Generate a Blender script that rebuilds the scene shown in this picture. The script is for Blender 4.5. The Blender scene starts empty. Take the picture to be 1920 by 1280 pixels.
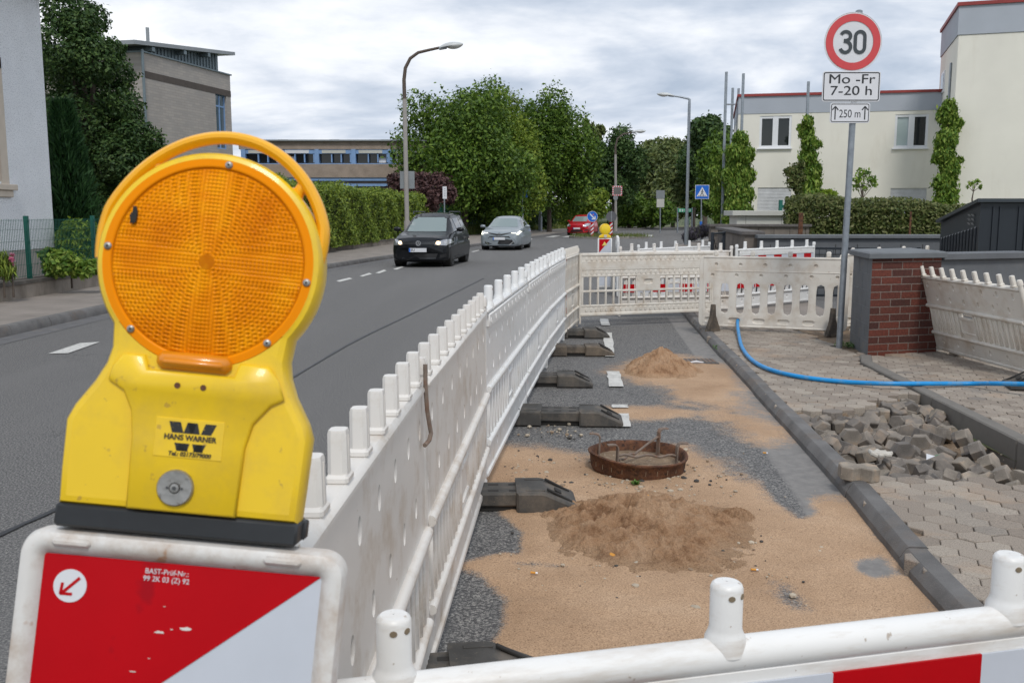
import bpy, bmesh, math, random
import numpy as np
from mathutils import Vector, Matrix
from mathutils.bvhtree import BVHTree
PI=math.pi
sc=bpy.context.scene
# ---------------------------------------------------------------- camera, sky, sun, exposure
F=1760.0; H=1.55; T=math.atan(239/F)
cam=bpy.data.cameras.new('camera'); co=bpy.data.objects.new('camera',cam); sc.collection.objects.link(co); sc.camera=co
co.location=(0,0,H); co.rotation_euler=(PI/2-T,0,0)
cam.sensor_width=36; cam.lens=36*F/1920; cam.clip_start=.05; cam.clip_end=3000
cam.dof.use_dof=True; cam.dof.focus_distance=5.0; cam.dof.aperture_fstop=14
SUN_EL,SUN_AZ=52,172     # degrees; azimuth clockwise from +Y
world=bpy.data.worlds.new("World"); sc.world=world; world.use_nodes=True
def build_world():
    nt=world.node_tree; n=nt.nodes; l=nt.links; n.clear()
    out=n.new('ShaderNodeOutputWorld'); bg=n.new('ShaderNodeBackground'); bg.inputs[1].default_value=.1
    sky=n.new('ShaderNodeTexSky'); sky.sky_type='NISHITA'; sky.sun_disc=False
    sky.sun_elevation=math.radians(SUN_EL); sky.sun_rotation=math.radians(SUN_AZ)
    tc=n.new('ShaderNodeTexCoord'); sep=n.new('ShaderNodeSeparateXYZ'); l.new(tc.outputs['Generated'],sep.inputs[0])
    def math_(op,a,b=None,c=None,clamp=False):
        m=n.new('ShaderNodeMath'); m.operation=op; m.use_clamp=clamp
        for i,v in enumerate((a,b,c)):
            if v is None: continue
            if hasattr(v,'links'): l.new(v,m.inputs[i])
            else: m.inputs[i].default_value=v
        return m.outputs[0]
    z=math_('MAXIMUM',sep.outputs[2],0.0); zz=math_('ADD',z,.22)
    cx=math_('DIVIDE',sep.outputs[0],zz); cy=math_('DIVIDE',sep.outputs[1],zz)
    cb=n.new('ShaderNodeCombineXYZ'); l.new(cx,cb.inputs[0]); l.new(cy,cb.inputs[1]); cb.inputs[2].default_value=3.7
    def noise(scale,det,rough,dist,off=0,sx=1,sy=1):
        mp=n.new('ShaderNodeMapping'); l.new(cb.outputs[0],mp.inputs[0]); mp.inputs['Location'].default_value=(off,off*.7,off); mp.inputs['Scale'].default_value=(sx,sy,1)
        t=n.new('ShaderNodeTexNoise'); l.new(mp.outputs[0],t.inputs['Vector']); t.inputs['Scale'].default_value=scale
        t.inputs['Detail'].default_value=det; t.inputs['Roughness'].default_value=rough; t.inputs['Distortion'].default_value=dist
        return t.outputs[0]
    big=noise(1.05,11,.53,.3,5.3,1.0,1.25); fine=noise(4.0,9,.58,.2,7.1,1,1.2); brk=noise(.75,7,.5,.2,11.4)
    mixv=math_('ADD',math_('MULTIPLY',big,.80),math_('MULTIPLY',fine,.20))
    cr=n.new('ShaderNodeValToRGB'); l.new(mixv,cr.inputs[0]); e=cr.color_ramp.elements
    e[0].position=.39; e[0].color=(3.3,3.9,4.8,1); e[1].position=.62; e[1].color=(7.9,8.05,8.3,1)
    m=e.new(.47); m.color=(4.6,5.1,5.9,1); m=e.new(.535); m.color=(6.2,6.5,7.0,1)
    br=n.new('ShaderNodeValToRGB'); l.new(brk,br.inputs[0]); f=br.color_ramp.elements
    f[0].position=.60; f[0].color=(1,1,1,1); f[1].position=.74; f[1].color=(.35,.35,.35,1)
    mx=n.new('ShaderNodeMix'); mx.data_type='RGBA'; l.new(br.outputs[0],mx.inputs[0]); l.new(sky.outputs[0],mx.inputs[6]); l.new(cr.outputs[0],mx.inputs[7])
    l.new(mx.outputs[2],bg.inputs[0]); l.new(bg.outputs[0],out.inputs[0])
build_world()
sun=bpy.data.lights.new('sun','SUN'); sun.energy=1.3; sun.angle=math.radians(12); sun.color=(1,.96,.9)
so=bpy.data.objects.new('sun',sun); sc.collection.objects.link(so)
_d=Vector((math.sin(math.radians(SUN_AZ))*math.cos(math.radians(SUN_EL)),math.cos(math.radians(SUN_AZ))*math.cos(math.radians(SUN_EL)),math.sin(math.radians(SUN_EL))))
so.rotation_euler=_d.to_track_quat('Z','Y').to_euler(); so.location=_d*50
sc.view_settings.view_transform='Standard'; sc.view_settings.look='None'; sc.view_settings.exposure=.52; sc.view_settings.gamma=1
sc.render.engine='CYCLES'; sc.cycles.max_bounces=6; sc.cycles.transparent_max_bounces=12; sc.cycles.use_denoising=True

# ---------------------------------------------------------------- helpers
def ray(x,y):
    u=(x-960)/F; v=(y-640)/F
    return Vector((u, math.cos(T)-v*math.sin(T), -math.sin(T)-v*math.cos(T)))
def G(x,y,z=0.0):
    r=ray(x,y); t=(z-H)/r.z; return Vector((r.x*t,r.y*t,z))
def D(x,y,Y):
    r=ray(x,y); t=Y/r.y; return Vector((r.x*t,Y,H+r.z*t))
def smooth_all(me,ang=None):
    me.shade_smooth() if ang is None else None
def link(o,parent=None):
    sc.collection.objects.link(o)
    if parent is not None: o.parent=parent
    return o
def tag(o,label=None,cat=None,group=None,kind=None):
    if label: o['label']=label
    if cat: o['category']=cat
    if group: o['group']=group
    if kind: o['kind']=kind
    return o
def empty(name,loc=(0,0,0),rz=0,label=None,cat=None,group=None):
    o=bpy.data.objects.new(name,None); link(o); o.location=loc; o.rotation_euler=(0,0,rz); o.empty_display_size=.1
    return tag(o,label,cat,group)
def clone(o,loc=None,rz=None,label=None,parent=None):
    c=o.copy(); link(c)
    c.parent=parent
    for ch in list(o.children): clone(ch,parent=c)
    if loc is not None: c.location=loc
    if rz is not None: c.rotation_euler=(0,0,rz)
    if label: c['label']=label
    return c
class MB:
    def __init__(s): s.v=[]; s.f=[]; s.m=[]
    def add(s,vs,fs,mat=0,M=None):
        b=len(s.v)
        for p in vs:
            p=Vector(p); 
            if M is not None: p=M@p
            s.v.append(tuple(p))
        for f in fs: s.f.append(tuple(i+b for i in f)); s.m.append(mat)
        return s
    def box(s,x0,x1,y0,y1,z0,z1,mat=0,M=None):
        return s.add([(x0,y0,z0),(x1,y0,z0),(x1,y1,z0),(x0,y1,z0),(x0,y0,z1),(x1,y0,z1),(x1,y1,z1),(x0,y1,z1)],
          [(0,3,2,1),(4,5,6,7),(0,1,5,4),(1,2,6,5),(2,3,7,6),(3,0,4,7)],mat,M)
    def rbox(s,x0,x1,y0,y1,z0,z1,r=.005,mat=0,M=None):   # chamfered box
        hx,hy,hz=(x1-x0)/2,(y1-y0)/2,(z1-z0)/2; c=((x0+x1)/2,(y0+y1)/2,(z0+z1)/2); r=min(r,hx*.9,hy*.9,hz*.9)
        V=[];
        for sx in(-1,1):
            for sy in(-1,1):
                for sz in(-1,1):
                    V+= [(c[0]+sx*hx,c[1]+sy*(hy-r),c[2]+sz*(hz-r)),(c[0]+sx*(hx-r),c[1]+sy*hy,c[2]+sz*(hz-r)),(c[0]+sx*(hx-r),c[1]+sy*(hy-r),c[2]+sz*hz)]
        idx=lambda sx,sy,sz,k:((sx>0)*4+(sy>0)*2+(sz>0))*3+k
        fs=[]
        for a in(-1,1):
            fs.append([idx(a,-1,-1,0),idx(a,1,-1,0),idx(a,1,1,0),idx(a,-1,1,0)][::a])
            fs.append([idx(-1,a,-1,1),idx(-1,a,1,1),idx(1,a,1,1),idx(1,a,-1,1)][::a])
            fs.append([idx(-1,-1,a,2),idx(1,-1,a,2),idx(1,1,a,2),idx(-1,1,a,2)][::a])
        for a in(-1,1):
            for b in(-1,1):
                fs.append([idx(a,b,-1,0),idx(a,b,-1,1),idx(a,b,1,1),idx(a,b,1,0)][::-1 if a*b>0 else 1])
                fs.append([idx(a,-1,b,0),idx(a,-1,b,2),idx(a,1,b,2),idx(a,1,b,0)][::1 if a*b>0 else -1])
                fs.append([idx(-1,a,b,1),idx(-1,a,b,2),idx(1,a,b,2),idx(1,a,b,1)][::-1 if a*b>0 else 1])
                for cc in(-1,1):
                    fs.append([idx(a,b,cc,0),idx(a,b,cc,1),idx(a,b,cc,2)][::1 if a*b*cc>0 else -1])
        return s.add(V,fs,mat,M)
    def tube(s,pts,r,n=10,mat=0,M=None,cap=True,flat=None):
        pts=[Vector(p) for p in pts]; k=len(pts); rs=r if hasattr(r,'__len__') else [r]*k
        V=[];fs=[]; up=None
        for i,p in enumerate(pts):
            t=(pts[min(i+1,k-1)]-pts[max(i-1,0)]).normalized()
            if up is None:
                a=Vector((0,0,1)) if abs(t.z)<.9 else Vector((0,1,0)); up=t.cross(a).normalized()
            up=(up-t*up.dot(t)).normalized(); w=t.cross(up)
            for j in range(n):
                q=2*PI*(j+.5)/n; V.append(p+(up*math.cos(q)+w*math.sin(q)*(flat or 1))*rs[i])
        for i in range(k-1):
            for j in range(n): fs.append((i*n+j,i*n+(j+1)%n,(i+1)*n+(j+1)%n,(i+1)*n+j))
        if cap: fs.append(tuple(range(n))[::-1]); fs.append(tuple(range((k-1)*n,k*n)))
        return s.add(V,fs,mat,M)
    def lathe(s,prof,n=32,mat=0,M=None,cap=(True,True)):   # prof: (r,z) round z
        V=[];fs=[];k=len(prof)
        for r,z in prof:
            for j in range(n): q=2*PI*j/n; V.append((r*math.cos(q),r*math.sin(q),z))
        for i in range(k-1):
            for j in range(n): fs.append((i*n+j,i*n+(j+1)%n,(i+1)*n+(j+1)%n,(i+1)*n+j))
        if cap[0]: fs.append(tuple(range(n))[::-1])
        if cap[1]: fs.append(tuple(range((k-1)*n,k*n)))
        return s.add(V,fs,mat,M)
    def prism(s,poly,y0,y1,mat=0,M=None,bev=0,caps=(True,True)):  # poly in (x,z), extruded along y, front y0; bev insets the front rim
        n=len(poly); V=[];rings=[]
        if bev: rings=[(inset(poly,bev),y0),(poly,y0+bev),(poly,y1-bev),(inset(poly,bev),y1)]
        else: rings=[(poly,y0),(poly,y1)]
        for P,y in rings: V+=[(x,y,z) for x,z in P]
        fs=[]
        for k in range(len(rings)-1):
            for j in range(n): a=k*n;fs.append((a+j,a+(j+1)%n,a+n+(j+1)%n,a+n+j))
        if caps[0]: fs.append(tuple(range(n))[::-1])
        if caps[1]: fs.append(tuple(range((len(rings)-1)*n,len(rings)*n)))
        return s.add(V,[f[::-1] for f in fs],mat,M)
    def build(s,name,mats,parent=None,smooth=False,bevel=0,ang=40,fix=True):
        me=bpy.data.meshes.new(name); me.from_pydata(s.v,[],s.f)
        if not isinstance(mats,(list,tuple)): mats=[mats]
        for m in mats: me.materials.append(m)
        me.polygons.foreach_set('material_index',s.m)
        if fix:
            bm=bmesh.new(); bm.from_mesh(me); bmesh.ops.recalc_face_normals(bm,faces=bm.faces); bm.to_mesh(me); bm.free()
        if smooth: me.shade_smooth(); me.set_sharp_from_angle(angle=math.radians(ang))
        o=bpy.data.objects.new(name,me); link(o,parent)
        if bevel:
            b=o.modifiers.new('b','BEVEL'); b.width=bevel; b.segments=2; b.limit_method='ANGLE'; b.angle_limit=math.radians(50)
        return o
def inset(poly,d):
    n=len(poly); out=[]
    area=sum(poly[i][0]*poly[(i+1)%n][1]-poly[(i+1)%n][0]*poly[i][1] for i in range(n)); s=1 if area>0 else -1
    for i in range(n):
        p0=Vector(poly[i-1]);p1=Vector(poly[i]);p2=Vector(poly[(i+1)%n])
        a=(p1-p0).normalized(); b=(p2-p1).normalized()
        na=Vector((-a.y,a.x))*s; nb=Vector((-b.y,b.x))*s; m=(na+nb)
        if m.length<1e-6: m=na
        m.normalize(); k=d/max(.4,m.dot(na)); q=p1+m*k; out.append((q.x,q.y))
    return out
def mesh_np(name,verts,faces,mat,parent=None,smooth=False):   # fast numpy mesh of equal-size faces
    verts=np.asarray(verts,dtype=np.float32); faces=np.asarray(faces,dtype=np.int32)
    me=bpy.data.meshes.new(name); me.vertices.add(len(verts)); me.vertices.foreach_set('co',verts.ravel())
    k=faces.shape[1]; me.loops.add(faces.size); me.loops.foreach_set('vertex_index',faces.ravel())
    me.polygons.add(len(faces)); me.polygons.foreach_set('loop_start',np.arange(0,faces.size,k,dtype=np.int32)); me.polygons.foreach_set('loop_total',np.full(len(faces),k,dtype=np.int32))
    me.materials.append(mat); me.update(calc_edges=True); me.validate()
    if smooth: me.shade_smooth()
    o=bpy.data.objects.new(name,me); link(o,parent); return o
def grid_faces(nx,ny):
    i,j=np.meshgrid(np.arange(nx-1),np.arange(ny-1),indexing='ij'); a=(i*ny+j).ravel()
    return np.stack([a,a+ny,a+ny+1,a+1],1)
def vnoise(x,y,seed=0):
    def h(i,j):
        v=np.sin(i*127.1+j*311.7+seed*74.7)*43758.5453; return v-np.floor(v)
    xi=np.floor(x);yi=np.floor(y);fx=x-xi;fy=y-yi;fx=fx*fx*(3-2*fx);fy=fy*fy*(3-2*fy)
    return (h(xi,yi)*(1-fx)+h(xi+1,yi)*fx)*(1-fy)+(h(xi,yi+1)*(1-fx)+h(xi+1,yi+1)*fx)*fy
def fbm(x,y,seed=0,oct=4):
    s=0;a=.5;t=0
    for k in range(oct): s=s+a*vnoise(x*2**k,y*2**k,seed+k*13); t+=a; a*=.55
    return s/t
# ---------------------------------------------------------------- materials
def newmat(name):
    m=bpy.data.materials.new(name); m.use_nodes=True; nt=m.node_tree; return m,nt,nt.nodes,nt.links,nt.nodes['Principled BSDF']
def c3(c): return (c[0],c[1],c[2],1)
def tnoise(nt,scale,det=4,rough=.55,coord='Object',stretch=None):
    n=nt.nodes;l=nt.links; tc=n.new('ShaderNodeTexCoord'); t=n.new('ShaderNodeTexNoise'); t.inputs['Scale'].default_value=scale
    t.inputs['Detail'].default_value=det; t.inputs['Roughness'].default_value=rough
    if stretch:
        mp=n.new('ShaderNodeMapping'); mp.inputs['Scale'].default_value=stretch; l.new(tc.outputs[coord],mp.inputs[0]); l.new(mp.outputs[0],t.inputs['Vector'])
    else: l.new(tc.outputs[coord],t.inputs['Vector'])
    return t.outputs[0]
def ramp(nt,fac,stops):
    r=nt.nodes.new('ShaderNodeValToRGB'); nt.links.new(fac,r.inputs[0]); e=r.color_ramp.elements
    e[0].position,e[1].position=stops[0][0],stops[-1][0]
    def col(c): return c3(c) if hasattr(c,'__len__') else (c,c,c,1)
    e[0].color=col(stops[0][1]); e[1].color=col(stops[-1][1])
    for p,c in stops[1:-1]: q=e.new(p); q.color=col(c)
    return r.outputs[0]
def mix(nt,fac,a,b,mode='MIX'):
    m=nt.nodes.new('ShaderNodeMix'); m.data_type='RGBA'; m.blend_type=mode; l=nt.links
    for i,v in ((0,fac),(6,a),(7,b)):
        if hasattr(v,'links'): l.new(v,m.inputs[i])
        elif hasattr(v,'__len__'): m.inputs[i].default_value=c3(v)
        else: m.inputs[i].default_value=v
    return m.outputs[2]
def bump(nt,h,strength,dist,b):
    bp=nt.nodes.new('ShaderNodeBump'); bp.inputs['Strength'].default_value=strength; bp.inputs['Distance'].default_value=dist
    nt.links.new(h,bp.inputs['Height']); nt.links.new(bp.outputs[0],b.inputs['Normal']); return bp
def M(name,col,rough=.5,metal=0,var=.12,vs=3,dirt=None,da=.5,ds=2.5,bmp=0,bs=60,bd=.002,coat=0,stretch=None,spots=None,coord='Object'):
    m,nt,n,l,b=newmat(name)
    nz=tnoise(nt,vs,5,coord=coord); lo=[c*(1-var) for c in col]; hi=[min(1,c*(1+var)) for c in col]
    c=ramp(nt,nz,[(.3,lo),(.7,hi)])
    if dirt is not None:
        dz=tnoise(nt,ds,7,.68,coord=coord,stretch=stretch); f=ramp(nt,dz,[(.62-da*.3,0.0),(.85-da*.25,.8)]); c=mix(nt,f,c,dirt)
    if spots is not None:
        sz=tnoise(nt,spots[1],3,.6,coord=coord); f=ramp(nt,sz,[(spots[2],0.0),(spots[2]+.05,.75)]); c=mix(nt,f,c,spots[0])
    l.new(c,b.inputs['Base Color']); b.inputs['Roughness'].default_value=rough; b.inputs['Metallic'].default_value=metal
    if coat: b.inputs['Coat Weight'].default_value=coat; b.inputs['Coat Roughness'].default_value=.08
    if bmp: bump(nt,tnoise(nt,bs,4,coord=coord),bmp,bd,b)
    return m
def leafmat(name,cols,trans=.25,rough=.55,ns=.5):
    m,nt,n,l,b=newmat(name)
    g=n.new('ShaderNodeNewGeometry'); c=ramp(nt,g.outputs['Random Per Island'],[(i/(len(cols)-1),c) for i,c in enumerate(cols)])
    nz=tnoise(nt,ns,3); c=mix(nt,ramp(nt,nz,[(.3,.75),(.7,1.0)]),[x*.6 for x in cols[0]],c)
    l.new(c,b.inputs['Base Color']); b.inputs['Roughness'].default_value=rough; b.inputs['Specular IOR Level'].default_value=.3
    t=n.new('ShaderNodeBsdfTranslucent'); l.new(c,t.inputs[0]); ms=n.new('ShaderNodeMixShader'); ms.inputs[0].default_value=trans
    l.new(b.outputs[0],ms.inputs[1]); l.new(t.outputs[0],ms.inputs[2]); l.new(ms.outputs[0],n['Material Output'].inputs[0]); return m
def glassmat(name,col=(.02,.025,.03),rough=.05):
    m,nt,n,l,b=newmat(name); b.inputs['Base Color'].default_value=c3(col); b.inputs['Roughness'].default_value=rough
    b.inputs['Coat Weight'].default_value=.25; b.inputs['Coat Roughness'].default_value=.03; b.inputs['Specular IOR Level'].default_value=.45; return m
def asphalt_node(nt,coord='Object'):
    sp=tnoise(nt,85,4,.8,coord); big=tnoise(nt,.7,5,.6,coord); mid=tnoise(nt,9,4,.6,coord)
    base=ramp(nt,sp,[(.405,(.034,.034,.036)),(.47,(.092,.090,.091)),(.53,(.150,.147,.144)),(.61,(.36,.345,.32))])
    base=mix(nt,ramp(nt,big,[(.3,.0),(.75,.35)]),base,(.13,.126,.124))
    base=mix(nt,ramp(nt,mid,[(.5,0.0),(.8,.2)]),base,(.06,.06,.063))
    trk=tnoise(nt,1.0,4,.55,coord,(1.3,.07,1)); base=mix(nt,ramp(nt,trk,[(.48,0.0),(.66,.35)]),base,(.17,.165,.16))
    n=nt.nodes; tc=n.new('ShaderNodeTexCoord'); vo=n.new('ShaderNodeTexVoronoi'); vo.feature='DISTANCE_TO_EDGE'; vo.inputs['Scale'].default_value=.55
    wn=n.new('ShaderNodeTexNoise'); wn.inputs['Scale'].default_value=2.2; wn.inputs['Detail'].default_value=7; wn.inputs['Roughness'].default_value=.7; nt.links.new(tc.outputs[coord],wn.inputs['Vector'])
    ma=n.new('ShaderNodeVectorMath'); ma.operation='MULTIPLY_ADD'; nt.links.new(wn.outputs['Color'],ma.inputs[0]); ma.inputs[1].default_value=(.9,.9,0); nt.links.new(tc.outputs[coord],ma.inputs[2]); nt.links.new(ma.outputs[0],vo.inputs['Vector'])
    cr=ramp(nt,vo.outputs['Distance'],[(0.0,.75),(.006,0.0)]); gate_=ramp(nt,tnoise(nt,.35,2,.5,coord),[(.57,0.0),(.63,.8)])
    return mix(nt,mix(nt,1.0,cr,gate_,'MULTIPLY'),base,(.025,.025,.027))
def mat_asphalt(sand=False):
    m,nt,n,l,b=newmat('sandy_asphalt' if sand else 'asphalt')
    c=asphalt_node(nt)
    if sand:
        at=n.new('ShaderNodeAttribute'); at.attribute_name='sand'; gt=n.new('ShaderNodeAttribute'); gt.attribute_name='gutter'
        gc=ramp(nt,tnoise(nt,14,6,.65),[(.3,(.17,.163,.158)),(.7,(.25,.238,.225))]); c=mix(nt,gt.outputs['Fac'],c,gc)
        nz=tnoise(nt,9,10,.8); fz=tnoise(nt,150,3,.8)
        def mth(op,a,b2):
            q=n.new('ShaderNodeMath'); q.operation=op
            for i,v in enumerate((a,b2)):
                if hasattr(v,'links'): l.new(v,q.inputs[i])
                else: q.inputs[i].default_value=v
            return q.outputs[0]
        v=mth('ADD',at.outputs['Fac'],mth('MULTIPLY',mth('SUBTRACT',nz,.5),.7)); v=mth('ADD',v,mth('MULTIPLY',mth('SUBTRACT',fz,.5),.8))
        f=ramp(nt,v,[(.36,0.0),(.47,.55),(.60,1.0)])
        c=mix(nt,f,c,sandcol(nt))
        bump(nt,mth('ADD',mth('MULTIPLY',fz,.6),mth('MULTIPLY',tnoise(nt,40,4),.5)),.55,.004,b)
    else: bump(nt,tnoise(nt,90,4,.8),.9,.005,b)
    l.new(c,b.inputs['Base Color']); b.inputs['Roughness'].default_value=.85; b.inputs['Specular IOR Level'].default_value=.3
    return m
def sandcol(nt,damp=0):
    s=ramp(nt,tnoise(nt,1.6,5,.6),[(.3,(.38,.245,.148)),(.55,(.485,.325,.205)),(.75,(.55,.385,.255))])
    if damp: s=ramp(nt,tnoise(nt,5,6,.7),[(.36,(.26,.14,.075)),(.45,(.45,.27,.155)),(.62,(.56,.37,.235))])
    g=ramp(nt,tnoise(nt,150,3,.8),[(.32,(.10,.085,.07)),(.42,(.66,.63,.60)),(.56,(1,1,1)),(.70,(1.2,1.2,1.2))])
    return mix(nt,.45 if damp else .85,s,mix(nt,1.0,s,g,'MULTIPLY'))
MAT={}
def mats():
    R=MAT
    R['asphalt']=mat_asphalt(); R['asphalt_sand']=mat_asphalt(True)
    m,nt,n,l,b=newmat('heap_sand'); tc=n.new('ShaderNodeTexCoord'); sz=n.new('ShaderNodeSeparateXYZ'); l.new(tc.outputs['Object'],sz.inputs[0]); hn=n.new('ShaderNodeMath'); hn.operation='MULTIPLY_ADD'; l.new(tnoise(nt,14,6,.75),hn.inputs[0]); hn.inputs[1].default_value=.05; l.new(sz.outputs[2],hn.inputs[2]); l.new(mix(nt,ramp(nt,hn.outputs[0],[(.034,0.0),(.075,.9)]),sandcol(nt),sandcol(nt,1)),b.inputs['Base Color']); b.inputs['Roughness'].default_value=.95; b.inputs['Specular IOR Level'].default_value=.15
    bump(nt,tnoise(nt,55,6,.75),1.0,.02,b); R['sand']=m
    R['plastic']=M('weathered_white_plastic',(.70,.67,.63),.42,var=.05,vs=2,dirt=(.42,.33,.24),da=.42,ds=5,bmp=.15,bs=40,spots=((.30,.22,.15),38,.70))
    R['plastic_clean']=M('white_plastic',(.73,.73,.72),.38,var=.04,vs=2,dirt=(.5,.44,.36),da=.22,ds=5,bmp=.1,bs=40,spots=((.40,.33,.26),45,.72))
    R['plastic_scuffed']=M('scuffed_white_plastic',(.76,.75,.73),.4,var=.05,vs=3,dirt=(.46,.37,.28),da=.40,ds=9,bmp=.15,bs=50,stretch=(.35,1,2),spots=((.35,.27,.2),50,.68))
    R['plastic_cream']=M('dirty_cream_plastic',(.68,.64,.575),.5,var=.08,vs=2.5,dirt=(.45,.35,.25),da=.45,ds=3.5,bmp=.2,bs=40,spots=((.28,.19,.11),30,.70))
    R['dark']=M('dark_recess',(.02,.018,.016),.8)
    R['red']=M('red_reflective_sheet',(.46,.001,.006),.35,var=.06,vs=8,coat=.0,spots=((.32,.003,.01),14,.68))
    R['red'].node_tree.nodes['Principled BSDF'].inputs['Specular IOR Level'].default_value=.18
    R['whitesheet']=M('white_reflective_sheet',(.55,.58,.64),.35,var=.04,vs=10,coat=.2,spots=((.4,.4,.42),16,.72))
    R['rubber']=M('recycled_rubber',(.055,.052,.048),.75,var=.25,vs=8,dirt=(.17,.14,.11),da=.5,ds=6,bmp=.5,bs=130,spots=((.16,.13,.10),60,.66))
    R['rubber_brown']=M('dusty_rubber',(.075,.062,.05),.8,var=.25,vs=8,dirt=(.22,.17,.12),da=.6,ds=6,bmp=.5,bs=130,spots=((.2,.16,.12),60,.62))
    R['galv']=M('galvanised_steel',(.30,.33,.36),.42,.7,var=.16,vs=14,bmp=.08,bs=30,stretch=None)
    R['zinc']=M('zinc',(.16,.20,.22),.5,.4,var=.12,vs=3)
    R['steel_dark']=M('dark_steel',(.10,.10,.10),.45,.6,var=.2,vs=20)
    R['rust']=M('rusty_iron',(.085,.036,.020),.9,.0,var=.6,vs=14,dirt=(.20,.085,.035),da=.6,ds=22,bmp=.9,bs=70,bd=.006,spots=((.02,.012,.01),26,.60))
    R['rust_grey']=M('old_grey_iron',(.20,.155,.125),.8,.2,var=.25,vs=30,dirt=(.26,.10,.04),da=.4,ds=20,bmp=.5,bs=80)
    R['rust_pole']=M('rusty_pole',(.11,.085,.07),.7,.3,var=.2,vs=20)
    R['signwhite']=M('sign_white',(.68,.69,.72),.35,var=.03,vs=6,coat=.2)
    R['signred']=M('sign_red',(.60,.055,.06),.35,var=.04,vs=8,coat=.2)
    R['signblack']=M('sign_black',(.025,.027,.03),.4)
    R['signblue']=M('sign_blue',(.01,.13,.55),.35,coat=.2)
    R['signback']=M('sign_back',(.27,.29,.30),.45,.4,var=.08)
    R['kerb']=M('kerb_stone',(.135,.13,.127),.85,var=.3,vs=5,bmp=.8,bs=150,bd=.004,spots=((.20,.19,.18),170,.60),dirt=(.16,.12,.09),da=.3,ds=4)
    R['curbR']=R['kerb']
    R['concrete']=M('concrete',(.27,.25,.225),.85,var=.2,vs=4,bmp=.4,bs=80,dirt=(.15,.13,.11),da=.5,ds=5)
    R['pave_far']=M('paved_footway',(.24,.21,.185),.9,var=.18,vs=2,bmp=.4,bs=60,spots=((.12,.11,.10),70,.60))
    R['earth']=M('sandy_earth',(.20,.14,.09),.95,var=.3,vs=9,bmp=.9,bs=60,bd=.01,spots=((.36,.30,.23),60,.60))
    R['roadpaint']=M('road_paint',(.58,.57,.54),.7,var=.1,vs=8,dirt=(.16,.155,.15),da=.42,ds=26,bmp=.3,bs=120,coord='Object')
    R['tar']=M('tar_seam',(.018,.019,.022),.5,var=.3,vs=10)
    R['wall_blue']=M('bluish_white_roughcast',(.78,.80,.83),.9,var=.05,vs=1.5,bmp=1.0,bs=45,bd=.02,spots=((.40,.43,.48),42,.56))
    R['wall_cream']=M('cream_render',(.77,.745,.665),.9,var=.05,vs=.6,bmp=.3,bs=30,dirt=(.66,.62,.53),da=.28,ds=1.2,stretch=(1,1,.25))
    R['wall_grey']=M('grey_band_render',(.40,.43,.48),.9,var=.05,vs=.8)
    R['plinth']=M('plinth',(.40,.36,.34),.9,var=.1,vs=2,bmp=.5,bs=50)
    R['redtrim']=M('red_roof_edge',(.28,.035,.03),.5,var=.1)
    R['winwhite']=M('white_window_frame',(.75,.76,.78),.4,var=.03)
    R['blueframe']=M('blue_frame',(.20,.33,.56),.5,var=.08)
    R['glass']=glassmat('window_glass',(.015,.018,.02)); R['glass_pale']=glassmat('window_glass_with_curtain',(.42,.5,.5),.12)
    R['aggregate']=M('exposed_aggregate',(.31,.25,.205),.95,var=.15,vs=2,bmp=.8,bs=18,bd=.03,spots=((.34,.28,.24),9,.56))
    R['wood']=M('brown_wood',(.12,.045,.02),.55,var=.2,vs=6)
    R['stonetrim']=M('beige_stone',(.55,.48,.40),.8,var=.06,vs=4)
    R['green']=M('green_coated_steel',(.006,.10,.075),.5,var=.1)
    R['shed']=M('anthracite_sheet',(.022,.028,.036),.42,.2,var=.08,vs=2)
    R['capgrey']=M('grey_painted_cap',(.13,.14,.15),.7,var=.12,vs=6,bmp=.3,bs=60)
    R['wallpaint']=M('grey_painted_block',(.105,.112,.122),.75,var=.1,vs=3,bmp=.4,bs=50)
    R['cabinet']=M('beige_cabinet',(.50,.50,.46),.6,var=.05)
    R['bark']=M('bark',(.09,.07,.055),.9,var=.3,vs=8,bmp=.8,bs=20,bd=.02)
    R['yellow']=M('yellow_plastic',(.86,.57,.014),.38,var=.05,vs=5,coat=.15,bmp=.12,bs=35,spots=((.50,.30,.05),55,.655),dirt=(.62,.40,.05),da=.5,ds=8)
    R['yellow_handle']=M('amber_yellow_plastic',(.90,.43,.005),.35,var=.05,vs=8,coat=.2,bmp=.1,bs=40,spots=((.55,.25,.02),38,.70))
    R['blackplastic']=M('black_plastic',(.022,.024,.027),.5,var=.2,vs=12,bmp=.2,bs=60)
    R['bolt']=M('dull_bolt_metal',(.36,.35,.33),.42,.75,var=.25,vs=60,bmp=.3,bs=160,spots=((.16,.13,.10),90,.62))
    R['hose']=M('blue_hose',(.004,.25,.60),.45,var=.12,vs=6,dirt=(.18,.30,.40),da=.4,ds=8)
    R['tyre']=M('tyre',(.018,.018,.018),.8,var=.1)
    R['rim']=M('alloy',(.42,.42,.43),.3,.9,var=.05)
    R['grass']=leafmat('grass_blades',[(.06,.10,.02),(.12,.16,.035),(.22,.22,.07)],.2)
mats()
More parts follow.
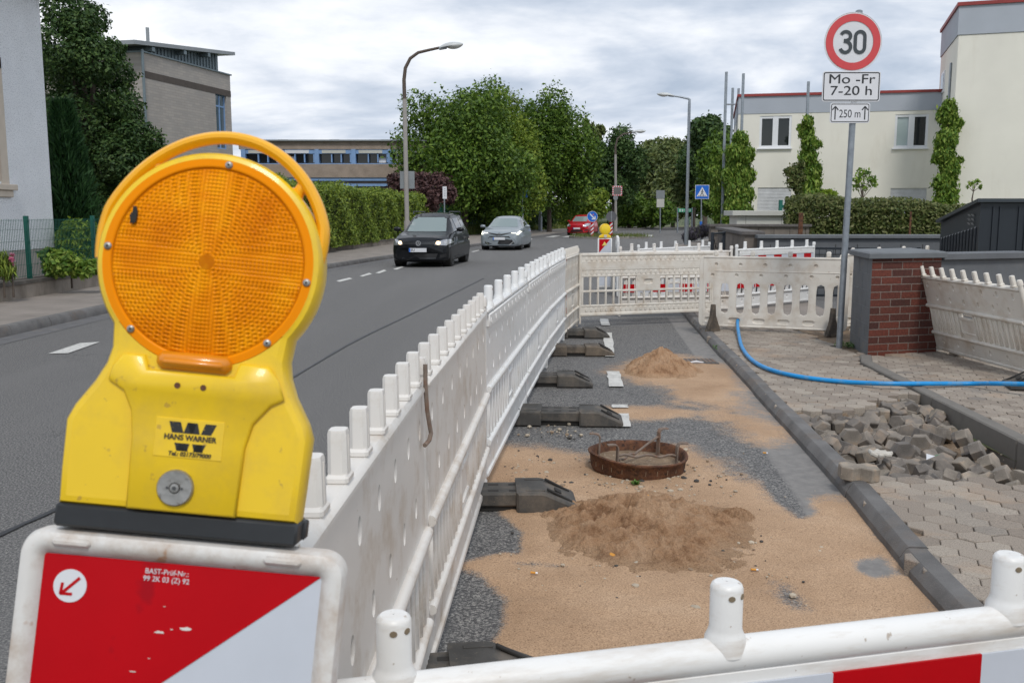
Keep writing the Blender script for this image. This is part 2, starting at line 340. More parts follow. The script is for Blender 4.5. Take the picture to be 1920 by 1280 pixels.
# ---------------------------------------------------------------- ground and roads
R=MAT
def lerp_poly(pl,y):
    xs=[p[0] for p in pl]; ys=[p[1] for p in pl]; return float(np.interp(y,ys,xs))
KL=[(-6.95,-6),(-6.7,4),(-6.45,11),(-6.38,15),(-5.9,21),(-5.2,27),(-4.15,33.3),(-1.9,44),(1.6,62),(4.4,76),(9,90),(22,105),(60,118),(140,130)]
KR=[(1.50,-6),(1.55,1),(1.66,3.5),(1.75,4.35),(1.86,5.25),(1.98,6.75),(2.18,9.08),(2.33,10.95),(2.56,13.6),(3.0,18),(3.9,25),(5.2,34),(7.4,44),(11,55),(18,68),(30,80),(60,93),(140,106)]
def resample(pl,step):
    out=[Vector((p[0],p[1])) for p in pl[:1]]
    for a,b in zip(pl[:-1],pl[1:]):
        a=Vector(a);b=Vector(b);k=max(1,int((b-a).length/step))
        for i in range(1,k+1): out.append(a.lerp(b,i/k))
    return out
def smooth_pl(pl,it=2):
    for _ in range(it):
        q=[pl[0]]
        for a,b in zip(pl[:-1],pl[1:]):
            a=Vector(a);b=Vector(b); q+= [tuple(a.lerp(b,.25)),tuple(a.lerp(b,.75))]
        q.append(pl[-1]); pl=q
    return pl
KLs=smooth_pl(KL); KRs=smooth_pl(KR)
def offset_pl(pl,d):   # to the right of travel positive
    out=[]
    for i,p in enumerate(pl):
        a=Vector(pl[max(0,i-1)]);b=Vector(pl[min(len(pl)-1,i+1)]); t=(b-a).normalized(); out.append((p[0]+t.y*d,p[1]-t.x*d))
    return out
def strip(name,A,B,z,mat,zb=None):
    n=min(len(A),len(B)); mb=MB(); zb=z if zb is None else zb
    V=[(A[i][0],A[i][1],z) for i in range(n)]+[(B[i][0],B[i][1],zb) for i in range(n)]
    mb.add(V,[(i,n+i,n+i+1,i+1) for i in range(n-1)]); o=mb.build(name,mat,fix=False); 
    return tag(o,kind='structure')
# big ground with a hole for the dug-up footway
mb=MB(); X0,X1,Y0,Y1=1.9,3.25,3.6,9.2; BX=600
for a in ((-BX,X0,-40,900),(X1,BX,-40,900),(X0,X1,-40,Y0),(X0,X1,Y1,900)): mb.add([(a[0],a[2],-.03),(a[1],a[2],-.03),(a[1],a[3],-.03),(a[0],a[3],-.03)],[(0,1,2,3)])
R['grassground']=M('rough_grass_ground',(.085,.10,.035),.95,var=.4,vs=1.2,bmp=.8,bs=20,spots=((.20,.17,.09),2.5,.55))
tag(mb.build('ground',R['grassground'],fix=False),kind='structure')
strip('road',KLs,KRs,0,R['asphalt'])
R['gutter']=M('gutter',(.12,.118,.12),.85,var=.2,vs=6,bmp=.4,bs=100,dirt=(.2,.16,.12),da=.3,ds=3)
strip('gutter',KLs,offset_pl(KLs,.36),.004,R['gutter'])
# side road surface beyond the bend (right)
def kerb(name,pl,w,h,seg,y0,y1,side,mat,z0=-.02):
    pts=[p for p in resample(pl,.5)]; mb=MB(); k=0
    s=[0]
    for a,b in zip(pts[:-1],pts[1:]): s.append(s[-1]+(b-a).length)
    def at(d):
        i=int(np.searchsorted(s,d))-1; i=max(0,min(i,len(pts)-2)); f=(d-s[i])/(s[i+1]-s[i]); p=pts[i].lerp(pts[i+1],f); t=(pts[i+1]-pts[i]).normalized(); return p,t
    d=0; rnd=random.Random(4)
    while d+seg<s[-1]:
        p,t=at(d+seg/2)
        if y0<p.y<y1:
            a=d+.003; b=d+seg-.003; jz=rnd.uniform(-.003,.003); jx=rnd.uniform(-.004,.004)
            prof=[(0,z0),(.004,h*.45),(.030,h*.90),(.040,h*.985),(.052,h),(w-.006,h),(w,h-.006),(w,z0)]
            V=[];n=len(prof)
            nr=6
            for e in range(nr):
                q,tt=at(a+(b-a)*e/(nr-1)); nn=Vector((tt.y,-tt.x))*side
                for o_,z in prof: V.append((q.x+nn.x*(o_+jx),q.y+nn.y*(o_+jx),z+jz))
            fs=[(e*n+i,e*n+(i+1)%n,(e+1)*n+(i+1)%n,(e+1)*n+i) for e in range(nr-1) for i in range(n)]+[tuple(range(n)),tuple(range((nr-1)*n,nr*n))]
            mb.add(V,fs)
        d+=seg
    return tag(mb.build(name,mat,smooth=True,ang=28),kind='structure')
PV=.085      # footway level
kerb('kerb_right',KRs,.125,PV+.006,1.0,1,60,1,R['kerb'])
kerb('kerb_left',KLs,.15,.13,1.0,4,112,-1,R['kerb'])
LW=[(-8.75,-6),(-8.5,6),(-8.4,15),(-8.1,25),(-7.1,36.8),(-5.64,45.3),(-4.5,59),(-2.5,70),(1.5,84),(6,97),(20,112),(58,126),(140,138)]
LWs=smooth_pl(LW)
def even(pl,n):
    p=resample(pl,.5); idx=np.linspace(0,len(p)-1,n); return [tuple(p[int(i)]) for i in idx]
A=offset_pl(KLs,-.15)
# footway on the left
mbp=MB(); ys=np.linspace(-5,104,120)
V=[(lerp_poly(LW,y),y,.115) for y in ys]+[(lerp_poly(A,y),y,.115) for y in ys]; n=len(ys)
mbp.add(V,[(i,n+i,n+i+1,i+1) for i in range(n-1)]); tag(mbp.build('pavement_left',R['pave_far'],fix=False),kind='structure')
# dropped verge of garden soil behind the left wall
mbp=MB(); V=[(lerp_poly(LW,y)-9,y,.30) for y in ys[:50]]+[(lerp_poly(LW,y)-.1,y,.30) for y in ys[:50]]; n=50
mbp.add(V,[(i,n+i,n+i+1,i+1) for i in range(n-1)]); tag(mbp.build('garden_soil',R['earth'],fix=False),kind='structure')
# ---- near road surface of the closed lane, dusted with spilled sand
def polyW(px): return [tuple(G(*p).xy) for p in px]
SAND=[ # + regions then - regions
 (polyW([(860,905),(915,862),(937,836),(1000,842),(1060,856),(1120,864),(1280,840),(1324,857),(1365,886),(1410,914),(1440,948),(1474,962),(1500,972),(1520,948),(1556,942),(1604,968),(1662,1028),(1762,1145),(1800,1300),(700,1300),(780,1235),(850,1010)]),1),
 (polyW([(1150,697),(1192,679),(1240,664),(1297,672),(1361,688),(1368,715),(1388,749),(1460,820),(1436,832),(1398,818),(1370,795),(1309,780),(1144,783),(1125,769),(1300,768),(1285,745),(1252,724),(1195,716)]),1),
 (polyW([(872,962),(930,955),(985,1000),(985,1045),(940,1040),(850,1062),(840,1010)]),-1),
 (polyW([(700,1300),(795,1180),(840,1060),(905,1085),(955,1130),(955,1170),(930,1225),(900,1300)]),-1),
 (polyW([(955,1052),(1040,1056),(1090,1063),(1040,1070),(960,1066)]),-.7),
 (polyW([(1592,1052),(1650,1048),(1685,1078),(1640,1090),(1600,1075)]),-1),
 (polyW([(1462,942),(1500,972),(1530,968),(1512,945),(1490,900),(1440,850),(1440,900)]),-1),
 (polyW([(1440,1090),(1490,1100),(1540,1150),(1520,1170),(1460,1150)]),-.5)]
def sdist(px,py,poly):   # signed distance, + inside
    P=np.array(poly); n=len(P); d=np.full(px.shape,1e9); ins=np.zeros(px.shape,bool)
    for i in range(n):
        a=P[i];b=P[(i+1)%n]; e=b-a; L=(e**2).sum()+1e-12
        t=np.clip(((px-a[0])*e[0]+(py-a[1])*e[1])/L,0,1); d=np.minimum(d,np.hypot(px-a[0]-t*e[0],py-a[1]-t*e[1]))
        c=((a[1]>py)!=(b[1]>py)); xx=(b[0]-a[0])*(py-a[1])/(b[1]-a[1]+1e-12)+a[0]; ins^=(c&(px<xx))
    return np.where(ins,d,-d)
GUT=.30
def build_site():
    ys=np.concatenate([np.arange(1.5,9,.025),np.arange(9,14.2,.05)]); nx=110
    xr=np.array([lerp_poly(KRs,y)+.03 for y in ys]); xl=np.array([-.60+max(0,(y-5))*.10 for y in ys])
    t=np.linspace(0,1,nx)
    X=(xl[None,:]+(xr-xl)[None,:]*t[:,None]); Y=np.repeat(ys[None,:],nx,0)
    pos=np.full(X.shape,-9.); neg=np.full(X.shape,0.)
    for poly,w in SAND:
        d=sdist(X,Y,poly)
        if w>0: pos=np.maximum(pos,d)
        else: neg=np.maximum(neg,np.clip((d+.05)/.12,0,1)*abs(w))
    wob=(fbm(X*3,Y*3,5)-.5)*.16+(fbm(X*11,Y*11,15)-.5)*.10
    sand=np.clip((pos+wob)/.34*.5+.5,0,1)
    sand=sand*(1-.50*np.clip(fbm(X*1.9+4,Y*1.9,31,5)*2.6-1.25,0,1))*(1-neg)+.22*fbm(X*2,Y*2,9)*(1-neg*.5)
    edge=(xr[None,:]-X); gut=np.clip((GUT-edge)/.012,0,1)
    # a little drift of sand against the kerb
    Z=.004+sand*(.004+.010*fbm(X*9,Y*9,3))+np.clip(sand-.5,0,1)*.02*fbm(X*30,Y*30,8)
    Z=Z+gut*.0015
    o=mesh_np('worksite_road',np.stack([X,Y,Z],-1).reshape(-1,3),grid_faces(nx,len(ys)),R['asphalt_sand'],smooth=True)
    me=o.data
    for nm,a in (('sand',sand),('gutter',gut)):
        at=me.attributes.new(nm,'FLOAT','POINT'); at.data.foreach_set('value',a.reshape(-1).astype(np.float32))
    tag(o,kind='structure')
build_site()
def heap(name,c,rx,ry,h,label,seed,rot=0,clump=.5):
    n=250; u=np.linspace(-1.35,1.35,n); U,V=np.meshgrid(u,u,indexing='ij'); r=np.hypot(U,V)+(fbm(U*2+5,V*2+7,seed)-.5)*.5
    base=np.clip(1-r,0,1)**1.1
    cl=fbm(U*3.4+9,V*3.4,seed+3,6); rid=np.abs(fbm(U*6.5,V*6.5+3,seed+8,5)-.5)*2
    Z=h*(base*(.45+clump*.9*(cl-.2))) + h*.42*np.clip(base*2.2,0,1)*(.5-rid)*clump*1.4 + .018*clump*fbm(U*42,V*42,seed,3)*np.clip(base*3,0,1)-.012*(base<=.001)
    if clump>1:
        rs=np.random.RandomState(seed)
        for _ in range(420):
            a=rs.uniform(0,6.28); q=rs.rand()**.7*1.02; cu,cv=q*math.cos(a),q*math.sin(a); r0=rs.choice([.03,.045,.07,.10],p=[.4,.3,.2,.1])*rs.uniform(.8,1.2); hb=r0*rs.uniform(.12,.38)*(1.15-q)
            dd=np.hypot(U-cu,(V-cv)*rs.uniform(.8,1.3)); Z=np.maximum(Z,Z+hb*np.clip(1-(dd/r0)**1.6,0,1))
    X=c[0]+rx*U*math.cos(rot)-ry*V*math.sin(rot); Y=c[1]+rx*U*math.sin(rot)+ry*V*math.cos(rot)
    o=mesh_np(name,np.stack([X,Y,Z+.002],-1).reshape(-1,3),grid_faces(n,n),R['sand'],smooth=True)
    tag(o,label,'sand heap')
heap('sand_heap',(.67,4.48),.60,.62,.078,'low clumpy heap of damp orange sand in front of the rusty manhole ring',3,.15,1.5)
heap('sand_heap',(1.48,9.2),.40,.52,.34,'small smooth cone of light sand beside the gutter and kerb, farther than the rusty ring',11,0,.42)
heap('sand_heap',(1.14,4.62),.13,.10,.09,'little ridge of sand at the right end of the clumpy sand heap',21,.5,.6)
# markings
def marking(name,pts,label=None,z=.011,mat=None):
    mb=MB(); P=[G(*p) for p in pts]; mb.add([(p.x,p.y,z) for p in P],[(0,1,2,3)]); o=mb.build(name,mat or R['roadpaint'],fix=False); tag(o,kind='structure')
mk=MB()
def dash(px,z=.008):
    P=[G(*p) for p in px]; mk.add([(p.x,p.y,z) for p in P],[(0,1,2,3)])
for d in ([(90,664),(150,644),(187,642),(128,663)],[(630,527),(655,521),(661,523),(637,529)],[(674,518),(692,512),(698,514),(680,519)],[(704,512),(720,506),(725,508),(711,513)],
  [(737,505),(752,500),(760,500),(744,506)],[(884,472),(897,469),(899,470),(887,473)],[(902,468),(910,466),(914,466),(905,469)],
  [(991,449),(997,447.5),(999,448),(993,450)]): dash(d)
for y0,y1 in ((58.5,59.0),): pass
for i in range(7): # zebra crossing beyond the cars
    x=2.2+i*1.15; mk.add([(x,63+i*.35,.009),(x+.55,63.1+i*.35,.009),(x+1.3,67.5+i*.35,.009),(x+.75,67.4+i*.35,.009)],[(0,1,2,3)])
tag(mk.build('road_markings',R['roadpaint'],fix=False),kind='structure')
mk=MB()
def dash2(px,z=.019):
    P=[G(*p) for p in px]; n=9; V=[]; rnd=random.Random(int(px[0][0]))
    for i in range(n):
        t=i/(n-1); a=P[0].lerp(P[3],t); b=P[1].lerp(P[2],t); V+=[(a.x+rnd.uniform(-.008,.008),a.y,z),(b.x+rnd.uniform(-.008,.008),b.y,z)]
    mk.add(V,[(2*i,2*i+1,2*i+3,2*i+2) for i in range(n-1)])
for d in ([(1124,600),(1140,600),(1144,612),(1128,612)],[(1130,626),(1147,626),(1153,671),(1135,671)],[(1137,699),(1162,699),(1168,728),(1143,728)],[(1148,762),(1177,762),(1178,768),(1148,768)],[(1150,779),(1179,779),(1184,804),(1153,804)]): dash2(d)
tag(mk.build('parking_bay_markings',R['roadpaint'],fix=False),kind='structure')
mk=MB()
def line(pxs,w,z=.0075):
    P=[Vector(G(*p).xy) for p in pxs]; P=resample(smooth_pl([tuple(p) for p in P]),.2); rnd=random.Random(2)
    V=[]
    for i,p in enumerate(P):
        t=(P[min(i+1,len(P)-1)]-P[max(i-1,0)]).normalized(); q=w*rnd.uniform(.6,1.3)/2; V+=[(p.x-t.y*q,p.y+t.x*q,z),(p.x+t.y*q,p.y-t.x*q,z)]
    mk.add(V,[(2*i,2*i+1,2*i+3,2*i+2) for i in range(len(P)-1)])
line([(-160,1085),(0,1003),(110,955),(240,890),(420,780),(567,698),(660,641),(770,590),(907,522)],.035)
tag(mk.build('tar_seam',R['tar'],fix=False),kind='structure')
# ---- footway of hexagonal pavers with the dug-up pit
PIT=[tuple(G(x,y,PV).xy) for x,y in [(1484,772),(1530,768),(1585,772),(1640,752),(1700,735),(1742,742)]]+[(3.24,5.0)]+[tuple(G(x,y,PV).xy) for x,y in [(1915,906),(1800,903),(1690,890),(1640,884),(1592,884),(1540,842)]]
EDGE=[(3.60,9.6),(3.44,9.14),(3.33,7.32),(3.25,5.9),(3.18,4.6),(3.05,2.0)]   # concrete edging, left side
def edge_x(y): return float(np.interp(y,[p[1] for p in EDGE][::-1],[p[0] for p in EDGE][::-1]))
def mat_paver():
    m,nt,n,l,b=newmat('concrete_paver'); g=n.new('ShaderNodeNewGeometry')
    c=ramp(nt,g.outputs['Random Per Island'],[(0,(.25,.212,.178)),(.3,(.295,.252,.212)),(.65,(.335,.29,.245)),(.93,(.37,.325,.275)),(1,(.20,.178,.16))])
    s=tnoise(nt,190,2,.6); c=mix(nt,1.0,c,ramp(nt,s,[(.30,(.45,.43,.42)),(.47,(.95,.95,.95)),(.62,(1.05,1.03,1)),(.74,(1.45,1.4,1.35))]),'MULTIPLY')
    d=tnoise(nt,1.3,6,.65); c=mix(nt,ramp(nt,d,[(.55,0.0),(.72,.55)]),c,(.42,.27,.165))
    d=tnoise(nt,2.3,5,.6); c=mix(nt,ramp(nt,d,[(.56,0.0),(.8,.5)]),c,(.13,.12,.11))
    l.new(c,b.inputs['Base Color']); b.inputs['Roughness'].default_value=.9; b.inputs['Specular IOR Level'].default_value=.25
    bump(nt,s,.9,.003,b); return m
R['paver']=mat_paver()
def hexpoly(cx,cy,w,h,double=False):
    # pointy left/right hex, width w along x, height h along y
    a=w/2; q=w*.27; b=h/2
    if not double: return [(cx-a,cy),(cx-q,cy-b),(cx+q,cy-b),(cx+a,cy),(cx+q,cy+b),(cx-q,cy+b)]
    return [(cx-a,cy),(cx-q,cy-b),(cx+q,cy-b),(cx+a,cy),(cx+q,cy+b),(cx+a,cy+2*b),(cx+q,cy+3*b),(cx-q,cy+3*b),(cx-a,cy+2*b),(cx-q,cy+b)]
def paving(name,inside,x0,x1,y0,y1,w,h,rot,z,seed,tilt=.012,gap=.004):
    rnd=random.Random(seed); mb=MB(); step=w*.77; nx=int((x1-x0)/step)+6; ny=int((y1-y0)/h)+6
    cxm,cym=(x0+x1)/2,(y0+y1)/2; used=set()
    for i in range(-nx,nx):
        for j in range(-ny,ny):
            if (i,j) in used: continue
            cx=i*step; cy=j*h+(i%2)*h/2
            X=cxm+cx*math.cos(rot)-cy*math.sin(rot); Y=cym+cx*math.sin(rot)+cy*math.cos(rot)
            if not(x0-.1<X<x1+.1 and y0-.1<Y<y1+.1): continue
            dbl=rnd.random()<.33 and (i,j+1) not in used
            P=hexpoly(cx,cy,w,h,dbl)
            if dbl: used.add((i,j+1))
            P=inset(P,gap*rnd.uniform(.5,1.7)); P=[(cxm+a*math.cos(rot)-b*math.sin(rot),cym+a*math.sin(rot)+b*math.cos(rot)) for a,b in P]
            c=Vector((sum(p[0] for p in P)/len(P),sum(p[1] for p in P)/len(P)))
            if not inside(c.x,c.y): 
                continue
            tx=rnd.gauss(0,tilt); ty=rnd.gauss(0,tilt); zz=z+rnd.uniform(-.003,.002)+.006*(float(fbm(np.array(c.x*1.3),np.array(c.y*1.3),3))-.5)
            f=lambda p,dz: (p[0],p[1],zz+dz+(p[0]-c.x)*tx+(p[1]-c.y)*ty)
            I=inset(P,.0032); n=len(P)
            V=[f(p,0) for p in I]+[f(p,-.004) for p in P]+[f(p,-.075) for p in P]
            mb.add(V,[tuple(range(n))]+[(k*n+q,k*n+n+q,k*n+n+(q+1)%n,k*n+(q+1)%n) for k in (0,1) for q in range(n)])
    return tag(mb.build(name,R['paver']),kind='structure')
def inpoly(x,y,poly): return bool(sdist(np.array([x]),np.array([y]),poly)[0]>0)
def in_foot(x,y): return lerp_poly(KRs,y)+.085<x<edge_x(y)+.02 and not inpoly(x,y,PIT)
paving('footway_pavers',in_foot,1.6,3.6,1.2,13.5,.170,.128,.18,PV,5,tilt=.006,gap=.0016)
PX1=7.8
PILL=[(3.70,9.66),(4.52,9.90),(4.60,10.9),(3.83,10.55)]
def in_drive(x,y): return edge_x(y)+.09<x and y<9.9+(x-4)*.2 and not inpoly(x,y,PILL)
paving('driveway_pavers',in_drive,3.1,7.5,2.6,10.5,.16,.122,.25,PV+.012,8,gap=.0022)
# bed under the pavers with the pit
def build_bed():
    xs=np.linspace(1.6,8.2,230); ys=np.linspace(-1,13.6,420); X,Y=np.meshgrid(xs,ys,indexing='ij')
    d=sdist(X,Y,PIT); k=np.clip((d+.02)/.07,0,1)
    ex=np.interp(Y,[p[1] for p in EDGE][::-1],[p[0] for p in EDGE][::-1])
    Z=PV-.022+(.012)*(X>ex+.05); Z=Z*(1-k)+k*(-.14+.05*fbm(X*7,Y*7,4)+.03*fbm(X*30,Y*30,6))
    xr=np.array([lerp_poly(KRs,y) for y in ys])[None,:]; Z=np.where(X<xr+.07,np.minimum(Z,-.025),Z)
    o=mesh_np('pavement_bed',np.stack([X,Y,Z],-1).reshape(-1,3),grid_faces(len(xs),len(ys)),R['earth'],smooth=True); tag(o,kind='structure')
build_bed()
R['edging']=M('edging_concrete',(.17,.157,.14),.9,var=.2,vs=5,bmp=.5,bs=80,dirt=(.10,.09,.08),da=.5,ds=5)
def ribbon_block(name,pl,w,z0,z1,seglen,mat,gap=.004):
    mb=MB(); P=resample(pl,seglen)
    for a,b in zip(P[:-1],P[1:]):
        t=(b-a).normalized(); a2=a+t*gap; b2=b-t*gap; nn=Vector((-t.y,t.x)); 
        M_=Matrix(((t.x,nn.x,0,a2.x),(t.y,nn.y,0,a2.y),(0,0,1,0),(0,0,0,1))); mb.rbox(0,(b2-a2).length,0,w,z0,z1,.01,0,M_)
    return tag(mb.build(name,mat),kind='structure')
ribbon_block('kerb_edging',EDGE,.11,-.2,PV+.028,.9,R['edging'])
# asphalt apron behind the barriers on the right
mb=MB(); mb.add([(3.0,10.6,.07),(3.4,9.6,.07),(9,10.9,.07),(9,17.3,.07),(3.4,17.3,.07),(2.75,13.6,.07)],[(0,1,2,3,4,5)]); mb.build('driveway_asphalt',R['asphalt'],fix=False)['kind']='structure'
mb=MB(); ys=np.linspace(13.5,100,60); mb.add([(lerp_poly(KRs,y)+.13,y,PV) for y in ys]+[(lerp_poly(KRs,y)+2.2,y,PV) for y in ys],[(i,60+i,61+i,i+1) for i in range(59)]); mb.build('pavement_right',R['pave_far'],fix=False)['kind']='structure'
# grass verge beyond the left footway
mb=MB(); V=[];ys=np.linspace(52,104,60)
mb.add([(lerp_poly(LW,y)-3.5,y,.2) for y in ys]+[(lerp_poly(LW,y)-.02,y,.12) for y in ys],[(i,60+i,61+i,i+1) for i in range(59)]); mb.build('grass_verge',R['grassground'],fix=False)['kind']='structure'
# ---------------------------------------------------------------- barrier panels
def holeband(mb,x0,x1,z0,z1,y0,y1,cxs,cz,rx,rz,p=2.0,depth=.012,through=False,mat=0,nn=20,hm=0):
    """front wall (y0) of a plate from x0..x1, z0..z1 with a dimple or opening at each cxs; back wall y1"""
    b=[x0]+[(a+c)/2 for a,c in zip(cxs[:-1],cxs[1:])]+[x1]
    for k,cx in enumerate(cxs):
        X0,X1=b[k],b[k+1]; V=[];angs=[2*PI*i/nn for i in range(nn)]+[math.atan2(z-cz,x-cx)%(2*PI) for x in(X0,X1) for z in(z0,z1)]
        angs=sorted(angs); n=len(angs); outer=[];inner=[]
        for a in angs:
            c,s=math.cos(a),math.sin(a)
            t=min([(X1-cx)/c if c>1e-9 else 1e9,(X0-cx)/c if c<-1e-9 else 1e9,(z1-cz)/s if s>1e-9 else 1e9,(z0-cz)/s if s<-1e-9 else 1e9])
            outer.append((cx+c*t,cz+s*t)); q=1/((abs(c)/rx)**p+(abs(s)/rz)**p)**(1/p); inner.append((c*q,s*q))
        for y,sg in ((y0,1),(y1,-1)):
            if sg==-1 and not through: mb.add([(X0,y1,z0),(X1,y1,z0),(X1,y1,z1),(X0,y1,z1)],[(0,3,2,1)],mat); continue
            V=[(x,y,z) for x,z in outer]+[(cx+x*1.12,y,cz+z*1.06) for x,z in inner]+[(cx+x,y+sg*.003,cz+z) for x,z in inner]
            F_=[(i,(i+1)%n,n+(i+1)%n,n+i) for i in range(n)]+[(n+i,n+(i+1)%n,2*n+(i+1)%n,2*n+i) for i in range(n)]
            mb.add(V,F_ if sg==1 else [f[::-1] for f in F_],mat)
        if through: mb.add([(cx+x,y0+.003,cz+z) for x,z in inner]+[(cx+x,y1-.003,cz+z) for x,z in inner],[(i,(i+1)%n,n+(i+1)%n,n+i) for i in range(n)],mat)
        else: mb.add([(cx+x,y0+.003,cz+z) for x,z in inner]+[(cx+x*.8,y0+depth,cz+z*.8) for x,z in inner],[(i,(i+1)%n,n+(i+1)%n,n+i) for i in range(n)]+[tuple(range(n,2*n))],hm)
def stud(kind,mat,L_=.1):
    mb=MB()
    if kind=='flat':
        mb.rbox(-.030,.030,-.023,.023,0,.020,.006); 
        w=.0225;d=.0185; c=.008; prof=[(-w,-d+c),(-w+c,-d),(w-c,-d),(w,-d+c),(w,d-c),(w-c,d),(-w+c,d),(-w,d-c)]
        rings=[(.0,1.04),(.088,.98),(.095,.88)]
        V=[(x*s,y*s,z+.01) for z,s in rings for x,y in prof]; n=8
        mb.add(V,[(k*n+i,k*n+(i+1)%n,(k+1)*n+(i+1)%n,(k+1)*n+i) for k in range(2) for i in range(n)]+[tuple(range(2*n,3*n))]); mb.box(-.0015,.0015,-d-.0015,-d+.003,.02,.094)
    else:
        r=.0255; mb.lathe([(.034,-.02),(.032,.008),(.028,.018),(r,.028),(r,.104),(r-.002,.110),(r-.006,.1135),(0.001,.1145)],24,cap=(True,False))
        for q in (-.5,.35,PI/2+.6,PI-.3):
            M_=Matrix.Translation((r*math.cos(q-1.2),r*math.sin(q-1.2),.092))@Matrix.Rotation(q-1.2,4,'Z')@Matrix.Rotation(PI/2,4,'Y')
            mb.lathe([(.0055,-.001),(.0055,.0008)],12,mat=1,M=M_)
    o=mb.build('reflector_stud',[mat,R['stone_hole']],smooth=True,ang=35); return o
R['stone_hole']=M('stud_hole',(.22,.17,.11),.8)
def panel(loc,ang,L=2.0,style='A',mat='plastic',ns=10,label='',group=None,z=.1,tiltx=0,dims=True,sheets=(),foot=True,hz=.9,roll=0,fgp=None):
    root=empty('traffic_barrier',(loc[0],loc[1],z),ang,label,'barrier',group)
    if tiltx or roll: root.rotation_euler=(tiltx,roll,ang)
    m=R[mat]; fr=MB(); 
    # posts
    for x in (.0,L):
        fr.tube([(x,0,-.08),(x,0,.2),(x,0,hz+.02)],[.017,.022,.022],12)
        fr.lathe([(.027,hz+.02),(.027,hz+.05),(.02,hz+.07)],12,M=Matrix.Translation((x,0,0)))
    fr.rbox(.01,L-.01,-.028,.028,0,.035,.008)
    def hrail(zc,r=.016,y=-.022): fr.tube([(.02,y,zc),(L-.02,y,zc)],r,10)
    if style=='F':
        fr.tube([(.0,-.004,hz-.024),(L,-.004,hz-.024)],.026,20); fr.rbox(.01,L-.01,-.022,.022,.0,hz-.04,.006)
    if style in 'AB':
        hrail(.20,.018,-.026);hrail(.50,.02,-.026); fr.rbox(.01,L-.01,-.022,.022,.185,.215,.004); fr.rbox(.01,L-.01,-.022,.022,.485,.52,.004)
        fr.rbox(.005,L-.005,-.03,.03,hz-.035,hz,.013)
        if style=='B': fr.rbox(.05,L-.05,-.034,.034,hz-.11,hz-.035,.006)
    frame=fr.build('frame',m,root,smooth=True)
    if style in 'AB':
        bd=MB(); e=.02
        n=8; cx=[L*(i+.5)/n for i in range(n)]; top=hz-(.11 if style=='B' else .035)
        zm=(.52+top)/2
        holeband(bd,.01,L-.01,zm,top,-.019,.019,[c for c in cx],(zm+top)/2+.01,.018,.030,depth=.017,hm=0)
        holeband(bd,.01,L-.01,.52,zm,-.019,.019,[c-L/n*.42 for c in cx[0:]],zm-(zm-.52)*.45,.018,.030,depth=.017)
        bd.build('upper_board',m,root,smooth=True,ang=30)
        lb=MB(); holeband(lb,.01,L-.01,.035,.186,-.017,.017,[L*(i+.5)/7 for i in range(7)],.11,.016,.026,depth=.015); lb.build('lower_board',m,root,smooth=True,ang=30)
        if style=='B':
            hb=MB()
            for i in range(11):
                x=L*(i+.5)/11; M_=Matrix.Translation((x,-.034,hz-.075))@Matrix.Rotation(PI/2,4,'X'); hb.lathe([(.016,-.002),(.016,.003),(.011,.003),(.011,-.004)],14,M=M_,cap=(False,True))
            hb.build('lip_recesses',m,root,smooth=True)
        sl=MB(); pit=.082 if style=='A' else .125; w=.058 if style=='A' else .058
        k=int((L-.06)/pit); pit=(L-.06)/k; mid=k//2
        for i in range(k):
            x=.03+pit*(i+.5)
            if abs(i-mid)<=1 and style=='A': continue
            if i==mid and style=='B': continue
            sl.rbox(x-w/2,x+w/2,-.012,.016,.21,.49,.006); sl.rbox(x-w*.22,x+w*.22,-.027,.0,.212,.49,.008)
        xm=.03+pit*(mid+.5); ww=pit*(1.5 if style=='A' else .8)
        sl.rbox(xm-ww,xm+ww,-.018,.018,.21,.42,.006); sl.rbox(xm-ww,xm+ww,-.028,.0,.40,.43,.008); sl.rbox(xm-ww,xm+ww,-.028,.0,.26,.275,.006)
        for s_ in (-1,1): sl.rbox(xm+s_*ww-.012,xm+s_*ww+.012,-.024,.016,.212,.49,.006)
        if style=='A':
            sl.rbox(xm-ww*.7,xm+ww*.7,-.0,.016,.44,.452,.003)
        sl.build('slats',m,root,smooth=True)
    if ns:
        st=stud('flat' if style=='A' else 'round',m)
        for i in range(ns):
            s=st if i==0 else st.copy()
            if i: link(s)
            s.parent=root; s.location=(L*(i+.5)/ns,0,hz-.003)
            if style=='F': s.scale=(.95,.95,.80); s.location.z=hz-.004
    for (z0,z1,x0,wd) in sheets:
        sh=MB(); x=x0; i=0
        if fgp: x=fgp-.263*3; i=1
        while x<L-.04:
            if x<0: x+=wd; i+=1; continue
            x2=min(x+wd,L-.03); sh.box(x,x2,-.0265,-.0225,z0,z1,i%2); x=x2; i+=1
        sh.build('reflective_sheet',[R['red'],R['whitesheet']],root)
    return root
GRP='white plastic barrier panels in a row beside the traffic lane'
ROW=[(-.36,1.06),(-.29,2.90),(-.16,5.08),(.10,7.38),(.345,9.40),(.63,11.45),(.90,12.9)]
def rowp(i,**k):
    a=Vector(ROW[i]);b=Vector(ROW[i+1]); d=(b-a); L=d.length-.035
    ang=math.atan2(d.y,d.x); return panel((a.x,a.y),ang,L=L,group=GRP,**k)
p1=rowp(0,style='A',mat='plastic',ns=9,label='stained white barrier panel directly behind the yellow warning lamp, with ten flat studs',z=.06,hz=.98)
p1['label']='stained white barrier closest behind the yellow warning lamp, grey hook at its far end'
rowp(1,style='A',mat='plastic',ns=10,label='second flat-stud barrier of the row, starting at the hanging grey hook',z=.07,hz=.965)
rowp(2,style='B',mat='plastic_clean',ns=5,label='white barrier with five round studs, first after the two flat-stud ones',z=.09,hz=.95)
rowp(3,style='B',mat='plastic_clean',ns=5,label='bright white barrier with tape tied at its foot, middle of the round-stud ones',z=.09,hz=.95)
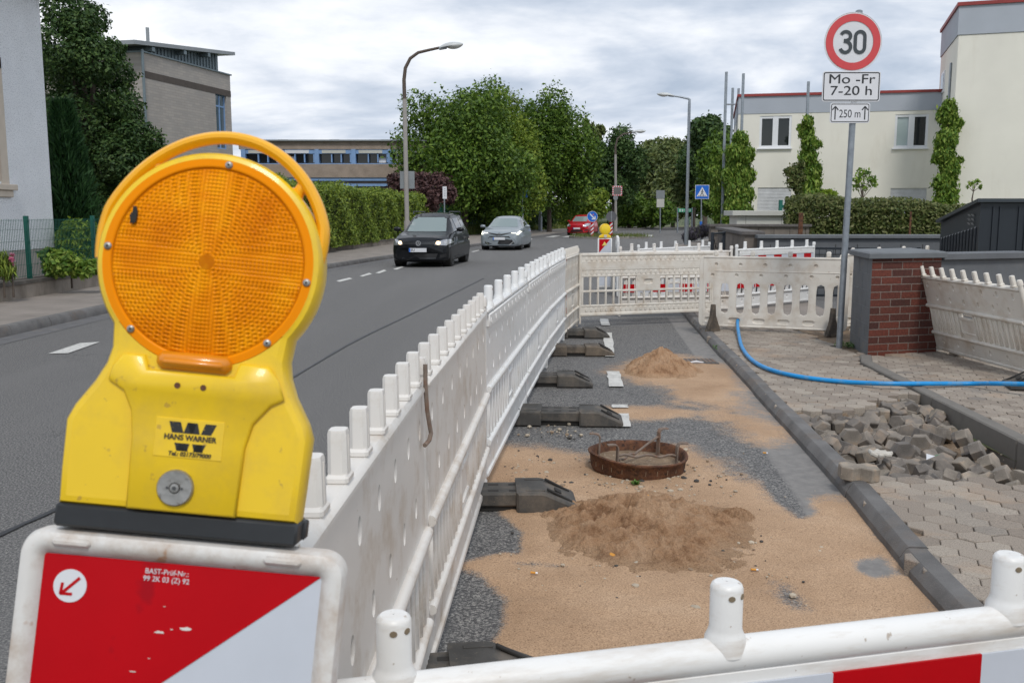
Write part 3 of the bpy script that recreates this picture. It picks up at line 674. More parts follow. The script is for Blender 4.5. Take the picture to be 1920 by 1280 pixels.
rowp(4,style='B',mat='plastic_clean',ns=5,label='last bright white barrier panel before the cream panel at the corner of the row',z=.09,hz=.95)
rowp(5,style='A',mat='plastic_cream',ns=10,label='cream barrier panel at the corner where the row meets the open grille panel',z=.09,hz=.93)
# grey hook hanging at the joint
mb=MB(); mb.tube([(-.262,2.80,1.10),(-.262,2.80,1.03),(-.258,2.80,.96),(-.252,2.81,.91),(-.248,2.81,.885),(-.252,2.79,.868),(-.262,2.75,.862)],.007,8); tag(mb.build('steel_hook',R['rust_grey'],smooth=True),'grey steel hook hanging on the inner face of the first barrier joint','hook')
def tape(pts,name,label,w=.018):
    mb=MB()
    for i,(a,b) in enumerate(zip(pts[:-1],pts[1:])):
        a=Vector(a);b=Vector(b); mb.add([a+Vector((0,-w,0)),a+Vector((0,w,0)),b+Vector((0,w,.004)),b+Vector((0,-w,.004))],[(0,1,2,3)],i%2)
    o=mb.build(name,[R['red'],R['whitesheet']],fix=False); s=o.modifiers.new('s','SOLIDIFY'); s.thickness=.001; tag(o,label,'tape')
tape([(.075,7.36,.42),(.10,7.33,.36),(.115,7.31,.29),(.125,7.29,.22),(.13,7.28,.15)],'barrier_tape','short frayed red and white tape tied low where two barrier panels meet',.01)
tape([(.66,11.42,.60),(.665,11.40,.50),(.66,11.38,.42),(.665,11.4,.34),(.66,11.38,.26)],'barrier_tape','red and white tape hanging on the inner face of the far end of the row',.045)
tape([(.66,11.42,1.02),(.662,11.41,.97),(.66,11.42,.9)],'barrier_tape','scrap of red tape at the top of the far corner joint',.02)
# open grille panel across the lane
def grille(a,b,z,h):
    a=Vector(a);b=Vector(b);d=b-a;L=d.length; root=empty('traffic_barrier',(a.x,a.y,z),math.atan2(d.y,d.x),'cream open grille barrier panel closing the lane between two rubber-footed panels','barrier','cream barrier panels across the lane')
    m=R['plastic_cream']; fr=MB()
    for x in (0,L): fr.tube([(x,0,-.1),(x,0,.15),(x,0,h)],[.014,.022,.022],10)
    for zz,t in ((h-.02,.022),(.02,.022)): fr.rbox(0,L,-.026,.026,zz-t,zz+t,.01)
    for zz in (h-.12,h-.22,h-.31,.14,): fr.rbox(.01,L-.01,-.02,.02,zz-.014,zz+.014,.006)
    fr.rbox(.01,L-.01,-.02,.02,h-.21,h-.13,.004); fr.rbox(.01,L-.01,-.014,.014,h-.12,h-.03,.003); fr.rbox(.01,L-.01,-.014,.014,h-.31,h-.22,.003); fr.rbox(.01,L-.01,-.014,.014,.03,.14,.003)
    fr.build('frame',m,root,smooth=True)
    n=26; cr=MB()
    for i in range(n*1):
        x=.05+(L-.1)*(i+.5)/n
        for z0,z1 in ((h-.11,h-.05),(h-.30,h-.24),(.055,.12)): cr.rbox(x-.017,x+.017,-.022,-.005,z0,z1,.008)
    cr.build('crenellated_rails',m,root,smooth=True)
    bars=MB(); n=17; zt=h-.32
    for i in range(n+1):
        x=.03+(L-.06)*i/n
        if 7<i<10 : bars.rbox(x-.012,x+.012,-.016,.016,.14,(zt+.14)/2,.006); continue
        bars.rbox(x-.014,x+.014,-.016,.016,.14,zt,.007)
    bars.rbox(.01,L-.01,-.018,.018,(zt+.14)/2-.015,(zt+.14)/2+.015,.006)
    bars.build('bars',m,root,smooth=True)
    pl=MB(); x0=.03+(L-.06)*7/n; x1=.03+(L-.06)*10/n; zm=(zt+.14)/2
    holeband(pl,x0,x1,zm,zt,-.02,.02,[(x0+x1)/2],(zm+zt)/2+.02,.07,.035,p=4,depth=.02); pl.build('grip_plate',m,root,smooth=True,ang=30)
    return root
grille((.93,12.78),(2.87,13.45),.16,.86)
# panel with rounded openings
def oval(a,b,z,h,label,nh=9,studs=4):
    a=Vector(a);b=Vector(b);d=b-a;L=d.length; root=empty('traffic_barrier',(a.x,a.y,z),math.atan2(d.y,d.x),label,'barrier','cream barrier panels across the lane')
    m=R['plastic_cream']; pl=MB(); e=.16
    xs=[.13+(L-.26)*i/(nh-1) for i in range(nh)]
    zA,zB,zC,zD=.15,.60,.72,h
    holeband(pl,e*.0+.05,L-.05,zA,zB,-.022,.022,xs,(zA+zB)/2-.01,.052,.195,p=4,through=True,nn=28)
    holeband(pl,.05,L-.05,.0,zA,-.022,.022,[L*(i+.5)/6 for i in range(6)],.085,.075,.032,p=3,depth=.018)
    holeband(pl,.05,L-.05,zB,zC,-.022,.022,[L*(i+.55)/6 for i in range(6)],.655,.022,.02,depth=.02)
    holeband(pl,.05,L-.05,zC,zD,-.022,.022,[L*(i+.7)/6 for i in range(6)],.79,.022,.02,depth=.02)
    for x0,x1,s in ((0.0,.05,-1),(L-.05,L,1)):
        arc=[(x0 if s<0 else x1,.08),(x0 if s<0 else x1,h-.08)]
        A_=[(.05-.05*math.sin(q),h-.08+.08*(1-math.cos(q)) if 0 else h-.08+.08*math.cos(q)) for q in np.linspace(0,PI/2,6)]
        P=A_+[(.05-.05*math.cos(q),.08-.08*math.sin(q)) for q in np.linspace(0,PI/2,6)]
        if s>0: P=[(L-x,zz) for x,zz in P]
        pl.prism(P,-.022,.022,bev=.004)
    pl.build('plate',m,root,smooth=True,ang=30)
    rm=MB()
    for zz,dep in ((h-.012,.03),(.012,.03)): rm.rbox(.05,L-.05,-dep,dep,zz-.014,zz+.014,.008)
    rm.rbox(.2,L-.1,-.027,-.018,.70,.712,.003)
    rm.tube([(L*.12,0,0),(L*.12,0,-.1)],.012,8); rm.tube([(L*.86,0,0),(L*.86,0,-.1)],.012,8)
    rm.build('rails',m,root,smooth=True)
    if studs:
        st=MB(); st.rbox(-.028,.028,-.02,.02,0,.075,.012); s0=st.build('reflector_stud',m,root,smooth=True)
        for i in range(studs):
            s=s0 if i==0 else s0.copy()
            if i: link(s,root)
            s.location=(L*(i+.45)/studs,0,h)
    return root
oval((2.40,12.0),(4.08,11.35),.13,.89,'cream barrier panel with tall rounded openings in front of the sign post')
oval((4.10,11.75),(5.9,13.0),.13,.92,'cream barrier panel end showing between the sign post and the brick pillar')
for (x,y,lb) in ((2.52,11.86,'upright dark rubber bracket under the left end of the rounded-opening panel'),(3.86,11.37,'upright dark rubber bracket beside the sign post under the rounded-opening panel')):
    f=MB(); f.prism([(-.10,0),(.12,0),(.04,.20),(.03,.34),(-.01,.34),(-.03,.18)],-.03,.03,bev=.006); f.build('bracket_foot',R['rubber_brown'],None,smooth=True); o=sc.collection.objects['bracket_foot' if x<3 else 'bracket_foot.001']; o.location=(x,y-.12,PV); o.rotation_euler=(0,0,.5); tag(o,lb,'barrier foot','rubber brackets under the cream panel')
# farther panels
panel((1.62,14.1),.16,L=1.75,style='B',mat='plastic',ns=5,label='cream-white barrier panel standing right behind the open grille panel',group='barrier panels farther down the lane',sheets=((.28,.40,.05,.22),))
panel((1.98,17.6),1.47,L=2.0,style='B',mat='plastic_clean',ns=5,label='white barrier panel seen end-on beside the far red and white beacon',group='barrier panels farther down the lane')
panel((2.2,16.4),.80,L=2.25,style='B',mat='plastic_clean',ns=5,label='clean white barrier panel with five studs next to the stone wall gate',group='barrier panels farther down the lane',z=.05)
panel((3.42,14.35),.70,L=2.1,style='B',mat='plastic_clean',ns=5,label='white barrier panel with red and white stripes in front of the dark garden wall',group='barrier panels farther down the lane',z=.12,sheets=((.70,.79,.10,.21),(.30,.40,.02,.21)))
# leaning cream panel at right
pr=panel((4.53,10.15),-1.50,L=1.98,style='A',mat='plastic_cream',ns=10,label='cream slatted barrier panel leaning in front of the brick pillar and the dark shed',z=.13,tiltx=.30,hz=.82)
# foreground panel
d=Vector((.964,.232)); fa=Vector((-.19-.24,1.185-.058))
fg=panel((-.40,1.155),math.atan2(.115,.48),L=2.46,style='F',mat='plastic_scuffed',ns=5,label='foreground white barrier panel with red and white sheet at the bottom of the photo',z=0.0,hz=.925,sheets=((.50,.862,.905,.263),),fgp=.905,foot=False)
# ---------------------------------------------------------------- rubber feet
def foot_mesh(L=.84,W=.30,h=.115,mat='rubber'):
    mb=MB(); w=W/2; e=.26
    for s in(-1,1):
        P=[(L/2*s,0),(L/2*s,.03),(L/2*s-.012*s,.042),(L/2*s-.17*s,h-.004),(L/2*s-.19*s,h),((L/2-e-.06)*s,h),((L/2-e-.06)*s,0)]
        mb.prism(P,-w,w,bev=.012)
        x0,x1=sorted(((L/2-.145)*s,(L/2-.05)*s))
        q=Matrix.Translation(((L/2-.095)*s,0,.083))@Matrix.Rotation(.49*s,4,'Y')
        for yy in (-w*.62,w*.62): mb.rbox(-.075,.075,yy-.010,yy+.010,-.004,.008,.003,1,q)
        mb.rbox(-.02,.02,-.028,.028,-.004,.003,.002,1,q)
    mb.rbox(-L/2+e,L/2-e,-w*.72,w*.72,0.028,h-.012,.01)
    mb.rbox(-L/2+e,L/2-e,-w*.60,w*.60,0,.06,.005,1)
    for x in (-.12,-.02,.09,.17):
        for yy in (-.06,.05): mb.rbox(x-.028,x+.028,yy-.014,yy+.014,h-.014,h-.0105,.001,1)
    for x in (-.22,.2): mb.rbox(x-.05,x+.05,-w*.75,-w*.60,h-.005,h+.004,.002); mb.rbox(x-.05,x+.05,w*.60,w*.75,h-.005,h+.004,.002)
    return mb
foots=[(-.30,2.84,.12,'rubber','black rubber foot under the first barrier joint at the bottom edge of the photo'),(-.08,4.84,.03,'rubber','weathered rubber foot lying on sand under the second barrier joint'),
 (.36,6.86,-.06,'rubber','long grey rubber foot with square slots, just beyond the rusty manhole ring'),(.31,8.42,-.04,'rubber','grey rubber foot with sloping end beside the topmost whole white dash'),
 (.70,10.25,.0,'rubber_brown','brown dusty rubber foot with square end lying across the bay marking'),(.80,11.75,.0,'rubber','dark rubber foot closest to the open grille panel')]
for i,(x,y,a,mt,lb) in enumerate(foots):
    L_=.84 if i not in (2,) else .92
    o=foot_mesh(L_,.30 if i!=4 else .26).build('rubber_foot',[R[mt],R['dark']],smooth=True,ang=35); o.location=(x,y,.008); o.rotation_euler=(0,0,a); tag(o,lb,'barrier foot','rubber feet under the barrier row')
o=foot_mesh(.9,.32,.1).build('rubber_foot',[R['rubber'],R['dark']],smooth=True,ang=35); o.location=(4.62,7.72,PV+.012); o.rotation_euler=(0,0,-.25); tag(o,'dark rubber foot at the end of the blue hose under the leaning panel','barrier foot')
# ---------------------------------------------------------------- warning lamp and beacon (same leaning pose)
def pose(name,label,cat):
    e=empty(name,(-.354,.947,1.215),0,label,cat)
    yaw,pit,rol=math.radians(1.9),math.radians(-10),math.radians(5.8)
    Mx=Matrix.Rotation(yaw,4,'Z')@Matrix.Rotation(pit,4,'X')@Matrix.Rotation(rol,4,'Y'); e.matrix_world=Matrix.Translation((-.354,.947,1.215))@Mx; return e
lamp=pose('warning_lamp','large yellow construction warning lamp with round amber lens and carrying handle','warning lamp')
def ring2(cx,cz,r,a0,a1,n): return [(cx+r*math.cos(a),cz+r*math.sin(a)) for a in np.linspace(math.radians(a0),math.radians(a1),n)]
LC=(.004,.290)
def build_lamp():
    # outline of the housing (x,z)
    right=[(.125,.024),(.1265,.06),(.128,.112),(.122,.128),(.106,.155),(.098,.175),(.095,.192)]
    arc=ring2(LC[0],LC[1],.119,-38,218,60)
    left=[(-.088,.192),(-.092,.175),(-.102,.155),(-.120,.128),(-.127,.112),(-.1265,.06),(-.125,.024)]
    P=right+arc+left
    mb=MB(); n=len(P)
    rings=[(.009,0.0),(.003,.002),(0.0,.007),(0.0,.040),(.003,.046),(.012,.049)]
    V=[]
    for ins,y in rings: V+=[(x,y,z) for x,z in inset(P,ins) ] if ins else [(x,y,z) for x,z in P]
    F_=[(k*n+i,k*n+(i+1)%n,(k+1)*n+(i+1)%n,(k+1)*n+i) for k in range(len(rings)-1) for i in range(n)]
    mb.add(V,F_+[tuple(range((len(rings)-1)*n,len(rings)*n))])
    # front plate with a round opening: bridge outline ring 0 to the lens circle
    O=inset(P,.009); I=[]
    for x,z in O:
        a=math.atan2(z-LC[1],x-LC[0]); I.append((LC[0]+.1115*math.cos(a),LC[1]+.1115*math.sin(a)))
    # lower body front: everything below z=.19 is a plate, the rest a thin rim
    low=[p for p in O if p[1]<.2]
    idx=[i for i,p in enumerate(O) if p[1]>=.192-.001]
    m=len(O)
    V=[(x,0,z) for x,z in O]+[(x,.0,z) for x,z in I]+[(x*1.0,.012,z) for x,z in I]
    Fq=[]
    rng=[i for i in range(m) if True]
    arcI=[i for i in range(m) if 7<=i<7+60]
    for i in arcI[:-1]: Fq+= [(i,i+1,m+i+1,m+i),(m+i,m+i+1,2*m+i+1,2*m+i)]
    mb.add(V,Fq)
    a0=math.radians(218);a1=math.radians(322)
    bot=ring2(LC[0],LC[1],.1115,218+1.2,322-1.2,24)   # opening's lower arc, left to right
    pl=[O[i] for i in range(7,-1,-1)]  # right side downwards
    body=bot+[I[7]]+pl+[O[m-1-i] for i in range(0,8)]+[I[66]]
    mb.add([(x,0,z) for x,z in body],[tuple(range(len(body)))])
    mb.add([(x,0,z) for x,z in bot]+[(x,.012,z) for x,z in bot],[(i,i+1,24+i+1,24+i) for i in range(23)])
    h=mb.build('housing',R['yellow'],lamp,smooth=True,ang=38)
    # raised centre panel of the battery box
    C=[(-.052,.026),(.062,.026),(.064,.10),(.070,.125),(.086,.145),(.10,.153),(.092,.172),(.080,.186),(.05,.187),(.045,.172),(-.045,.172),(-.05,.187),(-.072,.186),(-.082,.172),(-.085,.158),(-.068,.148),(-.058,.128),(-.054,.10)]
    mb=MB(); mb.prism(C,-.006,.001,bev=.0028); mb.build('centre_panel',R['yellow'],lamp,smooth=True,ang=60,)
    mb=MB()
    for x in (-.012,.015):
        mb.lathe([(.0032,-.0005),(.0032,.0004)],12,M=Matrix.Translation((x,-.0063,.158))@Matrix.Rotation(PI/2,4,'X'))
    mb.build('screw_holes',R['rust'],lamp)
    # black battery base
    mb=MB(); mb.rbox(-.127,.127,.001,.052,.0,.0245,.003); mb.rbox(.112,.131,.03,.047,.003,.0235,.002); mb.build('base',R['blackplastic'],lamp,smooth=True)
    # lens: domed disc with concentric and square prisms
    m_,nt,nd,l,b=newmat('amber_lens')
    n=200; prof=[(.001,-.0056),(.008,-.0056),(.0088,-.0054),(.03,-.0052),(.06,-.0042),(.088,-.001),(.101,.001),(.1025,-.001),(.111,.0),(.111,.014)]
    mb=MB(); Mx=Matrix.Translation((LC[0],0,LC[1]))@Matrix.Rotation(PI/2,4,'X')@Matrix.Scale(-1,4,(0,0,1))
    fine=[]
    for (r0,z0),(r1,z1) in zip(prof[:-1],prof[1:]):
        fine.append((r0,z0))
        for k in range(1,4): fine.append((r0+(r1-r0)*k/4,z0+(z1-z0)*k/4))
    fine.append(prof[-1])
    mb.lathe(fine,96,M=Mx); 
    tc=nd.new('ShaderNodeTexCoord'); mp=nd.new('ShaderNodeMapping'); mp.inputs['Location'].default_value=(-LC[0],0,-LC[1]); l.new(tc.outputs['Object'],mp.inputs[0])
    sp=nd.new('ShaderNodeSeparateXYZ'); l.new(mp.outputs[0],sp.inputs[0])
    def mt(op,a,b2=None):
        q=nd.new('ShaderNodeMath'); q.operation=op
        for i,v in enumerate((a,b2)):
            if v is None: continue
            if hasattr(v,'links'): l.new(v,q.inputs[i])
            else: q.inputs[i].default_value=v
        return q.outputs[0]
    rr=mt('SQRT',mt('ADD',mt('MULTIPLY',sp.outputs[0],sp.outputs[0]),mt('MULTIPLY',sp.outputs[2],sp.outputs[2])))
    rings_=mt('SINE',mt('MULTIPLY',rr,2*PI/.0042)); vx=mt('SINE',mt('MULTIPLY',sp.outputs[0],2*PI/.0084)); vz=mt('SINE',mt('MULTIPLY',sp.outputs[2],2*PI/.0084))
    grid=mt('ADD',mt('ABSOLUTE',vx),mt('ABSOLUTE',vz)); inner=mt('LESS_THAN',rr,.100); core=mt('GREATER_THAN',rr,.008)
    hgt=mt('MULTIPLY',mt('MULTIPLY',mt('ADD',mt('MULTIPLY',grid,.62),mt('MULTIPLY',rings_,.28)),inner),core)
    # no reflector behind: its bright and dark patches are painted into the lens colour
    ang=mt('ARCTAN2',sp.outputs[2],sp.outputs[0]); sect=mt('SINE',mt('ADD',mt('MULTIPLY',ang,3.0),mt('MULTIPLY',rr,38.0)))
    nz=tnoise(nt,13,6,.65); f=mt('ADD',mt('MULTIPLY',sect,.03),nz)
    col=ramp(nt,f,[(.30,(.64,.165,.001)),(.50,(.80,.245,.002)),(.72,(.96,.39,.005))])
    cells=ramp(nt,mt('ADD',mt('MULTIPLY',hgt,.5),.5),[(.50,(.52,.42,.3)),(.95,(1.15,1.15,1.1))]); col=mix(nt,.62,col,mix(nt,1.0,col,cells,'MULTIPLY'))  # prism shading painted into the colour: grooves darker, tops lighter
    rim=mt('GREATER_THAN',rr,.1015); col=mix(nt,rim,col,(.88,.27,.003))
    l.new(col,b.inputs['Base Color']); b.inputs['Roughness'].default_value=.22; b.inputs['Coat Weight'].default_value=.02; b.inputs['Specular IOR Level'].default_value=.05; b.inputs['Coat Roughness'].default_value=.15; b.inputs['Subsurface Weight'].default_value=.0
    b.inputs['IOR'].default_value=1.55
    bump(nt,hgt,.9,.0012,b)
    R['lens']=m_
    mb.build('lens',m_,lamp,smooth=True,ang=60)
    tabm=M('amber_plastic',(.72,.24,.005),.3,var=.1,vs=20,coat=.3)
    mb=MB(); mb.rbox(-.037,.041,-.010,.01,.174,.193,.006); mb.rbox(-.030,.034,-.013,-.005,.178,.186,.003); mb.build('lens_tab',tabm,lamp,smooth=True,ang=50)
    for a in (84,176,-6,-48,-131-2):
        mb=MB()
        x=LC[0]+.1062*math.cos(math.radians(a)); z=LC[1]+.1062*math.sin(math.radians(a)); 
        Ms=Matrix.Translation((x,-.0005,z))@Matrix.Rotation(PI/2,4,'X')
        mb.lathe([(.0040,-.002),(.0040,.0016),(.003,.0026),(.001,.0028)],14,M=Ms); mb.lathe([(.0013,.0027),(.0013,.0032)],6,mat=1,M=Ms)
        mb.build('screw',[R['bolt'],R['dark']],lamp,smooth=True)
    # black burn mark
    mb=MB(); rnd=random.Random(5); P=[]
    for i in range(16):
        a=2*PI*i/16; q=rnd.uniform(.6,1.2); P.append((-.0775+.0035*q*math.cos(a),.331+.010*q*math.sin(a)))
    mb.prism(P,-.0048,-.0030); mb.build('scorch_mark',R['dark'],lamp)
    # carrying handle: an arch of oval section behind the lens, with two struts
    mb=MB(); pts=[]
    for a in np.linspace(2,182,60):
        r_=.129 if True else 0; q=math.radians(a)
        bulge=max(0,math.sin(q))**1.5*.016
        pts.append((LC[0]-.006+.012*math.sin(q)+(.1145+.009*min(1,2.5*math.sin(q))+bulge*.42)*math.cos(q),.022,LC[1]+.0+(.124+bulge)*math.sin(q)))
    mb.tube(pts,.0068,12,flat=1.5)
    for a in (47,126):
        q=math.radians(a); mb.tube([(LC[0]+.112*math.cos(q),.024,LC[1]+.112*math.sin(q)),(LC[0]+.121*math.cos(q),.024,LC[1]+.122*math.sin(q)),(LC[0]+.130*math.cos(q),.024,LC[1]+.134*math.sin(q))],[.015,.0065,.008],12)
    mb.build('handle',R['yellow_handle'],lamp,smooth=True)
    # bolt
    mb=MB(); Ms=Matrix.Translation((-.002,-.0055,.052))@Matrix.Rotation(PI/2,4,'X'); mb.lathe([(.0190,-.002),(.0190,.004),(.0175,.0058),(.006,.0052),(.005,.0035),(.0045,.006),(.001,.0065)],36,M=Ms)
    for x in (-.0075,.0075): mb.lathe([(.0014,.0055),(.0014,.0062)],8,mat=1,M=Ms@Matrix.Translation((x,0.0,0)))
    mb.lathe([(.0022,.0062),(.0022,.0068)],8,mat=1,M=Ms)
    mb.build('bolt',[R['bolt'],R['steel_dark']],lamp,smooth=True,ang=50)
    # sticker plate with the W emblem
    mb=MB(); x0,x1,z0,z1=-.030,.042,.083,.124
    mb.rbox(x0,x1,-.0068,-.0055,z0,z1,.0006); mb.build('label_plate',R['yellow'],lamp)
    ink=M('printed_black',(.02,.02,.02),.5,spots=((.6,.4,.02),300,.66))
    mb=MB(); y=-.0072; W0,W1=-.0185,.0335; zt,zb=.1205,.0905
    def poly(ps): mb.prism([(W0+(W1-W0)*u,zb+(zt-zb)*v) for u,v in ps],y,y+.0004)
    # W: four slanted strokes cut by a white band for the name
    def clip(v0,v1):
        def lx(a,b,v): return a+(b-a)*(1-v)
        for (ta,tb,ba,bb) in ((.05,.28,.25,.48),(.42,.60,.25,.46),(.42,.62,.60,.78),(.78,1.0,.58,.76)):
            poly([(lx(ta,ba,v1),v1),(lx(tb,bb,v1),v1),(lx(tb,bb,v0),v0),(lx(ta,ba,v0),v0)])
    clip(.62,1.0); clip(.0,.27)
    mb.build('emblem',ink,lamp)
    return ink
ink=build_lamp()
def text(s,name,parent,loc,size,mat,rot=(PI/2,0,0),ax='CENTER',sx=1,ext=.0003,shear=0,off=0,spacing=1):
    c=bpy.data.curves.new(name,'FONT'); c.body=s; c.size=size; c.align_x=ax; c.align_y='CENTER'; c.extrude=ext; c.shear=shear; c.offset=off; c.space_character=spacing
    o=bpy.data.objects.new(name,c); sc.collection.objects.link(o); dg=bpy.context.evaluated_depsgraph_get(); me=bpy.data.meshes.new_from_object(o.evaluated_get(dg)); sc.collection.objects.unlink(o); bpy.data.objects.remove(o)
    me.materials.clear(); me.materials.append(mat); q=bpy.data.objects.new(name,me); link(q,parent); q.location=loc; q.rotation_euler=rot; q.scale=(sx,1,1); return q
text('HANS WARNER','name_lettering',lamp,(.0075,-.0074,.1043),.0078,ink,sx=.98,off=.0002)
text('Tel.: 02173/79000','phone_lettering',lamp,(.0085,-.0074,.0872),.0062,ink,sx=.98,off=.00015,shear=.15)
beac=pose('beacon_board','red and white striped beacon board in a scuffed white frame, carrying the yellow warning lamp','beacon board')
R['framewhite']=M('scuffed_white_frame',(.68,.66,.63),.45,var=.06,vs=5,dirt=(.36,.24,.15),da=.52,ds=11,bmp=.25,bs=60,spots=((.40,.20,.09),26,.66))
def build_beacon():
    W=.172; x0,x1=-.160,.181; zt=-.004; zb=-1.0
    def rr(x0,x1,z0,z1,r,n=8):
        P=[]
        for cx,cz,a in ((x1-r,z1-r,0),(x0+r,z1-r,90),(x0+r,z0+r,180),(x1-r,z0+r,270)): P+=[(cx+r*math.cos(math.radians(a+90*i/n)),cz+r*math.sin(math.radians(a+90*i/n))) for i in range(n+1)]
        return P
    O=rr(x0,x1,zb,zt,.026); I=rr(x0+.026,x1-.026,zb+.03,zt-.026,.006); n=len(O)
    prof=[(0,.030),(0,.012),(.12,.003),(.35,0),(.62,.001),(.85,.006),(1,.012)]
    V=[]
    for t,y in prof: V+=[(a[0]+(b[0]-a[0])*t,y,a[1]+(b[1]-a[1])*t) for a,b in zip(O,I)]
    mb=MB(); mb.add(V,[(k*n+i,k*n+(i+1)%n,(k+1)*n+(i+1)%n,(k+1)*n+i) for k in range(len(prof)-1) for i in range(n)]); mb.box(x0+.01,x1-.01,.028,.030,zb+.01,zt-.01)
    for x in (-.105,.115): mb.rbox(x-.02,x+.02,-.0035,.006,zt-.016,zt-.007,.003)
    mb.build('frame',R['framewhite'],beac,smooth=True,ang=40)
    mb=MB(); a0,a1,t0=x0+.025,x1-.025,zt-.026
    mb.box(a0,a1,.0105,.014,zb+.03,t0,1)
    # red stripes slanting down to the left
    k=.80; y=.0095
    def clipband(c0,c1):   # region between lines z = t0 - c + k*(x-a1)... simple polygon clip
        P=[(a0,zb+.03),(a1,zb+.03),(a1,t0),(a0,t0)]
        def cut(P,f):
            out=[]
            for i in range(len(P)):
                p,q=P[i-1],P[i]; fp,fq=f(p),f(q)
                if (fp>=0)!=(fq>=0): t=fp/(fp-fq); out.append((p[0]+(q[0]-p[0])*t,p[1]+(q[1]-p[1])*t))
                if fq>=0: out.append(q)
            return out
        g=lambda p:p[1]-t0-k*(p[0]-a1)
        P=cut(P,lambda p:g(p)-c0); P=cut(P,lambda p:c1-g(p)) if P else P
        return P
    for c0,c1 in ((0,.9),(-.44,-.20),(-.88,-.66)):
        P=clipband(c0,c1)
        if len(P)>2: mb.prism(P,y,.0106,0)
    mb.build('striped_sheet',[R['red'],R['whitesheet']],beac)
    mb=MB(); cx,cz=a0+.030,t0-.032; Ms=Matrix.Translation((cx,.0094,cz))@Matrix.Rotation(PI/2,4,'X')
    mb.lathe([(.0172,-.0002),(.0172,.0006)],40,M=Ms); mb.build('white_disc',R['signwhite'],beac)
    mb=MB(); q=Matrix.Translation((cx,0,cz)); s=.0095
    def seg(a,b,w):
        a=Vector(a);b=Vector(b);t=(b-a).normalized();nn=Vector((-t.y,t.x))*w/2; mb.prism([tuple(a+nn),tuple(b+nn),tuple(b-nn),tuple(a-nn)],.0082,.0087,0,Matrix.Translation((cx,0,cz)))
    seg((s,s*.95),(-s*.7,-s*.75),.0032); seg((-s*.95,-s*.98),(-s*.82,.0028),.0030); seg((-s*.99,-s*.9),(.0032,-s*.88),.0030)
    mb.build('arrow',R['red'],beac)
    text('BAST-Prüf-Nr.:\n99 2K 03 (Z) 92','approval_lettering',beac,(a0+.129,.0090,t0-.0135),.0078,R['signwhite'],sx=.95)
    mb=MB(); rnd=random.Random(3)
    for x,z,w in ((.128,-.072,.012),(.155,-.066,.014),(.14,-.068,.004),(.13,-.045,.003),(.105,-.115,.008),(.12,-.1,.003)):
        P=[(a0+x+w*math.cos(t)*rnd.uniform(.6,1.1)*.5,t0+z+w*.28*math.sin(t)*rnd.uniform(.5,1.2)*.5) for t in np.linspace(0,2*PI,10)[:-1]]; mb.prism(P,.0091,.0096)
    mb.build('scratches',R['framewhite'],beac)
build_beacon()
o=foot_mesh(.84,.42,.12).build('rubber_foot',[R['rubber'],R['dark']],smooth=True,ang=35); o.location=(-.36,.86,.0); o.rotation_euler=(0,0,PI/2); tag(o,'rubber foot plate holding the striped beacon board','barrier foot')
# ---------------------------------------------------------------- things on the site
# rusty manhole frame turned upside down
root=empty('manhole_ring',(.765,5.57,.012),.15,'rusty iron manhole ring with four upright hooks lying on the sand','manhole ring'); root.rotation_euler=(.02,.03,.15)
mb=MB(); n=72; prof=[(.255,0.01),(.262,0),(.275,.004),(.282,.02),(.290,.085),(.300,.092),(.302,.103),(.292,.108),(.284,.104),(.276,.09),(.268,.03),(.262,.022)]
rnd=random.Random(8); V=[];k=len(prof)
for r,z in prof:
    for j in range(n):
        q=2*PI*j/n; rr_=r+.004*math.sin(q*5+r*40)+rnd.uniform(-.0015,.0015); V.append((rr_*math.cos(q),rr_*math.sin(q),z+rnd.uniform(-.001,.001)+ (.006*math.sin(q*2+1) if z>.08 else 0)))
mb.add(V,[(i*n+j,i*n+(j+1)%n,(i+1)*n+(j+1)%n,(i+1)*n+j) for i in range(k-1) for j in range(n)]); mb.build('ring',R['rust'],root,smooth=True,ang=60)
V=[];nr=14;mb=MB()
for i in range(nr+1):
    r=.266*i/nr
    for j in range(n): q=2*PI*j/n; V.append((r*math.cos(q),r*math.sin(q),.032+.02*float(fbm(np.array(r*9*math.cos(q)),np.array(r*9*math.sin(q)),4))))
mb.add(V,[(i*n+j,i*n+(j+1)%n,(i+1)*n+(j+1)%n,(i+1)*n+j) for i in range(nr) for j in range(n)]); mb.build('debris_bed',R['earth'],root,smooth=True)
mb=MB()
for j in range(26):
    q=2*PI*j/26; Ms=Matrix.Rotation(q,4,'Z')@Matrix.Translation((.2865,0,.05))@Matrix.Rotation(.11,4,'Y'); mb.box(-.0015,.0018,-.0016,.0016,-.014,.014,0,Ms)
mb.build('slots',R['earth'],root)
hooks=[((-.215,.11),.19,(-1,.35)),((-.165,-.125),.185,(-.9,-.1)),((.165,.13),.215,(1,.35)),((.215,-.085),.18,(1,.1))]
for (x,y),h,d_ in hooks:
    d_=Vector(d_).normalized(); mb=MB(); t=Vector((-d_.y,d_.x)); P=[(x,y,.03),(x,y,h*.7),(x,y,h-.02),(x+d_.x*.01,y+d_.y*.01,h-.004),(x+d_.x*.03,y+d_.y*.03,h),(x+d_.x*.065,y+d_.y*.065,h-.002)]
    V=[];w=.016;th=.0045
    for i,p in enumerate(P):
        a=Vector(P[max(0,i-1)]);b=Vector(P[min(len(P)-1,i+1)]);tt=(b-a).normalized();s_=Vector((t.x,t.y,0));nn=tt.cross(s_)
        for u,v in ((-w,-th),(w,-th),(w,th),(-w,th)): V.append(Vector(p)+s_*u+nn*v)
    mb.add(V,[(i*4+j,i*4+(j+1)%4,i*4+4+(j+1)%4,i*4+4+j) for i in range(5) for j in range(4)]+[(0,1,2,3),(20,21,22,23)]); mb.build('hook',R['rust_grey'],root,bevel=.002)
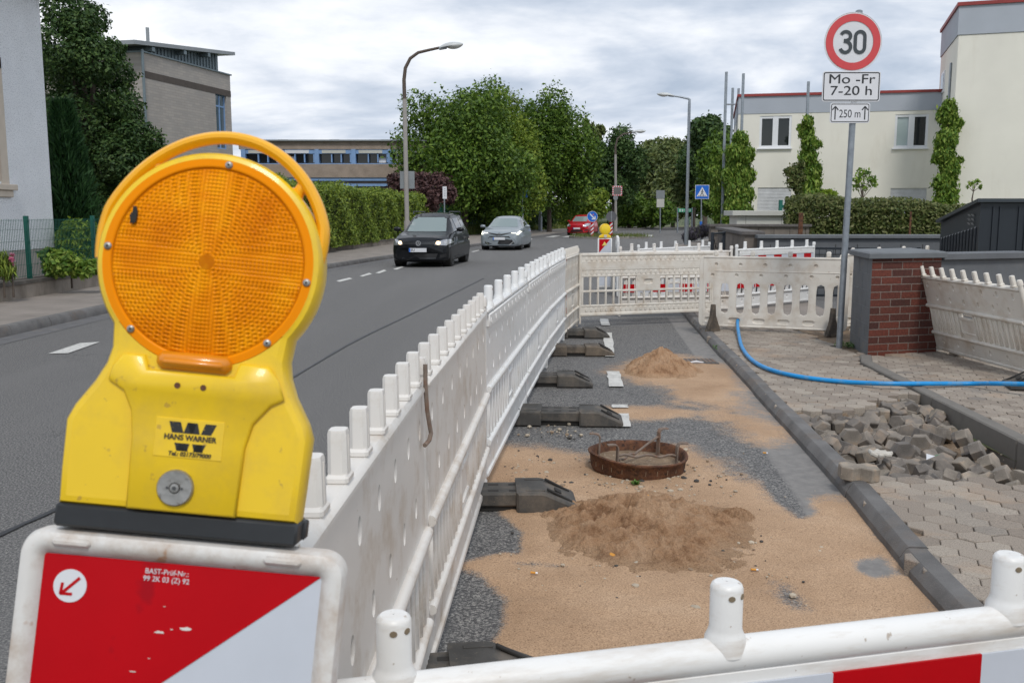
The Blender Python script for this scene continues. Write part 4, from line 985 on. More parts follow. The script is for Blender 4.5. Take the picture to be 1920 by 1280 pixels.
def wob(a,b,n=12,amp=.008,s=0):
    a=Vector(a);b=Vector(b); return [a.lerp(b,i/n)+Vector((0,0,amp*math.sin(i*1.1+s)*(1 if i not in(0,n) else 0))) for i in range(n+1)]
mb=MB(); mb.tube(wob((-.155,-.12,.115),(.21,-.08,.10),14,.007),.0075,8); mb.tube(wob((-.15,-.11,.085),(.0,.02,.10),9,.008,2)+[Vector((.03,.04,.112)),Vector((.09,.09,.135)),Vector((.155,.12,.165)),Vector((.175,.13,.16))],.0075,8); mb.build('cross_bars',R['rust_grey'],root,smooth=True)
# hose
mb=MB(); HP=[G(1384,592,PV+.16),G(1383,606,PV+.11),G(1385,625,PV+.05),G(1391,650,PV+.03),G(1407,672,PV+.026),G(1432,688,PV+.026),G(1470,700,PV+.026),G(1520,709,PV+.026),G(1590,716,PV+.026),G(1660,719,PV+.05),G(1740,719,PV+.05),G(1820,719,PV+.04),G(1885,719,PV+.09),G(1990,722,PV+.13)]
pts=[]
for i in range(len(HP)-1):
    p0,p1,p2,p3=HP[max(0,i-1)],HP[i],HP[i+1],HP[min(len(HP)-1,i+2)]
    for t in np.linspace(0,1,8)[:-1]: pts.append(.5*((2*p1)+(p2-p0)*t+(2*p0-5*p1+4*p2-p3)*t*t+(-p0+3*p1-3*p2+p3)*t**3))
mb.tube(pts+[HP[-1]],.020,14); tag(mb.build('blue_hose',R['hose'],smooth=True),'bright blue plastic hose curving over the footway pavers','hose')
# speed limit sign
S0=G(1573,652,PV); YS=S0.y
root=empty('traffic_sign',(S0.x,S0.y,0),0,'30 speed limit sign with two white plates on a galvanised post beside the brick pillar','traffic sign'); W=Matrix.Translation((-S0.x,-S0.y,0))
mb=MB(); top=D(1600,26,YS); tx=.045
mb.tube([(0,0,PV-.05),(tx,0,3.66)],.0335,20); mb.build('post',R['galv'],root,smooth=True)
mb=MB(); mb.lathe([(.036,3.64),(.036,3.665),(.02,3.675),(.001,3.676)],16,M=Matrix.Translation((tx,0,0))); mb.build('post_cap',R['galv'],root,smooth=True)
dc=D(1600,79,YS-.05)-Vector((S0.x,YS,0)); rx=.304
def disc(r,y,mat,name,r2=None,M0=None,par=None):
    mb=MB(); Ms=(M0 or Matrix.Translation((dc.x,y,dc.z)))@Matrix.Rotation(PI/2,4,'X')
    if r2: mb.lathe([(r2,-.001),(r,-.001),(r,.0005),(r2,.0005)],64,M=Ms,cap=(False,False))
    else: mb.lathe([(r,-.001),(r,.0005)],64,M=Ms)
    return mb.build(name,mat,par or root)
mb=MB(); Ms=Matrix.Translation((dc.x,-.040,dc.z))@Matrix.Rotation(PI/2,4,'X'); mb.lathe([(.296,-.006),(.304,-.004),(.306,.002),(.303,.004),(.30,.001)],64,M=Ms,cap=(True,True)); mb.build('sign_disc',R['signwhite'],root,smooth=True,ang=30)
disc(.288,-.046,R['signred'],'red_ring',.212)
R['signdigit']=M('sign_digits',(.045,.055,.062),.4)
def stroke(mb,pts,w,y0,y1,mat=0,M=None):
    P=[Vector(p) for p in pts]; L_=[];R_=[]
    for i,p in enumerate(P):
        a=P[max(0,i-1)];b=P[min(len(P)-1,i+1)];t=(b-a).normalized();n=Vector((-t.y,t.x))*w/2; L_.append(p+n);R_.append(p-n)
    n=len(P)
    V=[(q.x,y0,q.y) for q in L_+R_]+[(q.x,y1,q.y) for q in L_+R_]
    mb.add(V,[(i,i+1,n+i+1,n+i) for i in range(n-1)]+[(i,i+1,2*n+i+1,2*n+i) for i in range(n-1)]+[(n+i,n+i+1,3*n+i+1,3*n+i) for i in range(n-1)]+[(0,n,3*n,2*n),(n-1,2*n-1,4*n-1,3*n-1)],mat,M)
def arc(cx,cz,rx,rz,a0,a1,n=14): return [(cx+rx*math.cos(math.radians(a)),cz+rz*math.sin(math.radians(a))) for a in np.linspace(a0,a1,n)]
mb=MB(); w=.035; Md=Matrix.Translation((dc.x,0,dc.z))
three=arc(-.080,.058,.052,.052,158,-70,14)+arc(-.080,-.052,.056,.060,70,-158,16)
three=arc(-.082,.059,.050,.044,165,-62,16)+[(-.078,.010)]; mb2=[(-.096,.012),(-.074,.012)]
stroke(mb,arc(-.080,.060,.050,.045,160,-85,18)+[(-.098,.013)],w,-.0482,-.0470,0,Md)
stroke(mb,[(-.098,.010)]+arc(-.080,-.050,.055,.056,85,-162,18),w,-.0479,-.0468,0,Md)
zero=arc(.072,.054,.050,.052,0,180,14)+arc(.072,-.054,.050,.052,180,360,14)+[(.122,.054)]
stroke(mb,zero,w,-.0482,-.047,0,Md)
mb.build('digits',R['signdigit'],root)
def plate(px,name,border,cz=None,lw=.006):
    (xa,ya),(xb,yb)=px; a=D(xa,ya,YS-.045)-Vector((S0.x,YS,0)); b=D(xb,yb,YS-.045)-Vector((S0.x,YS,0)); cx,cz=(a.x+b.x)/2,(a.z+b.z)/2; hx,hz=abs(b.x-a.x)/2,abs(a.z-b.z)/2
    def rr(hx,hz,r): 
        P=[]
        for sx,sz,q in ((1,1,0),(-1,1,90),(-1,-1,180),(1,-1,270)): P+=[(cx+sx*(hx-r)+r*math.cos(math.radians(q+t)),cz+sz*(hz-r)+r*math.sin(math.radians(q+t))) for t in (0,22,45,68,90)]
        return P
    mb=MB(); mb.prism(rr(hx,hz,.024),-.047,-.040,bev=.0015); o=mb.build(name,R['signwhite'],root)
    mb=MB(); A_=rr(hx-.010,hz-.010,.019); B_=rr(hx-.010-lw*1.3,hz-.010-lw*1.3,.013); n=len(A_)
    mb.add([(x,-.0482,z) for x,z in A_+B_],[(i,(i+1)%n,n+(i+1)%n,n+i) for i in range(n)]); mb.build('plate_border',R['signblack'],root)
    return cx,cz,hx,hz
cx,cz,hx,hz=plate([(1543,134),(1649,191)],'hours_plate',1,lw=.008)
text('Mo -Fr','day_lettering',root,(cx,-.0482,cz+.072),.137,R['signblack'],sx=1.30)
text('7-20 h','hour_lettering',root,(cx,-.0482,cz-.048),.135,R['signblack'],sx=1.30)
text('Mo -Fr','lettering_bold',root,(cx+.0022,-.0485,cz+.0735),.137,R['signblack'],sx=1.30); text('7-20 h','lettering_bold',root,(cx+.0022,-.0485,cz-.0465),.135,R['signblack'],sx=1.30)
cx,cz,hx,hz=plate([(1557,193),(1630,231)],'distance_plate',1,lw=.006)
text('250 m','distance_lettering',root,(cx,-.0482,cz-.012),.118,R['signblack'],sx=.78)
mb=MB()
for s in (-1,1):
    x=cx+s*.158; stroke(mb,[(x,cz-.07),(x,cz+.065)],.013,-.0482,-.047); stroke(mb,[(x-.032,cz+.030),(x,cz+.068)],.012,-.0486,-.0475); stroke(mb,[(x+.032,cz+.030),(x,cz+.068)],.012,-.049,-.048)
mb.build('arrows',R['signblack'],root)
mb=MB()
for z in (dc.z+.15,dc.z-.15,cz,cz+.28): mb.lathe([(.040,-.012),(.040,.012)],20,M=Matrix.Translation((.03,0,z))); mb.rbox(-.03,.09,-.037,-.030,z-.012,z+.012,.003)
mb.build('clamps',R['galv'],root,smooth=True)
# brick pillar
def mat_brick(ang=0):
    m,nt,n,l,b=newmat('red_brick'); tc=n.new('ShaderNodeTexCoord'); mp=n.new('ShaderNodeMapping'); l.new(tc.outputs['Object'],mp.inputs[0]); mp.inputs['Rotation'].default_value=(PI/2,0,0)
    # object x,z -> texture x,y
    sp=n.new('ShaderNodeSeparateXYZ'); l.new(tc.outputs['Object'],sp.inputs[0]); cb=n.new('ShaderNodeCombineXYZ'); l.new(sp.outputs[0],cb.inputs[0]); l.new(sp.outputs[2],cb.inputs[1])
    nz=tnoise(nt,30,3); ad=n.new('ShaderNodeVectorMath'); ad.operation='MULTIPLY_ADD'; cbn=n.new('ShaderNodeCombineXYZ'); l.new(nz,cbn.inputs[0]); l.new(nz,cbn.inputs[1]); l.new(cbn.outputs[0],ad.inputs[0]); ad.inputs[1].default_value=(.008,.008,0); l.new(cb.outputs[0],ad.inputs[2])
    bt=n.new('ShaderNodeTexBrick'); l.new(ad.outputs[0],bt.inputs['Vector']); bt.inputs['Scale'].default_value=1; bt.inputs['Brick Width'].default_value=.25; bt.inputs['Row Height'].default_value=.0775; bt.inputs['Mortar Size'].default_value=.006; bt.inputs['Mortar Smooth'].default_value=.2; bt.inputs['Bias'].default_value=-.1
    bt.inputs['Color1'].default_value=(.135,.038,.024,1); bt.inputs['Color2'].default_value=(.045,.020,.017,1); bt.inputs['Mortar'].default_value=(.19,.165,.145,1)
    s=tnoise(nt,45,5,.7); c=mix(nt,1.0,bt.outputs[0],ramp(nt,s,[(.3,(.55,.5,.5)),(.7,(1.35,1.2,1.15))]),'MULTIPLY')
    c=mix(nt,ramp(nt,tnoise(nt,5,5,.6),[(.6,0.0),(.8,.35)]),c,(.10,.09,.07))
    l.new(c,b.inputs['Base Color']); b.inputs['Roughness'].default_value=.88
    iv=n.new('ShaderNodeMath'); iv.operation='SUBTRACT'; iv.inputs[0].default_value=1; l.new(bt.outputs['Fac'],iv.inputs[1]); a2=n.new('ShaderNodeMath'); a2.operation='MULTIPLY_ADD'; l.new(s,a2.inputs[0]); a2.inputs[1].default_value=.4; l.new(iv.outputs[0],a2.inputs[2])
    bump(nt,a2.outputs[0],1,.008,b); return m
R['brick']=mat_brick()
root=empty('brick_pillar',(PILL[0][0],PILL[0][1],PV-.03),math.atan2(PILL[1][1]-PILL[0][1],PILL[1][0]-PILL[0][0]),'low red brick pillar with grey painted side and grey cap behind the sign post','pillar')
loc=[root.matrix_basis.inverted()@Vector((x,y,PV-.03)) for x,y in PILL]
Mi=(Matrix.Translation(root.location)@Matrix.Rotation(root.rotation_euler.z,4,'Z')).inverted(); loc=[Mi@Vector((x,y,PV-.03)) for x,y in PILL]
hp=1.04; n_=4
mb=MB(); mb.add([(p.x,p.y,0) for p in loc]+[(p.x,p.y,hp) for p in loc],[(0,1,5,4)],0); mb.add([(p.x,p.y,0) for p in loc]+[(p.x,p.y,hp) for p in loc],[(1,2,6,5),(2,3,7,6),(3,0,4,7),(4,5,6,7)],1)
# painted block joints on the left side
R['blockpaint']=M('grey_painted_blockwork',(.115,.122,.133),.75,var=.12,vs=5,bmp=.5,bs=60,dirt=(.2,.17,.13),da=.2,ds=4)
a=loc[0];bq=loc[3]; 
mb.build('masonry',[R['brick'],R['blockpaint']],root)
jm=MB(); dd=(bq-a); dd.z=0; L_=dd.length; dd.normalize(); nn=Vector((-dd.y,dd.x,0))
for i in range(1,6): z=i*.175; q=Matrix(((dd.x,nn.x,0,a.x),(dd.y,nn.y,0,a.y),(0,0,1,0),(0,0,0,1))); jm.box(0,L_,.0,.0015,z-.003,z+.003,0,q)
for i in range(6):
    for x in ((.2,.6) if i%2 else (.4,.8)): jm.box(x,x+.006,0,.0017,i*.175+.003,i*.175+.172,0,q)
jm.build('block_joints',R['capgrey'],root)
mb=MB(); cp=inset([(p.x,p.y) for p in loc],-.045)
mb.add([(x,y,hp) for x,y in cp]+[(x,y,hp+.052) for x,y in cp]+[(x,y,hp+.066) for x,y in inset([(p.x,p.y) for p in loc],-.02)],[(0,1,5,4),(1,2,6,5),(2,3,7,6),(3,0,4,7),(4,5,9,8),(5,6,10,9),(6,7,11,10),(7,4,8,11),(8,9,10,11),(0,3,2,1)]); mb.build('cap',R['capgrey'],root,bevel=.004)
# low grey wall stub joining the pillar to the shed side
mb=MB(); mb.rbox(0,1.3,0,.24,0,1.0,.006); mb.rbox(-.0,1.34,-.05,.29,1.0,1.07,.006); o=mb.build('low_wall',R['blockpaint']); o.location=(4.56,10.0,PV-.02); o.rotation_euler=(0,0,.35); tag(o,'short grey garden wall running from the brick pillar towards the dark shed','wall')
# loose pavers in the pit
R['paver_side']=M('weathered_paver',(.195,.175,.155),.92,var=.35,vs=9,bmp=.6,bs=160,spots=((.45,.42,.38),190,.64),dirt=(.38,.27,.18),da=.35,ds=6)
_nt=R['paver_side'].node_tree; _b=_nt.nodes['Principled BSDF']; _src=_b.inputs['Base Color'].links[0].from_socket; _oi=_nt.nodes.new('ShaderNodeObjectInfo')
_nt.links.new(mix(_nt,1.0,_src,ramp(_nt,_oi.outputs['Random'],[(0,(.62,.62,.64)),(.4,(.92,.90,.88)),(.8,(1.1,1.06,1.0)),(1,(1.3,1.25,1.15))]),'MULTIPLY'),_b.inputs['Base Color'])
def paver_mesh(kind):
    P=hexpoly(0,0,.145,.106,False) if kind==0 else hexpoly(0,-.053,.145,.106,True)
    P=inset(P,.002); I=inset(P,.006); n=len(P); mb=MB(); h=.075
    V=[(x,y,h/2) for x,y in I]+[(x,y,h/2-.006) for x,y in P]+[(x,y,-h/2+.003) for x,y in P]+[(x,y,-h/2) for x,y in inset(P,.003)]
    mb.add(V,[tuple(range(n)),tuple(range(3*n,4*n))[::-1]]+[(k*n+q,k*n+n+q,k*n+n+(q+1)%n,k*n+(q+1)%n) for k in range(3) for q in range(n)]); return mb
protos=[paver_mesh(0).build('loose_paver',R['paver_side']),paver_mesh(1).build('loose_paver',R['paver_side'])]
rnd=random.Random(12); placed=[]
PLAB=['dusty hexagonal paver tumbled in the dug-up hollow beside the kerb','dusty double paver tumbled in the dug-up hollow beside the kerb']
def put(i,x,y,z,r,k,label=None,grp=True):
    o=protos[k] if not protos[k].get('label') and not label else protos[k].copy()
    if not o.users_collection: link(o)
    o.location=(x,y,z); o.rotation_euler=r; tag(o,label or PLAB[k],'paver','loose pavers heaped in the dug-up hollow' if grp else None)
    if not grp and o.get('group'): del o['group']
    return o
xs=[p[0] for p in PIT];ys_=[p[1] for p in PIT]; tries=0
while len(placed)<165 and tries<6000:
    tries+=1; x=rnd.uniform(min(xs),max(xs)); y=rnd.uniform(min(ys_),max(ys_)); d=float(sdist(np.array([x]),np.array([y]),PIT)[0])
    if d<.06: continue
    if x>2.95 and y<6.6 and rnd.random()<.9: continue      # the bare trench along the concrete edging
    lay=sum(1 for q in placed if (q[0]-x)**2+(q[1]-y)**2<.070**2)
    if lay>1 or (lay==1 and any((q[0]-x)**2+(q[1]-y)**2<.035**2 for q in placed)): continue
    k=1 if rnd.random()<.3 else 0; z=-.085+lay*.052+rnd.uniform(0,.02)+.03*(d<.16)
    put(0,x,y,z,(rnd.gauss(0,.55)+(PI/2 if rnd.random()<.25 else 0),rnd.gauss(0,.5),rnd.uniform(0,6.28)),k); placed.append((x,y))
# stacked row sliding down the right of the pit
for i in range(9):
    p=G(1800+i*13,822+i*11,.03); put(0,p.x,p.y,.03-.004*i,(1.15+rnd.uniform(-.15,.15),rnd.uniform(-.1,.1),.9+rnd.uniform(-.15,.15)),i%2)
for i in range(13):   # undercut row at the back edge of the footway
    t=i/12; a=Vector(G(1500,776,PV)); b=Vector(G(1712,742,PV)); p=a.lerp(b,t); put(0,p.x+rnd.uniform(-.03,.03),p.y-.06+rnd.uniform(-.03,.02),PV-.065-rnd.uniform(0,.03),(rnd.uniform(.1,.5),rnd.uniform(-.2,.2),.18+rnd.uniform(-.3,.3)),i%3==0)
p=G(1617,905,PV); put(0,p.x,p.y+.06,PV+.045,(.05,-.03,1.45),1,'pale-topped double paver resting alone on the kerb at the near edge of the dug-up hollow',False)['category']='paver'
p=G(1645,858,0); R['mortar']=M('pale_mortar',(.5,.47,.42),.9)
mb=MB(); rnd2=random.Random(9)
for i in range(6):
    a=rnd2.uniform(0,6); M_=Matrix.Translation((rnd2.uniform(-.05,.06),rnd2.uniform(-.03,.03),.02))@Matrix.Rotation(a,4,'Z')@Matrix.Rotation(rnd2.uniform(-.5,.5),4,'X'); mb.rbox(-.045,.045,-.025,.025,-.012,.012,.006,0,M_)
o=mb.build('mortar_slab',R['mortar']); p=G(1648,860,.03); o.location=(p.x,p.y,.045); tag(o,'pale broken mortar slab among the loose pavers','mortar piece')
mb=MB(); mb.add([(-.05,-.02,0),(.0,-.035,.03),(.05,.0,.035),(.02,.04,.01),(-.03,.03,.03)],[(0,1,4),(1,3,4)],0); mb.add([(0,-.035,.03),(.05,0,.035),(.02,.04,.01)],[(0,1,2)],1)
o=mb.build('litter_wrapper',[R['signwhite'],M('wrapper_green',(.0,.25,.08),.4)],fix=False); p=G(1748,866,.04); o.location=(p.x,p.y,.06); o.scale=(.9,.9,.9); s=o.modifiers.new('s','SOLIDIFY'); s.thickness=.001; tag(o,'crumpled white and green wrapper among the loose pavers','litter')
# two bricks propping the leaning panel
for i,(x,y,a,lb) in enumerate([(4.66,9.62,.2,'brick block under the near corner of the leaning cream panel'),(4.86,9.66,.1,'second block behind the panel corner, partly hidden')]):
    mb=MB(); mb.rbox(-.10,.10,-.07,.07,0,.10,.008); o=mb.build('prop_block',R['paver_side']); o.location=(x,y,PV+.01); o.rotation_euler=(0,0,a); tag(o,lb,'block')
# pebbles, crumbs, butts
def pebbles():
    rnd=random.Random(31); mb=MB()
    ico=bmesh.new(); bmesh.ops.create_icosphere(ico,subdivisions=1,radius=1); IV=[v.co.copy() for v in ico.verts]; IF=[[v.index for v in f.verts] for f in ico.faces]; ico.free()
    spots=[((1190,860),130,22,90),((1040,815),90,14,70),((975,895),40,22,40),((1180,905),120,25,90),((1240,960),160,60,90),((1010,880),110,30,60),((1060,790),80,10,40),((1300,900),120,40,50),((1100,1000),240,120,110),((1330,1050),200,80,80),((1650,860),90,50,30),((1860,820),50,50,50)]
    for (cx,cy),sx,sy,k in spots:
        for _ in range(k):
            p=G(rnd.gauss(cx,sx*.5),rnd.gauss(cy,sy*.5)); s=rnd.choice([.003,.004,.005,.007,.010]) if rnd.random()<.93 else .017
            z=.018 if p.x<lerp_poly(KRs,p.y)-.02 else -.03
            if p.y<2.5 or (p.x>lerp_poly(KRs,p.y)-.02 and not inpoly(p.x,p.y,PIT)): continue
            if p.x<lerp_poly([(a,b) for a,b in ROW],p.y)+.05: continue
            M_=Matrix.Translation((p.x,p.y,z))@Matrix.Rotation(rnd.uniform(0,6),4,'Z')@Matrix.Diagonal((s*rnd.uniform(.8,1.5),s,s*.7,1)); mb.add(IV,IF,rnd.choice([0,0,0,1,2]),M_)
    o=mb.build('gravel',[M('pale_pebble',(.42,.36,.28),.9,var=.2),M('dark_pebble',(.06,.055,.05),.8),M('brown_pebble',(.26,.19,.13),.9)],fix=False); tag(o,kind='stuff'); 
pebbles()
for i,(x,y,a,st) in enumerate([(1214,987,1.3,'standing in the clumpy sand heap'),(1002,1084,-.1,'on flat sand left of the clumpy heap'),(1415,1078,.05,'on flat sand right of the clumpy heap'),(1435,856,.0,'on the grey gutter edge')]):
    mb=MB(); Mx=Matrix.Rotation(PI/2,4,'Y'); mb.lathe([(.004,-.014),(.004,.004)],10,0,Mx); mb.lathe([(.0038,.004),(.0038,.012)],10,1,Mx); o=mb.build('cigarette_butt',[M('filter_orange',(.65,.30,.05),.8),R['signwhite']]); p=G(x,y); o.location=(p.x,p.y,.026 if i else .15); o.rotation_euler=(0,.1 if i else 1.1,a); o.scale=(1.2,1.2,1.2); tag(o,'orange-tipped cigarette butt '+st,'cigarette butt')
mb=MB(); mb.add([(-.02,-.012,0),(.01,-.02,.006),(.022,.006,.002),(-.004,.02,.008)],[(0,1,2,3)]); o=mb.build('wood_chip',M('orange_chip',(.60,.28,.05),.8),fix=False); s=o.modifiers.new('s','SOLIDIFY'); s.thickness=.004; p=G(1147,1053); o.location=(p.x,p.y,.03); tag(o,'small orange wood chip lying below the clumpy sand heap','wood chip')
def leafpile(name,c,n,r,mat,label,cat,h=.05,s=.03,seed=0):
    rnd=np.random.RandomState(seed); mb=MB()
    for i in range(n):
        a=rnd.uniform(0,6.28); q=rnd.uniform(0,r); x,y=q*math.cos(a),q*math.sin(a); t=Matrix.Translation((x,y,rnd.uniform(0,h)))@Matrix.Rotation(rnd.uniform(0,6.28),4,'Z')@Matrix.Rotation(rnd.uniform(-.9,.4),4,'X'); mb.add([(-s*.3,0,0),(0,-s,.0),(s*.3,0,0),(0,s,.004)],[(0,1,2,3)],0,t)
    o=mb.build(name,mat,fix=False); o.location=c; return tag(o,label,cat)
R['weed']=leafmat('weed_leaves',[(.05,.13,.02),(.10,.22,.04),(.16,.26,.06)],.25)
p=G(1193,907,.015); leafpile('weed',(p.x,p.y-.01,.015),26,.035,R['weed'],'little green weed growing under the near rim of the rusty manhole ring','weed',.02,.022)
for i,(x,y,r,n,h,lb) in enumerate([(1590,650,.16,260,.05,'weeds at the foot of the sign post'),(1632,660,.10,150,.05,'weeds at the near corner of the brick pillar'),(1725,655,.14,120,.04,'weeds along the foot of the brick pillar face'),(1478,603,.10,90,.05,'small weed tuft between the two bracket feet'),(1342,655,.03,30,.05,'weed in the kerb joint near the far sand cone')]):
    p=G(x,y,PV); leafpile('weed',(p.x,p.y,PV),n,r,R['weed'],lb,'weed',h,.02,i)
# drain inlet at the gutter by the far sand heap
mb=MB(); P0=G(1322,680); mb.rbox(-.22,.12,-.16,.16,.004,.016,.003)
for i in range(7): mb.rbox(-.19+i*.044,-.165+i*.044,-.13,.13,.0165,.0215,.002,1)
o=mb.build('drain_grate',[R['steel_dark'],R['rust_grey']]); o.location=(P0.x,P0.y+.02,.004); tag(o,'worn iron drain grate in the gutter beside the far sand cone','drain grate')
mb=MB(); P_=[(-.07,0,0),(-.03,.03,.02),(.06,.02,.02),(.08,-.01,.005),(0,-.03,.0)]; mb.tube([(-.08,0,.012),(0,.02,.018),(.07,.0,.012)],[.006,.012,.006],8); o=mb.build('plastic_scrap',R['signwhite']); p=G(1306,687); o.location=(p.x,p.y,.03); tag(o,'white plastic scrap lying on the drain grate','litter')
# ---------------------------------------------------------------- foliage
def leaves(name,blobs,n,size,mat,parent=None,seed=0,up=.3,shell=.55,droop=0,aspect=.55,loc=(0,0,0)):
    """blobs: (x,y,z,rx,ry,rz); many small folded leaf faces through the outer volume of each blob"""
    rs=np.random.RandomState(seed); B=np.array(blobs,float); wgt=(B[:,3]*B[:,5]+B[:,4]*B[:,5])**1.0; wgt/=wgt.sum()
    k=rs.choice(len(B),n,p=wgt); d=rs.normal(size=(n,3)); d/=np.linalg.norm(d,axis=1)[:,None]
    r=(shell+(1-shell)*rs.rand(n)**.6)*(1+.16*rs.normal(size=n)*(rs.rand(n)<.35)); r=r*(1+.25*(np.sin(d[:,0]*7+k*1.7)*np.sin(d[:,2]*6+k)*np.sin(d[:,1]*8+k*.7)))
    C=B[k,:3]+d*B[k,3:6]*r[:,None]-np.array(loc)
    nrm=d*.6+rs.normal(size=(n,3))*.6; nrm[:,2]+=up; nrm/=np.linalg.norm(nrm,axis=1)[:,None]
    t=rs.normal(size=(n,3)); 
    if droop: t=np.stack([rs.normal(size=n)*.25,rs.normal(size=n)*.25,-np.ones(n)*1.0],1)
    t-=nrm*(t*nrm).sum(1)[:,None]; t/=np.linalg.norm(t,axis=1)[:,None]+1e-9; b=np.cross(nrm,t)
    s=size*(.55+.9*rs.rand(n))[:,None]
    V=np.stack([C-t*s,C+b*s*aspect+nrm*s*.12,C+t*s,C-b*s*aspect+nrm*s*.12],1).reshape(-1,3)
    Fc=np.arange(n*4).reshape(-1,4)
    return mesh_np(name,V,Fc,mat,parent)
LM={}
LM['maple']=leafmat('maple_leaves',[(0.042,0.087,0.013),(0.077,0.150,0.019),(0.119,0.206,0.025),(0.191,0.285,0.036)],.25,ns=.35)
LM['lime']=leafmat('lime_leaves',[(0.077,0.134,0.015),(0.143,0.221,0.025),(0.230,0.316,0.038),(0.325,0.396,0.058)],.28,ns=.35)
LM['dark']=leafmat('dark_leaves',[(0.024,0.061,0.018),(0.047,0.096,0.025),(0.074,0.131,0.032),(0.108,0.175,0.049)],.2,ns=.5)
LM['far']=leafmat('far_leaves',[(0.067,0.103,0.031),(0.105,0.143,0.041),(0.153,0.190,0.054),(0.211,0.237,0.077)],.2,ns=.2)
LM['hedge']=leafmat('hedge_leaves',[(0.076,0.128,0.019),(0.144,0.218,0.029),(0.236,0.316,0.044),(0.337,0.407,0.063)],.22,ns=1.2)
LM['beech']=leafmat('hornbeam_leaves',[(.045,.075,.018),(.09,.12,.028),(.15,.17,.05),(.24,.24,.10)],.2,ns=2.5)
LM['vine']=leafmat('vine_leaves',[(0.069,0.149,0.021),(0.137,0.245,0.035),(0.235,0.350,0.052),(0.392,0.473,0.105)],.28,ns=1.0)
LM['spruce']=leafmat('spruce_needles',[(0.016,0.052,0.018),(0.035,0.096,0.028),(0.059,0.140,0.038)],.12,ns=1)
LM['purple']=leafmat('copper_leaves',[(0.049,0.028,0.028),(0.098,0.049,0.049),(0.167,0.088,0.079)],.2,ns=1)
LM['yellowgreen']=leafmat('yellow_green_leaves',[(.12,.20,.012),(.20,.30,.02),(.30,.38,.04)],.3,ns=2)
LM['lavender']=leafmat('lavender_stems',[(.09,.08,.10),(.14,.12,.17),(.14,.15,.08)],.2,ns=2)
LM['leftleaf']=leafmat('left_tree_leaves',[(.022,.055,.016),(.04,.088,.022),(.06,.115,.028),(.10,.16,.04)],.2,ns=.6)
def trunk(parent,base,h,r,limbs,seed=0,name='trunk'):
    rnd=random.Random(seed); mb=MB(); x,y,z=base
    P=[Vector((x+rnd.uniform(-.1,.1)*i*.3,y,z+h*i/5)) for i in range(6)]; mb.tube(P,[r*(1.25-.14*i) for i in range(6)],10)
    for bx,by,bz in limbs:
        a=P[3]if rnd.random()<.5 else P[4]; e=Vector((bx,by,bz)); m=a.lerp(e,.5)+Vector((0,0,-(e-a).length*.06)); mb.tube([a,m,e],[r*.55,r*.35,r*.08],7)
    return mb.build(name,R['bark'],parent,smooth=True)
def crownblobs(c,rx,rz,n,seed,ry=None,small=.38,taper=0):
    rs=np.random.RandomState(seed); ry=ry or rx; out=[]
    while len(out)<n:
        d=rs.normal(size=3); d/=np.linalg.norm(d); q=rs.uniform(.55,.86)
        if d[2]<-.75: continue
        s=small*rs.uniform(.6,1.25); w=1-taper*max(0,d[2])
        out.append((c[0]+d[0]*rx*q*w,c[1]+d[1]*ry*q*w,c[2]+d[2]*rz*q,rx*s,ry*s,rz*s*.8))
    out.append((c[0],c[1],c[2],rx*.62,ry*.62,rz*.66)); return out
def pxblobs(lst,Y,jit=1.5,seed=0,depth=1.0):
    rnd=random.Random(seed); out=[]
    for x,y,r in lst:
        yy=Y+rnd.uniform(-jit,jit); p=D(x,y,yy); s=r*yy/F; out.append((p.x,yy,p.z,s,s*depth,s))
    return out
def tree(name,blobs,n,size,mat,base,h,r,label,group=None,cat='tree',seed=0,**k):
    root=empty(name,base,0,label,cat,group)
    lb=[(b[0]-base[0],b[1]-base[1],b[2]-base[2],*b[3:]) for b in blobs]
    leaves('crown',lb,n,size,mat,root,seed,**k)
    rs=random.Random(seed); trunk(root,(0,0,-.1),h,r,[b[:3] for b in rs.sample(lb,min(9,len(lb)))],seed); return root
def px2(x,y,Y): p=D(x,y,Y); return p
# street maples
def T_(px,py,rpx,rpz,Y,nb,seed,mat,n,size,label,base_px=None,grp=None,small=.38,hh=.32,**k):
    c=D(px,py,Y); rx=rpx*Y/F; rz=rpz*Y/F; b=D(base_px or px,401,Y); base=(b.x,Y,.1); top=c.z+rz
    return tree('tree',crownblobs(c,rx,rz,nb,seed,small=small),n,size,mat,base,max(1.5,c.z-rz*.2),max(.12,rx*.05),label,grp,seed=seed,**k)
G1='broad-crowned street trees beyond the hedge'
T_(856,296,128,160,66,56,1,LM['maple'],58000,.125,'largest round green maple crown behind the black car and the curved street lamp',870,G1)
T_(945,315,72,135,70,34,2,LM['lime'],26000,.125,'lighter green maple crown merging into the right side of the largest tree',950,G1)
T_(1030,300,82,140,76,40,3,LM['maple'],38000,.13,'second tall maple crown behind the middle lamp post',1030,G1)
T_(1150,328,54,82,92,28,4,LM['dark'],20000,.15,'dark tree behind the traffic mirror lamp post',1150,G1)
bl=pxblobs([(1112,262,16),(1106,240,10),(1120,285,18),(1098,232,7),(1125,245,10)],97,2,7); tree('tree',bl,2200,.22,LM['far'],(bl[0][0],97,0),8,.15,'pale drooping birch top showing left of the dark tree','x' and None,seed=5,droop=1)
def wood(lst,Y,n,size,mat,label,seed,base=None,**k):
    bl=pxblobs(lst,Y,4,seed,1.2); b=D(base or lst[0][0],401,Y); return tree('tree',bl,n,size,mat,(b.x,Y,.1),bl[0][2]*.7,.2,label,G2,seed=seed,**k)
G2='trees of the far bank behind the bend'
wood([(1225,310,34),(1215,285,20),(1232,275,16),(1215,345,36),(1235,370,40),(1205,320,22)],112,9000,.24,LM['far'],'grey-green far tree just right of the mirror post',11)
